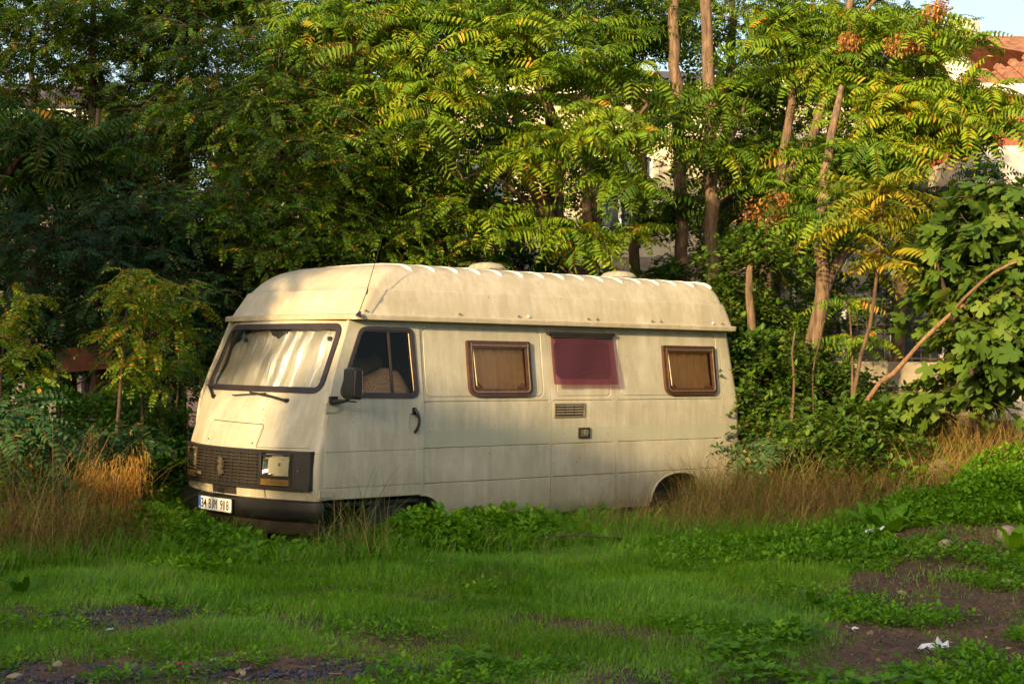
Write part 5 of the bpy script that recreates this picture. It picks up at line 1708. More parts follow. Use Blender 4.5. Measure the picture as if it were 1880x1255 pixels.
tree('ailanthus_tree', 'shaded tree of heaven with long hanging leaves at the left edge', 'tree',
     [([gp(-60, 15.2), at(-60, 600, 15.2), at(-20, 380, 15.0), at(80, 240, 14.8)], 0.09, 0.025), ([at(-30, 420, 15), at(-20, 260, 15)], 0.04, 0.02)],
     [(90, 240, 14.7, 80, 60, 0.5, 9), (30, 300, 14.9, 70, 70, 0.5, 7), (160, 300, 14.9, 50, 50, 0.4, 4)], AW, LEAF_AIL, BARK_D, 37, tint=(0.12, 0.08), per_tip=(8, 11))  # leaf tint painted low for the shade at the left edge
# --- tall straight trunks
tree('ailanthus_tree', 'tall straight grey trunk, left one of the pair behind the van', 'tree',
     [([gp(1250, 19.4), at(1251, 500, 19.4), at(1249, 300, 19.3), at(1236, 90, 19.2), at(1240, -60, 19.2)], 0.095, 0.06)],
     [(1205, 120, 20.0, 70, 60, 0.6, 8), (1240, 0, 20.2, 90, 40, 0.6, 6), (1215, 180, 18.6, 40, 25, 0.3, 3)], AW, LEAF_AIL, BARK_A, 41, tint=(0.45, 0.15))
tree('ailanthus_tree', 'tall straight trunk, right one of the pair, close to the van tail', 'tree',
     [([gp(1312, 18.6), at(1309, 540, 18.6), at(1304, 300, 18.6), at(1300, 100, 18.5), at(1296, -60, 18.4)], 0.10, 0.06), ([at(1306, 350, 18.6), at(1350, 240, 18.4), at(1370, 180, 18.3)], 0.03, 0.015)],
     [(1350, 160, 19.6, 80, 60, 0.5, 10), (1365, 310, 18.4, 50, 60, 0.4, 6), (1240, 200, 18.0, 40, 25, 0.3, 2), (1272, 270, 18.0, 40, 30, 0.3, 3), (1340, 190, 17.6, 40, 25, 0.3, 3)], AW, LEAF_AIL, BARK_A, 42, tint=(0.50, 0.15))
tree('ailanthus_tree', 'slim trunk partly hidden, left of the pair of tall trunks', 'tree',
     [([gp(1165, 20.5), at(1165, 500, 20.5), at(1180, 300, 20.4), at(1158, 100, 20.3), at(1150, -40, 20.3)], 0.085, 0.05)],
     [(1120, 60, 19.9, 120, 60, 0.8, 12), (1180, 380, 19.6, 90, 50, 0.7, 8)], AW, LEAF_AIL, BARK_A, 43, tint=(0.35, 0.15))
# --- forked golden trees right
tree('ailanthus_tree', 'forked tree of heaven with two curving stems lit gold, right of the tall pair', 'tree',
     [([gp(1395, 18.2), at(1400, 600, 18.2), at(1415, 400, 18.2), at(1432, 340, 18.2), at(1490, 250, 18.1), at(1530, 120, 18.0), at(1562, 0, 17.9)], 0.085, 0.04),
      ([at(1425, 355, 18.2), at(1445, 240, 18.3), at(1456, 140, 18.3), at(1440, 40, 18.2)], 0.065, 0.03),
      ([at(1530, 60, 18), at(1590, 20, 17.9), at(1620, -20, 17.8)], 0.03, 0.02)],
     [(1470, 90, 17.8, 90, 60, 0.6, 10), (1590, 60, 17.6, 80, 50, 0.5, 9), (1400, 60, 18, 70, 50, 0.5, 7), (1450, 400, 17.7, 60, 40, 0.4, 6)],
     AW, LEAF_AIL, BARK_A, 44, tint=(0.62, 0.16), seeds=[(1395, 395, 17.4, 0.26), (1430, 372, 17.4, 0.22), (1560, 75, 17.2, 0.14)])
tree('ailanthus_tree', 'thin dark stemmed tree of heaven between the tall pair and the fork', 'tree',
     [([gp(1372, 19.8), at(1378, 500, 19.8), at(1385, 320, 19.8), at(1395, 230, 19.7), at(1425, 130, 19.6)], 0.05, 0.02)],
     [(1410, 140, 19.2, 60, 60, 0.5, 6), (1380, 250, 19.3, 60, 40, 0.4, 4)], AW, LEAF_AIL, BARK_D, 45, tint=(0.4, 0.15))
tree('ailanthus_tree', 'broad tree of heaven glowing yellow-green over the fig at upper right', 'tree',
     [([gp(1640, 19.4), at(1648, 600, 19.0), at(1665, 400, 18.4), at(1680, 300, 18.2), at(1720, 190, 17.8)], 0.10, 0.03),
      ([at(1676, 310, 18.2), at(1740, 250, 17.9), at(1785, 215, 17.6)], 0.035, 0.018), ([at(1665, 380, 18.3), at(1620, 260, 18), at(1640, 120, 17.8)], 0.04, 0.02), ([at(1700, 240, 18), at(1690, 120, 17.8), at(1700, 30, 17.6)], 0.03, 0.02)],
     [(1690, 160, 17.3, 100, 60, 0.7, 16), (1780, 200, 17.0, 70, 50, 0.5, 11), (1620, 200, 17.4, 80, 60, 0.6, 11), (1640, 270, 17.2, 70, 40, 0.5, 7), (1720, 60, 17.4, 90, 40, 0.6, 9), (1560, 130, 17.6, 60, 60, 0.5, 6), (1730, 270, 17.2, 60, 30, 0.4, 6)],
     AW, LEAF_AIL, BARK_A, 46, tint=(0.72, 0.14), seeds=[(1650, 80, 16.9, 0.16), (1720, 15, 16.9, 0.15), (1680, 85, 17.0, 0.10)])
tree('ailanthus_tree', 'stout leaning trunk with a forked top beside the slim saplings, right of the van', 'tree',
     [([gp(1478, 16.4), at(1490, 640, 16.4), at(1512, 540, 16.4), at(1508, 400, 16.5), at(1525, 250, 16.7), at(1545, 160, 16.9)], 0.105, 0.03),
      ([at(1514, 535, 16.4), at(1550, 470, 16.5), at(1590, 440, 16.7), at(1650, 400, 16.9)], 0.06, 0.03)],
     [(1540, 400, 16.0, 70, 50, 0.5, 6), (1570, 300, 16.6, 70, 60, 0.5, 8), (1480, 320, 16.9, 60, 50, 0.4, 5)], AW, LEAF_AIL, BARK_A, 47, tint=(0.45, 0.15))
tree('ailanthus_tree', 'dark evergreen-looking tree behind the green balcony', 'tree',
     [([gp(1640, 22), at(1650, 500, 22), at(1660, 250, 22)], 0.10, 0.04)],
     [(1700, 330, 21.5, 130, 80, 0.8, 30), (1600, 400, 21.5, 120, 90, 0.8, 26), (1640, 150, 21.5, 80, 90, 0.8, 16)], AW, LEAF_BLUE, BARK_D, 48, tint=(0.15, 0.1), lsc=0.8, lo=True)
# trunk with ivy just behind the van's tail
tree('ivy_trunk', 'rough knotted trunk wrapped in ivy just behind the van tail', 'tree',
     [([gp(1392, 16.4), at(1388, 660, 16.4), at(1380, 580, 16.4), at(1376, 500, 16.4), at(1388, 440, 16.5)], 0.070, 0.022)],
     [(1395, 700, 16.2, 60, 90, 0.35, 70), (1425, 640, 16.7, 70, 80, 0.4, 50), (1370, 590, 16.9, 50, 90, 0.4, 40), (1388, 455, 16.5, 35, 35, 0.25, 40), (1410, 790, 16.0, 60, 40, 0.3, 36)], 'sprig', LEAF_IVY, BARK_A, 49, tint=(0.5, 0.2), per_tip=(7, 10), lsc=1.0, twig=0.004)
# yellow sapling
tree('ailanthus_sapling', 'young tree of heaven with layered yellow leaves on a thin orange stem', 'sapling',
     [([gp(1556, 14.6), at(1568, 710, 14.6), at(1596, 600, 14.6), at(1610, 510, 14.6), at(1618, 400, 14.6), at(1622, 350, 14.6)], 0.024, 0.010)],
     [(1622, 350, 14.6, 30, 15, 0.15, 2), (1618, 410, 14.5, 30, 20, 0.15, 2), (1612, 480, 14.5, 30, 22, 0.15, 2)], AW, LEAF_YEL, BARK_R, 51, tint=(0.5, 0.2), per_tip=(9, 12), lsc=1.15, side_leaves=1, twig=0.006)
tree('ailanthus_sapling', 'small green sapling between the stout trunk and the yellow one', 'sapling',
     [([gp(1562, 15.2), at(1565, 700, 15.2), at(1560, 560, 15.2)], 0.018, 0.008)],
     [(1562, 570, 15.1, 15, 15, 0.1, 1), (1563, 620, 15.1, 20, 15, 0.15, 2)], AW, LEAF_AIL, BARK_R, 52, tint=(0.55, 0.12), per_tip=(8, 10), lsc=0.8, side_leaves=1, twig=0.005)
tree('fig_tree', 'dense green fig tree with broad lobed leaves at the right edge', 'tree',
     [([gp(1800, 15.0), at(1790, 700, 14), at(1800, 560, 14), at(1830, 420, 14)], 0.06, 0.025), ([at(1792, 680, 14), at(1740, 560, 14), at(1720, 480, 13.8)], 0.03, 0.015), ([at(1800, 600, 14), at(1870, 500, 14), at(1900, 400, 14)], 0.035, 0.015)],
     [(1830, 420, 14.2, 90, 95, 0.6, 120), (1850, 560, 13.9, 70, 120, 0.5, 90), (1800, 530, 14.4, 90, 80, 0.5, 76), (1840, 620, 14.3, 90, 80, 0.6, 66), (1780, 690, 14.4, 50, 50, 0.5, 24), (1890, 500, 14.3, 50, 120, 0.5, 40), (1700, 740, 14.6, 30, 30, 0.3, 9), (1765, 430, 14.8, 50, 60, 0.4, 18)],
     'fig', LEAF_FIG, BARK_D, 53, tint=(0.5, 0.22), per_tip=(6, 9), lsc=1.0, yellow=0.0, twl=0.35, elr=(-1.1, 0.1))
# leaning bare pole
lp = thing('leaning_pole', gp(1548, 14.9), 'bare peeled pole leaning diagonally into the fig tree', 'pole')
pts = [gp(1545, 14.9), at(1592, 733, 14.6), at(1640, 684, 14.3), at(1700, 620, 14.0), at(1752, 572, 13.8), at(1795, 543, 13.7)]
pp = Soup(); P_ = resample(pts, 0.15); P_[1:-1] += np.random.RandomState(4).normal(0, 0.006, P_[1:-1].shape); soup_tube(pp, P_, np.linspace(0.027, 0.016, len(P_)) * (1 + 0.10 * np.sin(np.arange(len(P_)) * 1.9)), 8)
P_ = resample([at(1752, 572, 13.8), at(1770, 548, 13.5), at(1825, 500, 13.1), at(1868, 480, 12.9)], 0.15); soup_tube(pp, P_, np.linspace(0.018, 0.010, len(P_)), 6)
link('pole', pp.mesh('pole', bark_mat('peeled_wood', (0.14, 0.075, 0.04), (0.34, 0.21, 0.12))), lp)
# bare dead stems
for (pts, r0, lab) in (([gp(1456, 15.6), at(1452, 800, 15.6), at(1458, 700, 15.6), at(1454, 650, 15.6), at(1460, 608, 15.6)], 0.022, 'bare dark stick standing up among the weeds behind the van tail'),
                       ([at(1340, 500, 16.6), at(1375, 495, 16.6), at(1420, 470, 16.6), at(1480, 445, 16.6)], 0.014, 'pale bare branch poking out beside the van roof'),
                       ([gp(1500, 15.8), at(1492, 690, 15.8), at(1502, 640, 15.8), at(1512, 590, 15.8)], 0.012, 'thin golden stick against the stout trunk')):
    s_ = Soup(); P_ = resample(pts, 0.12); soup_tube(s_, P_, np.linspace(r0, r0 * 0.4, len(P_)), 6)
    o = link('dead_branch', s_.mesh('dead_branch', BARK_R)); tag(o, lab, 'stick')

# --- robinia saplings on the left, leaf tint raised on those meant as sunlit
def sapling(name, label, stem, blobs, seed, leaf=LEAF_ROB, tint=(0.7, 0.12), kind=RB, lsc=0.8, per=(8, 11), yellow=0.03, r=0.022, bark=BARK_D, cat='sapling', twig=0.006):
    return tree(name, label, cat, [(stem, r, 0.007)], blobs, kind, leaf, bark, seed, tint=tint, per_tip=per, lsc=lsc, yellow=yellow, twig=twig, twl=0.22)
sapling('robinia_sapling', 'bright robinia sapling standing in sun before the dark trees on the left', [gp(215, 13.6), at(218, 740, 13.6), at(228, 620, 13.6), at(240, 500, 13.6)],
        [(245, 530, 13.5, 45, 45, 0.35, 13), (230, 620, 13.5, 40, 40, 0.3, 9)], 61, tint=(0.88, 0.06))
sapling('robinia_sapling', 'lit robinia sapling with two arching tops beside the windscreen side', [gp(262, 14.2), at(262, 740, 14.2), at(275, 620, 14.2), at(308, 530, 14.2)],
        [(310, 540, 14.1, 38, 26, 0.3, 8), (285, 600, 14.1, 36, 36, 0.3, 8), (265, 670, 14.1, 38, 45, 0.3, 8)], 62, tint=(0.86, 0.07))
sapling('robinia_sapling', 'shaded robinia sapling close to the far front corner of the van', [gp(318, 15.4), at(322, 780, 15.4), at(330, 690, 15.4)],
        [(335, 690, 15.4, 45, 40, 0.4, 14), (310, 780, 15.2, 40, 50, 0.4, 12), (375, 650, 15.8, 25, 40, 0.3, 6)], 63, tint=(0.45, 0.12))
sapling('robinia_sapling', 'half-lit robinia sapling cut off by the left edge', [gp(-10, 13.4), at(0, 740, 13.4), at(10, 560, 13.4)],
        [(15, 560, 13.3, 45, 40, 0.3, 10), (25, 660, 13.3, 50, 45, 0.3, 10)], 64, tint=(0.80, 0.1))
sapling('robinia_shrub', 'bluish robinia shrub low on the left edge above the dry grass', [gp(30, 12.4), at(30, 850, 12.4), at(35, 790, 12.4)],
        [(30, 770, 12.3, 60, 40, 0.4, 14), (50, 830, 12.2, 50, 40, 0.3, 9)], 65, leaf=LEAF_BLUE, tint=(0.55, 0.15), lsc=1.15, cat='shrub')
sapling('robinia_shrub', 'small bluish robinia shrub between the dry grass and the grille', [gp(222, 13.5), at(222, 880, 13.5), at(224, 820, 13.5)],
        [(190, 810, 13.4, 35, 25, 0.3, 8), (245, 800, 13.5, 28, 30, 0.25, 7)], 66, leaf=LEAF_BLUE, tint=(0.45, 0.15), lsc=0.95, cat='shrub')
sapling('robinia_shrub', 'pale green feathery shoot right beside the van tail', [gp(1408, 14.9), at(1410, 850, 14.9), at(1413, 805, 14.9)],
        [(1413, 815, 14.8, 28, 18, 0.15, 7)], 67, leaf=LEAF_BLUE, tint=(0.74, 0.04), lsc=1.25, yellow=0, cat='shrub')
# shrubs right of the van
def bush(label, blobs, seed, leaf=LEAF_IVY, tint=(0.45, 0.2), kind='sprig', lsc=1.0, per=(6, 9), name='leafy_shrub', cat='shrub'):
    u, v, d = blobs[0][:3]
    return tree(name, label, cat, [([gp(u, d), gp(u, d, 0.35)], 0.02, 0.012)], blobs, kind, leaf, BARK_D, seed, tint=tint, per_tip=per, lsc=lsc, twig=0.005)
bush('leafy green shrub catching sun behind the feathery shoot', [(1575, 800, 14.5, 75, 55, 0.35, 100), (1500, 830, 15.0, 60, 50, 0.4, 50)], 71)
bush('dark ivy mound between the knotted trunk and the stout trunk', [(1470, 740, 16.4, 80, 90, 0.5, 80), (1540, 730, 16.6, 70, 60, 0.4, 50)], 72, tint=(0.3, 0.15))
bush('low shrub at the foot of the leaning pole', [(1640, 790, 15.2, 80, 50, 0.4, 60)], 73, tint=(0.35, 0.18))
bush('dark leafy thicket behind the far front corner of the van', [(290, 850, 15.2, 60, 60, 0.5, 60), (230, 780, 15.6, 90, 70, 0.6, 60)], 74, tint=(0.15, 0.1), leaf=LEAF_WEED)  # left thickets carry their shade in a low leaf tint
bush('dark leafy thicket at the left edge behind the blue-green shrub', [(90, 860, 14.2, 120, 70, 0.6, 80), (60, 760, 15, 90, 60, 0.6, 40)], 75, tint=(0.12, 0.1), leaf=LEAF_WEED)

rob(640, 19.4, -60, 'high robinia crown closing the sky above the middle left', [(560, -20, 19.2, 130, 60, 0.9, 50), (380, -25, 19.6, 120, 45, 0.9, 34), (700, -30, 19.2, 110, 50, 0.8, 34), (850, -30, 19, 120, 50, 0.8, 36)], 38, (0.5, 0.14))
rob(1080, 20.0, -60, 'high robinia crown closing the sky above the van tail', [(1050, -20, 19.6, 120, 55, 0.8, 40), (1170, 20, 20, 80, 60, 0.6, 34), (1390, 20, 20.4, 90, 60, 0.6, 30), (1540, 20, 20.2, 90, 50, 0.6, 26), (1650, 60, 20.2, 80, 50, 0.6, 22), (950, 60, 19.8, 90, 60, 0.6, 26)], 39, (0.5, 0.14))
rob(170, 19.6, -60, 'high airy robinia crown above the upper left corner', [(60, 10, 19.4, 90, 50, 0.8, 22), (250, -10, 19.6, 110, 50, 0.8, 40), (150, 90, 19.5, 120, 60, 0.8, 34), (110, 0, 19.2, 110, 40, 0.8, 34)], 40, (0.5, 0.14), yellow=0.04)
rob(-420, 17.5, 200, 'robinia standing out of frame beyond the left edge', [(-420, 330, 17.2, 190, 160, 1.2, 90), (-350, 520, 17.2, 150, 70, 0.9, 50)], 55, (0.3, 0.12), lo=True, lsc=1.3)
rob(-760, 17.0, 200, 'second robinia standing further out of frame on the left', [(-760, 330, 17, 190, 170, 1.2, 90), (-700, 540, 17, 150, 70, 0.9, 50)], 56, (0.3, 0.12), lo=True, lsc=1.3)
rob(2150, 16.5, 250, 'robinia standing out of frame beyond the fig on the right', [(2150, 380, 16.5, 170, 170, 1.1, 90), (2080, 560, 16, 120, 90, 0.8, 50)], 57, (0.5, 0.12), lo=True, lsc=1.3)
# --- dense belt of trees closing the background, low leaf tints paint in its shade
def belt(u, d, top, label, seed, w=150, n=46, tint=(0.18, 0.10), leaf=LEAF_ROB, vr=(120, 420)):
    bl = [(u, vr[0] + (vr[1] - vr[0]) * k / 2, d, w, 95, 1.0, n) for k in range(3)]
    tree('background_tree', label, 'tree', [([gp(u, d), at(u, 500, d), at(u + 15, top, d)], 0.13, 0.04)], bl, RB, leaf, BARK_D, seed, tint=tint, per_tip=(10, 13), lsc=1.5, lo=True, yellow=0.03)
belt(130, 23.5, 200, 'background tree behind the thin robinia, second from the left edge', 81, vr=(300, 560))
belt(330, 23.0, 200, 'deep shaded background tree above the tarpaulin', 82, vr=(260, 580), n=56)
belt(500, 22.0, 120, 'background tree filling the gap above the windscreen', 83, vr=(200, 540))
belt(650, 21.0, 100, 'background tree behind the lit robinia over the cab', 84, vr=(130, 470), tint=(0.35, 0.12))
belt(820, 21.0, 60, 'background tree behind the arching tree of heaven', 85, vr=(60, 430), tint=(0.35, 0.12), n=42)
belt(1000, 21.5, 40, 'background tree just left of the slim hidden trunk', 86, vr=(40, 330), tint=(0.32, 0.12), n=34)
belt(1420, 21.0, 200, 'background tree behind the forked golden stems', 87, w=90, vr=(330, 640), tint=(0.35, 0.12), n=26)
belt(1520, 20.5, 60, 'background tree in the gap between the fork and the broad golden tree', 95, w=80, vr=(100, 330), tint=(0.5, 0.12), n=22)
belt(1330, 21.5, 0, 'background tree behind the pair of tall trunks', 96, w=90, vr=(120, 420), tint=(0.45, 0.12), n=22)
belt(-40, 22.0, 200, 'background tree at the far left edge', 88, vr=(300, 600))
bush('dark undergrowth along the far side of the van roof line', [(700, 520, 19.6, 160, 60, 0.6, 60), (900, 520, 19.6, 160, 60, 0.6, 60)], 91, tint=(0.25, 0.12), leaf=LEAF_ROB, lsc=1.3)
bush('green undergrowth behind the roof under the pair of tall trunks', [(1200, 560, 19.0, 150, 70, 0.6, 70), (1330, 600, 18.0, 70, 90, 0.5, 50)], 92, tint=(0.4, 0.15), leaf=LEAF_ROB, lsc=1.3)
bush('shaded undergrowth under the dark robinia left of the tarpaulin', [(60, 620, 19.0, 130, 80, 0.6, 70), (420, 640, 19.0, 120, 110, 0.6, 80)], 93, tint=(0.12, 0.1), leaf=LEAF_ROB, lsc=1.3)  # shade under the robinia put into the low leaf tint
bush('undergrowth in front of the low wall right of the stout trunk', [(1600, 560, 19.6, 120, 60, 0.5, 40)], 94, tint=(0.3, 0.15), leaf=LEAF_ROB, lsc=1.1)
# ================================================================== GROUND COVER
rng = np.random.RandomState(5)
def px(P):
    q = P - CAM
    z = q @ FW
    return 940 + 2918.68 * (q @ RT) / z, 627.5 - 2918.68 * (q @ UP) / z, z
def ground_pts(n, s0, s1, d0, d1):
    # denser towards the camera, where a square metre covers more of the picture
    t_ = rng.rand(n)
    d = (d0 ** -0.6 + (d1 ** -0.6 - d0 ** -0.6) * t_) ** (-1 / 0.6)
    s = rng.uniform(s0, s1, n) 
    x, y = xy_of(s, d)
    return s, d, np.stack([x, y, terrain(s, d)], 1)
def nz(s, d, f, ph=0):
    return 0.5 + 0.25 * np.sin(s * f + 1.3 * np.sin(d * f * 0.8 + ph) + ph) + 0.25 * np.sin(d * f * 1.3 + 1.7 * np.sin(s * f * 0.9 - ph))
def band_edge(s):
    """depth at which the rough weeds begin"""
    return np.interp(s, [-4.5, -3.5, -2.2, -1.0, 0.5, 1.6, 2.6, 3.4, 4.5], [10.6, 10.9, 11.6, 11.8, 12.8, 13.3, 12.9, 12.7, 12.2])
def van_mask(P):
    """True where the van stands"""
    return (P[:, 0] > -0.30) & (P[:, 0] < 5.0) & (P[:, 1] > 0.10) & (P[:, 1] < 1.9)
def dirt(s, d):
    """0 grass .. 1 bare"""
    a = smooth((s - np.interp(d, [7, 9, 11, 13], [1.25, 1.55, 2.0, 2.6])) / 0.5) * smooth((13.4 - d) / 1.0)
    b1 = np.exp(-((s + 2.15) / 0.62) ** 2 * 1.2 - ((d - 9.45) / 0.30) ** 2) * 2.4
    b2 = np.exp(-((s + 2.1) / 0.9) ** 2 - ((d - 7.75) / 0.25) ** 2) * 1.8 + np.exp(-((s + 0.9) / 0.5) ** 2 - ((d - 7.85) / 0.22) ** 2) * 1.7
    b3 = np.exp(-((s - 0.5) / 0.7) ** 2 - ((d - 7.5) / 0.2) ** 2) * 0.6
    return np.clip(np.maximum.reduce([a, b1, b2, b3]), 0, 1)
def blades(so, P, h, w, az, lean, tint, curl=0.5):
    n = len(P)
    dr = np.stack([np.cos(az), np.sin(az), np.zeros(n)], 1); sd_ = np.stack([-np.sin(az + 0.6), np.cos(az + 0.6), np.zeros(n)], 1)
    up = np.array([0, 0, 1.0])
    m = P + up * (h * 0.55)[:, None] + dr * (h * lean * 0.35)[:, None]
    t_ = P + up * (h * (1 - curl * lean * 0.5))[:, None] + dr * (h * lean)[:, None]
    V = np.stack([P - sd_ * w[:, None], P + sd_ * w[:, None], m + sd_ * w[:, None] * 0.75, m - sd_ * w[:, None] * 0.75, t_], 1).reshape(-1, 3)
    b0 = np.arange(n) * 5
    so.add(V, [np.stack([b0, b0 + 1, b0 + 2, b0 + 3], 1), np.stack([b0 + 3, b0 + 2, b0 + 4], 1)], np.repeat(tint, 5))
GRASS = leaf_mat('grass_blade', [(0, (0.042, 0.115, 0.010)), (0.5, (0.125, 0.30, 0.016)), (0.8, (0.24, 0.45, 0.035)), (0.93, (0.22, 0.31, 0.08)), (1, (0.26, 0.20, 0.08))], 0.35, 0.35)
so = Soup()
s, d, P = ground_pts(380000, -3.9, 4.6, 6.9, 14.2)
ragged = np.clip(dirt(s, d) * (0.75 + 0.5 * nz(s, d, 6.3, 2)), 0, 1)
keep = (rng.rand(len(s)) > ragged * 1.0 - 0.05) & (d < band_edge(s) + 0.5) & (abs(s) < 0.34 * d + 0.3)
keep &= rng.rand(len(s)) < 0.12 + 1.0 * nz(s, d, 4.1, 2) + 0.3 * (d > 9.5)
s, d, P = s[keep], d[keep], P[keep]
n = len(s)
clump = nz(s, d, 2.3) * 0.6 + nz(s, d, 7.0, 1) * 0.4
h = (0.030 + 0.105 * clump ** 1.5 * rng.uniform(0.4, 1.4, n)) * (1 + 0.55 * smooth((d - 9.8) / 2.5)) * (1 - 0.45 * dirt(s, d))
h *= np.interp(d, [7.2, 8.4, 9.6], [0.45, 0.62, 1.0])
tn = np.clip(0.46 + 0.22 * (nz(s, d, 1.1, 4) - 0.5) + 0.28 * (nz(s, d, 3.7, 5) - 0.5) + rng.normal(0, 0.13, n) + 0.10 * smooth((d - 9.5) / 2), 0.02, 0.9)
dry = rng.rand(n) < 0.05 + 0.15 * (nz(s, d, 2.9, 8) > 0.7) + 0.06 * (d < 8.8)
tn[dry] = rng.uniform(0.92, 1.0, dry.sum())
wind = 0.8 + 1.2 * (nz(s, d, 1.9, 3) - 0.5)
blades(so, P, h, rng.uniform(0.0013, 0.0030, n) * (0.8 + d * 0.04), rng.normal(0, 1.3, n) + wind * 3, rng.uniform(0.2, 1.2, n), tn)
for s0_, s1_ in ((-9.5, -3.0), (3.2, 8.5)):
    s, d, P = ground_pts(130000, s0_, s1_, 6.0, 20.0)
    ok = (abs(s) >= 0.34 * d + 0.25)
    s, d, P = s[ok], d[ok], P[ok]; n = len(s)
    blades(so, P, (0.05 + 0.20 * nz(s, d, 2.3)) * rng.uniform(0.4, 1.3, n), rng.uniform(0.003, 0.006, n), rng.uniform(0, 6.28, n), rng.uniform(0.3, 1.2, n), rng.normal(0.45, 0.18, n).clip(0.02, 1.0))
go = bpy.data.objects.new('grass', so.mesh('grass', GRASS)); COL.objects.link(go)
tag(go, 'short dewy green grass covering the foreground', 'grass', kind='stuff')

# creeping clover and small leaves on the bare soil and among the grass
so = Soup()
s, d, P = ground_pts(60000, -3.9, 4.8, 6.9, 14)
w_ = np.where(dirt(s, d) > 0.4, (nz(s, d, 5.1, 3) * nz(s, d, 2.2, 6)) * rng.uniform(0.5, 1.2, len(s)) > 0.27, (nz(s, d, 3.3, 9) > 0.86) & (rng.rand(len(s)) < 0.3))
w_ &= ~((dirt(s, d) > 0.4) & (s < 0.8) & (rng.rand(len(s)) < 0.75)) & (abs(s) < 0.34 * d + 0.3)
w_ &= rng.rand(len(s)) < 0.75
s, d, P = s[w_], d[w_], P[w_]; n = len(s)
P[:, 2] += rng.uniform(0.0, 0.035, n)
scatter(so, SMALL, P, rng.uniform(0, 6.28, n), rng.normal(0, 0.2, n), rng.normal(0, 0.2, n), rng.uniform(0.6, 1.15, n), rng.normal(0.62, 0.15, n).clip(0.1, 0.98), rng)
go = bpy.data.objects.new('clover', so.mesh('clover', LEAF_WEED)); COL.objects.link(go)
tag(go, 'small-leaved creeping weeds spread over the soil and grass', 'ground cover', kind='stuff')

# dead leaf litter and straw bits on the bare soil
so = Soup()
s, d, P = ground_pts(26000, -3.6, 4.8, 6.9, 16)
w_ = (rng.rand(len(s)) < np.maximum(dirt(s, d), 0.9 * (s > 2.2) * (d > 12)) * 0.8) & (abs(s) < 0.34 * d + 0.3)
s, d, P = s[w_], d[w_], P[w_]; n = len(s); P[:, 2] += rng.uniform(0.002, 0.012, n)
tl_ = np.array([[0, 0, 0], [0.010, 0.006, 0.002], [0.022, 0, 0], [0.010, -0.006, 0.001]]); tl2 = np.array([[0, 0.001, 0], [0.05, 0.001, 0.004], [0.05, -0.001, 0.004], [0, -0.001, 0]])
scatter(so, [(tl_, np.array([[0, 1, 2, 3]]), np.zeros(4)), (tl2, np.array([[0, 1, 2, 3]]), np.zeros(4))], P, rng.uniform(0, 6.28, n), rng.normal(0, 0.2, n), rng.normal(0, 0.5, n), rng.uniform(0.6, 1.8, n), rng.uniform(0, 1, n) ** 1.5, rng)
LITTER = leaf_mat('leaf_litter', [(0, (0.06, 0.032, 0.018)), (0.6, (0.18, 0.10, 0.05)), (1, (0.42, 0.30, 0.18))], 0.1, 0.8)
go = bpy.data.objects.new('leaf_litter', so.mesh('leaf_litter', LITTER)); COL.objects.link(go)
tag(go, 'brown leaf litter and straw bits strewn over the soil', 'leaf litter', kind='stuff')

# leafy weeds in front of the van and along its side
so = Soup()
s, d, P = ground_pts(52000, -4.2, 5.6, 9.8, 17.0)
e = d - band_edge(s)
hmax = np.interp(s, [-4, -3.2, -2.4, -1.9, -1.2, -0.6, 0.0, 0.7, 1.3, 2.2, 3.2, 4.5], [0.22, 0.22, 0.24, 0.12, 0.12, 0.26, 0.24, 0.18, 0.14, 0.14, 0.14, 0.20])
ok = (e > 0) & ~van_mask(P) & (abs(s) < 0.34 * d + 0.4) & ~((s > 1.9) & (d < 12.6) & (dirt(s, d) > 0.5))
ok &= rng.rand(len(s)) < 0.30 + 0.8 * nz(s, d, 3.1, 2)
ok &= ~((s > 0.9) & (s < 3.4) & (d > 13.0) & (rng.rand(len(s)) < 0.88)) & ~((s > 2.0) & (d > 13.4) & (rng.rand(len(s)) < 0.93)) & ~((s > 0.4) & (rng.rand(len(s)) < 0.45))
s, d, P, e, hm = s[ok], d[ok], P[ok], e[ok], hmax[ok]; n = len(s)
prof = smooth(e / 0.7)
P[:, 2] += rng.rand(n) * hm * prof * (0.5 + 0.7 * nz(s, d, 2.0, 7))
scatter(so, SPR, P, rng.uniform(0, 6.28, n), rng.normal(0, 0.25, n), rng.normal(0, 0.25, n), rng.uniform(0.35, 1.15, n), (0.50 + 0.3 * (nz(s, d, 1.9, 3) - 0.5) + rng.normal(0, 0.12, n) + 0.12 * (s < -1.6)).clip(0.05, 0.98), rng)
go = bpy.data.objects.new('weeds', so.mesh('weeds', LEAF_WEED)); COL.objects.link(go)
tag(go, 'knee-high leafy green weeds along the front and side of the van', 'weeds', kind='stuff')
# rough taller grass mixed in
so = Soup()
s, d, P = ground_pts(110000, -4.2, 5.4, 10.4, 16.5)
e = d - band_edge(s)
ok = (e > -0.15) & ~van_mask(P) & (abs(s) < 0.34 * d + 0.4)
ok &= rng.rand(len(s)) < 0.25 + 0.6 * nz(s, d, 2.7, 5)
ok &= ~((s > 2.4) & (d > 13.2) & (rng.rand(len(s)) < 0.9)) & (rng.rand(len(s)) > dirt(s, d) * 0.9)
s, d, P = s[ok], d[ok], P[ok]; n = len(s)
blades(so, P, rng.uniform(0.12, 0.38, n) * (0.6 + 0.6 * nz(s, d, 2.2, 1)), rng.uniform(0.0016, 0.0034, n), rng.uniform(0, 6.28, n), rng.uniform(0.2, 1.1, n), np.where(rng.rand(n) < 0.12, 0.97, rng.normal(0.45, 0.15, n).clip(0.05, 0.9)))
go = bpy.data.objects.new('rough_grass', so.mesh('rough_grass', GRASS)); COL.objects.link(go)
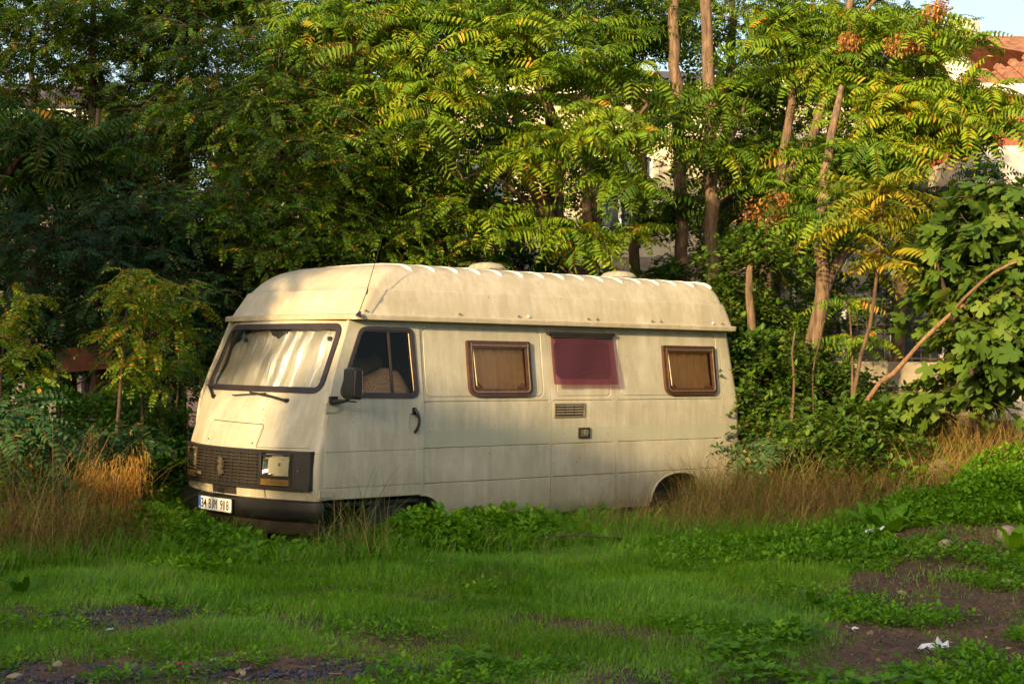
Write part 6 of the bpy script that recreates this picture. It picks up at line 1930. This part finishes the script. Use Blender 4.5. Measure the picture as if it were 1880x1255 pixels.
tag(go, 'rough uncut grass growing through the weeds around the van', 'grass', kind='stuff')

# --- dry grass clumps: long arching stalks
DRY = leaf_mat('dry_grass', [(0, (0.08, 0.045, 0.018)), (0.45, (0.29, 0.195, 0.060)), (0.72, (0.48, 0.35, 0.13)), (0.80, (0.14, 0.17, 0.03)), (1, (0.06, 0.13, 0.02))], 0.3, 0.7)
PLUME = leaf_mat('golden_plume', [(0, (0.30, 0.17, 0.04)), (1, (0.62, 0.38, 0.09))], 0.45, 0.7)
def arcs(so, c, n, hgt, rad, w=0.0028, tint=(0.5, 0.25), seed=0, spread=1.0, az0=None, azs=1.0, seg=5):
    r = np.random.RandomState(seed)
    base = c + np.stack([r.normal(0, rad * 0.4, n), r.normal(0, rad * 0.4, n), np.zeros(n)], 1)
    base[:, 2] = ground_z(base[:, 0], base[:, 1])
    az = r.uniform(0, 6.28, n) if az0 is None else r.normal(az0, azs, n)
    L_ = hgt * r.uniform(0.35, 1.35, n); ln = r.uniform(0.35, 2.1, n) * spread
    D_ = np.stack([np.cos(az), np.sin(az), np.zeros(n)], 1); S_ = np.stack([-np.sin(az + 0.5), np.cos(az + 0.5), np.zeros(n)], 1)
    rings = []
    ang0 = math.pi / 2 - 0.25 * ln
    p = base.copy(); rings.append(p.copy())
    for k in range(seg):
        a = ang0 - ln * (k / seg) ** 1.1 * 1.15
        p = p + (D_ * np.cos(a)[:, None] + np.array([0, 0, 1.0]) * np.sin(a)[:, None]) * (L_ / seg)[:, None]
        rings.append(p.copy())
    R = np.stack(rings, 1)
    ws2 = w * np.linspace(1, 0.25, seg + 1)
    A_ = R - S_[:, None, :] * ws2[None, :, None]; B2 = R + S_[:, None, :] * ws2[None, :, None]
    V = np.stack([A_, B2], 2).reshape(-1, 3)
    i = (np.arange(n) * 2 * (seg + 1))[:, None] + (np.arange(seg) * 2)[None]
    i = i.ravel()
    tt = np.repeat(np.clip(r.normal(tint[0], tint[1], n), 0.01, 1), 2 * (seg + 1))
    so.add(V, [np.stack([i, i + 1, i + 3, i + 2], 1)], tt)
    return R
def dry_clump(u, d, n, hgt, rad, label, seed, tint=(0.5, 0.25), mat=None, **k):
    so = Soup(); arcs(so, gp(u, d), n, hgt, rad, seed=seed, tint=tint, **k)
    o = link('dry_grass_clump', so.mesh('dry_grass_clump', mat or DRY)); tag(o, label, 'dry grass', 'clumps of dry grass'); return o
dry_clump(40, 11.6, 520, 0.95, 0.45, 'big arching clump of straw-coloured grass at the left edge', 1, tint=(0.45, 0.2))
dry_clump(130, 11.7, 520, 0.80, 0.50, 'brown dry grass clump between the left edge clump and the golden plumes', 2, tint=(0.35, 0.2))
dry_clump(215, 11.9, 380, 0.60, 0.45, 'low brown dry grass under the golden plumes', 3, tint=(0.25, 0.15))
dry_clump(1350, 14.3, 900, 0.55, 0.55, 'tall mixed dry grass in front of the rear wheel arch', 4, tint=(0.55, 0.35))
dry_clump(1270, 13.9, 420, 0.40, 0.50, 'straw grass flattened in front of the rear wheel', 5, tint=(0.45, 0.3), spread=1.5)
dry_clump(1440, 13.9, 600, 0.55, 0.55, 'tawny grass clump just past the van tail', 6, tint=(0.5, 0.2))
dry_clump(1530, 13.8, 460, 0.45, 0.50, 'tawny grass clump at the foot of the bank', 7, tint=(0.45, 0.2), spread=1.3)
dry_clump(1180, 13.8, 500, 0.42, 0.5, 'sparse dry grass under the side vents', 8, tint=(0.6, 0.35), spread=1.4)
dry_clump(1640, 14.6, 600, 0.42, 0.6, 'flattened golden straw on the bank left of the pale stone', 9, tint=(0.6, 0.2), spread=1.7)
dry_clump(1760, 15.0, 700, 0.50, 0.6, 'flattened golden straw on the bank right of the pale stone', 10, tint=(0.7, 0.2), spread=1.7)
dry_clump(1500, 14.9, 360, 0.40, 0.6, 'brown straw between the shrub and the tawny clump', 12, tint=(0.35, 0.2), spread=1.6)
dry_clump(1690, 14.2, 360, 0.30, 0.6, 'brown straw litter below the pale stone', 13, tint=(0.3, 0.2), spread=1.8)
dry_clump(1820, 14.6, 420, 0.85, 0.5, 'tall reddish dry stems under the fig tree', 14, tint=(0.4, 0.25))
dry_clump(650, 12.2, 260, 0.62, 0.35, 'wispy green and brown grass tuft in front of the cab step', 15, tint=(0.88, 0.25))
dry_clump(1290, 14.9, 420, 0.62, 0.25, 'green-brown stalks rising inside the rear wheel arch', 16, tint=(0.8, 0.3))
dry_clump(1385, 14.7, 420, 0.62, 0.3, 'green-brown stalks against the rear corner of the van', 17, tint=(0.75, 0.3))
# tangled straw over the bank and behind the van's tail
so = Soup(); r_all = np.random.RandomState(77)
s, d, P = ground_pts(44000, 0.5, 5.2, 12.6, 17.5)
e = d - band_edge(s)
ok = (((s > 0.6) & (s < 3.4) & (e > 0.35) & (d > 13.0)) | ((s > 2.2) & (d > 13.2))) & ~van_mask(P) & (abs(s) < 0.34 * d + 0.4)
ok &= rng.rand(len(s)) < 0.35 + 0.5 * nz(s, d, 2.4, 4)
P = P[ok]; n = len(P)
idx = r_all.permutation(n)[:15000]
class _G: pass
def arcs_at(so, base, hgt, seed, tint, spread, w=0.0026, seg=4):
    r = np.random.RandomState(seed); n = len(base)
    az = r.uniform(0, 6.28, n); L_ = hgt * r.uniform(0.35, 1.4, n); ln = r.uniform(0.5, 2.3, n) * spread
    D_ = np.stack([np.cos(az), np.sin(az), np.zeros(n)], 1); S_ = np.stack([-np.sin(az + 0.5), np.cos(az + 0.5), np.zeros(n)], 1)
    p = base.copy(); rings = [p.copy()]; ang0 = math.pi / 2 - 0.3 * ln
    for k in range(seg):
        a = ang0 - ln * (k / seg) * 1.2
        p = p + (D_ * np.cos(a)[:, None] + np.array([0, 0, 1.0]) * np.sin(a)[:, None]) * (L_ / seg)[:, None]
        p[:, 2] = np.maximum(p[:, 2], base[:, 2] + 0.01)
        rings.append(p.copy())
    R = np.stack(rings, 1); ws2 = w * np.linspace(1, 0.3, seg + 1)
    V = np.stack([R - S_[:, None, :] * ws2[None, :, None], R + S_[:, None, :] * ws2[None, :, None]], 2).reshape(-1, 3)
    i = ((np.arange(n) * 2 * (seg + 1))[:, None] + (np.arange(seg) * 2)[None]).ravel()
    so.add(V, [np.stack([i, i + 1, i + 3, i + 2], 1)], np.repeat(np.clip(r.normal(tint[0], tint[1], n), 0.01, 1), 2 * (seg + 1)))
arcs_at(so, P[idx], 0.40, 5, (0.48, 0.20), 1.1)
go = bpy.data.objects.new('dry_straw', so.mesh('dry_straw', DRY)); COL.objects.link(go)
tag(go, 'tangled brown straw covering the bank from the van tail to the right edge', 'dry grass', kind='stuff')
# golden plumes
for i, (u, v, d, r_) in enumerate(((195, 905, 12.0, 0.17), (245, 880, 12.1, 0.13), (232, 925, 11.9, 0.16), (155, 895, 12.1, 0.15), (165, 828, 12.3, 0.07))):
    so = Soup(); c = at(u, v - 22, d); b_g = gp(u, d)
    soup_tube(so, resample([b_g, (b_g + c) / 2 + np.array([0.02, 0.02, 0.05]), c], 0.1), 0.003, 4, 0.0)
    r = np.random.RandomState(100 + i)
    for k in range(420 if r_ > 0.1 else 120):
        q3 = r.normal(0, 0.42, 3) * r_; q3[2] *= 1.25; q3[0] += 0.35 * q3[2]
        a = r.uniform(0, 6.28); l_ = r_ * r.uniform(0.25, 0.6)
        st = c + q3
        e1 = st + np.array([math.cos(a) * l_ * 0.4, math.sin(a) * l_ * 0.4, -l_ * 0.15]); e2 = e1 + np.array([math.cos(a) * l_ * 0.15, math.sin(a) * l_ * 0.15, -l_ * 0.7])
        w2 = np.array([-math.sin(a), math.cos(a), 0]) * 0.0016
        V = np.array([st - w2, st + w2, e1 + w2 * 1.6, e1 - w2 * 1.6, e2])
        so.add(V, [np.array([[0, 1, 2, 3]]), np.array([[3, 2, 4]])], np.full(5, r.uniform(0.1, 1)))
    for k in range(9):
        q3 = r.normal(0, 0.42, 3) * r_
        soup_tube(so, [c - np.array([0, 0, r_ * 0.6]), c + q3 * 0.5, c + q3 + np.array([0, 0, 0.03])], 0.0015, 3, 0.0)
    o = link('grass_plume', so.mesh('grass_plume', PLUME))
    tag(o, ['amber feathery plume, the left of the two large hanging ones', 'amber plume topmost nearest the grille', 'amber plume drooping lowest nearest the grille', 'small amber plume left of the large ones', 'tiny pale plume standing alone above the others'][i], 'grass plume', 'amber grass plumes')

# --- broad-leaved docks
def dock(u, d, n, L_, label, seed, mat=LEAF_WEED, tint=0.6, up=0.9):
    r = np.random.RandomState(seed); so = Soup(); c = gp(u, d)
    for k in range(n):
        a = 6.28 * k / n + r.normal(0, 0.3); el = up + r.normal(0, 0.25); l_ = L_ * r.uniform(0.7, 1.15); wd = l_ * 0.17
        D_ = np.array([math.cos(a), math.sin(a), 0]); S_ = np.array([-math.sin(a), math.cos(a), 0])
        V = []; F = []; p = c + D_ * 0.02
        m_ = 8
        for q in range(m_ + 1):
            t_ = q / m_
            e = el - 1.3 * t_ * t_
            wv = wd * (math.sin(math.pi * min(1, (t_ * 0.93 + 0.07))) ** 0.7) * (0.3 if t_ < 0.15 else 1)
            nrm = np.cross(D_ * math.cos(e) + np.array([0, 0, math.sin(e)]), S_)
            wob = 0.012 * math.sin(q * 2.2 + k)
            V += [p - S_ * wv - nrm * (0.25 * wv) + [0, 0, wob], p, p + S_ * wv - nrm * (0.25 * wv) - [0, 0, wob]]
            p = p + (D_ * math.cos(e) + np.array([0, 0, math.sin(e)])) * l_ / m_
        for q in range(m_):
            F += [(3 * q, 3 * q + 1, 3 * q + 4, 3 * q + 3), (3 * q + 1, 3 * q + 2, 3 * q + 5, 3 * q + 4)]
        so.add(np.array(V), [np.array(F)], np.full(len(V), np.clip(tint + r.normal(0, 0.1), 0.05, 1)))
    o = link('dock_plant', so.mesh('dock_plant', mat)); tag(o, label, 'weed plant', 'broad-leaved dock plants'); return o
dock(420, 11.7, 7, 0.24, 'broad dock leaves right under the front bumper', 1, up=1.2)
dock(680, 12.3, 5, 0.26, 'upright dock leaf in front of the front wheel arch', 2, up=1.35)
dock(1110, 12.9, 6, 0.28, 'large upright dock below the side vents of the van', 3, up=1.25, tint=0.7)
dock(1625, 12.6, 9, 0.38, 'large dock rosette with long leaves at the edge of the bare soil', 4, up=0.8, tint=0.55)
dock(1600, 12.9, 6, 0.28, 'smaller dock just left of the large rosette', 5, up=0.9, tint=0.45)
dock(285, 9.9, 6, 0.15, 'low dock in the lawn left of centre', 6, up=0.7, tint=0.35)
dock(50, 10.2, 8, 0.20, 'dark dock clump in the lawn at the left edge', 7, up=0.9, tint=0.3)
dock(720, 9.0, 6, 0.12, 'small dark dock in the middle of the lawn', 8, up=0.8, tint=0.2)
dock(1500, 10.1, 7, 0.17, 'round-leaved dock near the right end of the lawn', 9, up=0.7, tint=0.3)
dock(1870, 11.6, 7, 0.34, 'big pale dock cut off by the right edge', 10, up=0.9, tint=0.8)
dock(470, 12.0, 6, 0.20, 'dock leaves beneath the middle of the bumper', 11, up=1.1, tint=0.5)
dock(860, 12.7, 6, 0.20, 'low dock under the first side window', 12, up=0.9, tint=0.6)
# round-leaved mallows in the foreground
for i, (u, d, r_, lab) in enumerate(((1360, 8.25, 0.30, 'dark mallow patch left of the foreground group'), (1540, 7.55, 0.26, 'mallow patch at the lower edge nearest the bare soil'), (1700, 7.6, 0.28, 'mallow patch in the lower right corner group'), (1440, 8.9, 0.20, 'small mallow patch higher in the lawn on the right'), (880, 8.0, 0.16, 'lone mallow patch in the lower middle lawn'), (1410, 7.7, 0.2, 'pale-edged mallow patch at the bottom right of centre'))):
    so = Soup(); r = np.random.RandomState(200 + i); n = int(120 * r_ / 0.28)
    q = r.normal(0, 0.5, (n, 2)) * r_; c = gp(u, d)
    x = c[0] + q[:, 0]; y = c[1] + q[:, 1]
    P = np.stack([x, y, ground_z(x, y) + r.uniform(0.02, 0.09, n)], 1)
    scatter(so, FIG[:2], P, r.uniform(0, 6.28, n), r.normal(0.15, 0.25, n), r.normal(0, 0.3, n), r.uniform(0.22, 0.40, n), r.normal(0.55, 0.15, n).clip(0.1, 0.95), r)
    tag(link('mallow_patch', so.mesh('mallow_patch', LEAF_WEED)), lab, 'weed patch', 'mallow patches in the lawn', 'stuff')
# leafy mounds on the right bank
def mound(u, d, r_, h_, n, label, seed, tmpl=SMALL, sc=(0.9, 1.5), tint=(0.62, 0.15), mat=None):
    so = Soup(); r = np.random.RandomState(seed); c = gp(u, d)
    q = r.uniform(-1, 1, (n * 2, 2)); q = q[(q ** 2).sum(1) < 1][:n]; k = len(q)
    x = c[0] + q[:, 0] * r_; y = c[1] + q[:, 1] * r_
    top = np.sqrt(np.maximum(0, 1 - (q ** 2).sum(1))) * h_ * (0.8 + 0.35 * np.sin(x * 7 + y * 5))
    P = np.stack([x, y, ground_z(x, y) + top * r.uniform(0.35, 1.05, k)], 1)
    scatter(so, tmpl, P, r.uniform(0, 6.28, k), r.normal(0, 0.35, k), r.normal(0, 0.35, k), r.uniform(sc[0], sc[1], k), r.normal(tint[0], tint[1], k).clip(0.05, 0.98), r)
    tag(link('weed_mound', so.mesh('weed_mound', mat or LEAF_WEED)), label, 'weed mound', 'leafy weed mounds on the bank')
mound(1850, 12.9, 0.55, 0.26, 1300, 'bright bushy weed mound at the right edge of the bank', 1)
mound(1900, 13.3, 0.6, 0.30, 1900, 'tall bushy weed mound behind the one at the right edge', 2)
mound(1690, 12.9, 0.4, 0.16, 350, 'low weed mound behind the dock rosette', 3)
mound(1540, 12.1, 0.45, 0.12, 400, 'low weed mound left of the bare soil', 4, tint=(0.55, 0.15))
mound(1440, 12.2, 0.5, 0.10, 330, 'flat weed patch where the lawn meets the tawny grass', 5)
mound(1260, 12.6, 0.5, 0.10, 330, 'flat weed patch below the rear window', 6)
mound(268, 12.2, 0.40, 0.32, 1200, 'sunlit bright weed mound beside the far end of the bumper', 7, SPR, (0.5, 0.9), (0.8, 0.1))
mound(330, 11.5, 0.4, 0.06, 700, 'sunlit weed mound below the number plate', 8, SPR, (0.5, 0.85), (0.75, 0.1))
mound(800, 12.6, 0.45, 0.30, 900, 'leafy weed mound in front of the front wheel arch', 9, SPR, (0.55, 1.0), (0.6, 0.12))
mound(940, 13.0, 0.4, 0.20, 600, 'leafy weed mound under the first side window', 10, SPR, (0.5, 0.9), (0.5, 0.12))

# --- stones, gravel, litter
def rock(so, c, r_, rs, tint):
    b = bmesh.new(); bmesh.ops.create_icosphere(b, subdivisions=2 if r_ > 0.05 else 1, radius=1)
    ax = rs.uniform(0.6, 1.2, 3); ax[2] *= 0.6
    dirs = rs.normal(0, 1, (6, 3)); dirs /= np.linalg.norm(dirs, axis=1)[:, None]
    V = np.array([v.co[:] for v in b.verts])
    for q in dirs:
        m_ = V @ q; V = V - np.outer(np.maximum(0, m_ - 0.72), q)
    V = V * ax * r_ + rs.normal(0, 0.04 * r_, V.shape)
    F = np.array([[v.index for v in f.verts] for f in b.faces]); b.free()
    so.add(V + c, [F], np.full(len(V), tint))
ROCK = leaf_mat('stone', [(0, (0.040, 0.042, 0.058)), (0.55, (0.11, 0.105, 0.12)), (0.85, (0.28, 0.23, 0.18)), (1, (0.50, 0.44, 0.36))], 0.0, 0.8)
rs = np.random.RandomState(9)
so = Soup()
s, d, P = ground_pts(42000, -3.4, 4.2, 6.9, 13)
w_ = (rng.rand(len(s)) < dirt(s, d) ** 1.5) & ((s < 0.9) | (rng.rand(len(s)) < 0.05)) & (abs(s) < 0.34 * d + 0.2)
for p, ss in zip(P[w_][:6500], s[w_]):
    rock(so, p + [0, 0, 0.002], rs.uniform(0.006, 0.022) * (1.0 if ss < 1 else 0.6), rs, np.clip(rs.beta(1.0, 4.0) + (0.15 if ss > 1 else 0), 0.01, 1))
go = bpy.data.objects.new('gravel', so.mesh('gravel', ROCK)); COL.objects.link(go)
tag(go, 'scattered dark gravel on the bare patches of soil', 'gravel', kind='stuff')
STONE = simple('pale_stone', (0.34, 0.27, 0.17), 0.9, noise=0.45, nscale=7, bump=0.8, bscale=25)
for u, d, r_, lab in ((1692, 15.3, 0.20, 'big pale boulder sitting on the straw of the right bank'), (1728, 14.2, 0.14, 'grey stone half buried right below the big boulder'), (1740, 11.9, 0.07, 'flat pale stone at the top of the bare soil'), (1850, 12.0, 0.09, 'dark flat stone at the right edge above the soil'), (36, 7.72, 0.035, 'pale pebble at the bottom left corner'), (115, 7.95, 0.03, 'whitish pebble at the lower left in the gravel'), (310, 7.75, 0.028, 'pale tan pebble in the bottom gravel'), (450, 7.7, 0.035, 'dark lump of stone right of the bottom gravel'), (1575, 9.9, 0.025, 'small pale stone on the bare soil'), (1850, 10.8, 0.06, 'pale stone on the soil at the right edge'), (1660, 10.6, 0.035, 'flat pinkish stone in the middle of the soil')):
    so = Soup(); rock(so, gp(u, d, r_ * 0.25), r_ * 1.3, rs, 0.5)
    me_ = so.mesh('stone', STONE)
    tag(link('stone', me_), lab, 'stone', 'stones on the ground')
def scrap(u, d, w_, h_, col, label, seed, cat='litter', dz=0.02):
    r = np.random.RandomState(seed); c = gp(u, d, dz)
    n = 7; V = []; F = []
    for i in range(n):
        for k in range(n):
            V.append(c + np.array([(i / (n - 1) - .5) * w_, (k / (n - 1) - .5) * h_, r.normal(0, 0.12 * min(w_, h_))]) + r.normal(0, 0.05 * min(w_, h_), 3))
    for i in range(n - 1):
        for k in range(n - 1):
            a = i * n + k; F.append((a, a + 1, a + n + 1, a + n))
    mm = mesh_from('litter_scrap', V, F, simple('scrap_' + str(seed), col, 0.5))
    tag(link('litter_scrap', mm), label, cat)
scrap(1605, 12.3, 0.16, 0.12, (0.70, 0.70, 0.66), 'crumpled white plastic rag beside the docks', 1, dz=0.10)
scrap(1556, 12.5, 0.06, 0.05, (0.03, 0.06, 0.45), 'small blue plastic scrap near the white rag', 2, dz=0.05)
scrap(1725, 8.7, 0.20, 0.10, (0.62, 0.62, 0.66), 'torn white plastic film lying on the soil', 3)
scrap(1800, 8.1, 0.05, 0.03, (0.30, 0.48, 0.62), 'pale blue scrap on the soil at lower right', 4)
scrap(338, 7.82, 0.035, 0.025, (0.50, 0.03, 0.03), 'small red scrap in the bottom gravel', 5)
scrap(460, 7.75, 0.03, 0.02, (0.60, 0.18, 0.18), 'pinkish scrap right of the bottom gravel', 6)
scrap(400, 7.95, 0.04, 0.02, (0.45, 0.52, 0.55), 'pale blue-grey scrap above the bottom gravel', 7)
scrap(210, 9.0, 0.05, 0.025, (0.62, 0.62, 0.58), 'white scrap beside the left gravel patch', 8)
scrap(90, 9.35, 0.05, 0.03, (0.45, 0.20, 0.08), 'orange-brown scrap on the left gravel patch', 9)
scrap(1575, 9.05, 0.03, 0.03, (0.75, 0.75, 0.70), 'upright white scrap at the edge of the lawn', 10, dz=0.04)
scrap(1672, 15.0, 0.05, 0.04, (0.05, 0.40, 0.50), 'turquoise scrap at the foot of the big boulder', 11, dz=0.06)
# bare twig lying under the vents
so = Soup(); P_ = resample([gp(990, 12.6, 0.14), gp(1060, 12.7, 0.17), gp(1165, 12.9, 0.10)], 0.1); soup_tube(so, P_, np.linspace(0.006, 0.012, len(P_)), 6)
tag(link('fallen_branch', so.mesh('fallen_branch', BARK_R)), 'bare orange-brown branch lying in the weeds below the side vents', 'branch')
# ================================================================== UNSEEN BLOCKS AND TREES ADDED TO SHADE THE LOT
# a house row added out of view keeps the low sun off the lawn
TH = -np.array([SUN_TRAVEL.x, SUN_TRAVEL.y]); TH = TH / np.linalg.norm(TH)
SL = -SUN_TRAVEL.z / math.hypot(SUN_TRAVEL.x, SUN_TRAVEL.y)
def shade_block(name, label, target, zt, dist, width, off, mat=PLASTER, thick=6.0):
    """unseen added block whose top edge throws its shadow line to height zt at the target point"""
    c = np.array([target[0] + TH[0] * dist, target[1] + TH[1] * dist]); n_ = np.array([-TH[1], TH[0]])
    H = zt + SL * dist
    c = c + n_ * off
    def P(a, b2, z): return (c[0] + n_[0] * a + TH[0] * b2, c[1] + n_[1] * a + TH[1] * b2, z)
    v = [P(a, b2, z) for a in (-width / 2, width / 2) for b2 in (0, thick) for z in (0, H)]
    root = thing(name, P(0, thick / 2, 0), label, 'building')
    mm = mesh_from('wall', v, box(0, 1, 0, 1, 0, 1)[1], mat); fix_normals(mm); link('wall', mm, root)
    for i in range(int(width / 3)):
        for k in range(max(1, int(H / 3))):
            a = -width / 2 + 1.5 + i * 3; z = 1 + k * 3
            if z + 1.4 > H: continue
            v = [P(x, y, zz) for x in (a, a + 1.1) for y in (-0.06, -0.003) for zz in (z, z + 1.4)]
            mm = mesh_from('window', v, box(0, 1, 0, 1, 0, 1)[1], PANE); fix_normals(mm); link('window', mm, root)
    return root

shade_block('shade_house_row', 'unseen two-storey house row added behind the photographer to shade the lawn', (2.5, 0.0), 1.02, 30.0, 26.0, 11.6)
shade_block('low_shade_block', 'unseen low plain block added behind the photographer to shade the left lawn', (-0.3, 1.0), 0.36, 15.0, 7.0, -2.9, thick=4.0)  # no such building known; added out of view to dim the left lawn
def wpx(x, y, z):
    u, v, d = px(np.array([[x, y, z]]))
    return float(u[0]), float(v[0]), float(d[0])
NV = np.array([-TH[1], TH[0]]); NV = NV if NV[1] > 0 else -NV
def off_tree(k, dist, zc, rad, rz, n, label, seed, extra=()):  # out-of-frame trees, crowns placed and raised to shade the left background
    bx_, by_ = NV * k + TH * dist
    base = np.array([bx_, by_, ground_z(bx_, by_)])
    bl = []
    for (kk, dd, zz, r1, r2, nn) in ((k, dist, zc, rad, rz, n),) + tuple(extra):
        x, y = NV * kk + TH * dd
        u, v, d = wpx(x, y, zz)
        bl.append((u, v, d, r1 * 2918 / abs(d), r2 * 2918 / abs(d), r1, nn))
    tree('robinia_tree', label, 'tree', [([base, base + [0, 0, zc * 0.5], np.array([bx_, by_, zc])], 0.16, 0.05)], bl, RB, LEAF_ROB, BARK_D, seed, tint=(0.4, 0.12), per_tip=(10, 13), lsc=2.0, lo=True)
off_tree(6.0, 9.0, 7.0, 2.6, 3.2, 430, 'dense robinia added out of frame to shade the left, nearer the camera', 201)
off_tree(9.6, 10.0, 7.0, 2.8, 3.2, 330, 'dense robinia added out of frame further left for its shade', 202)
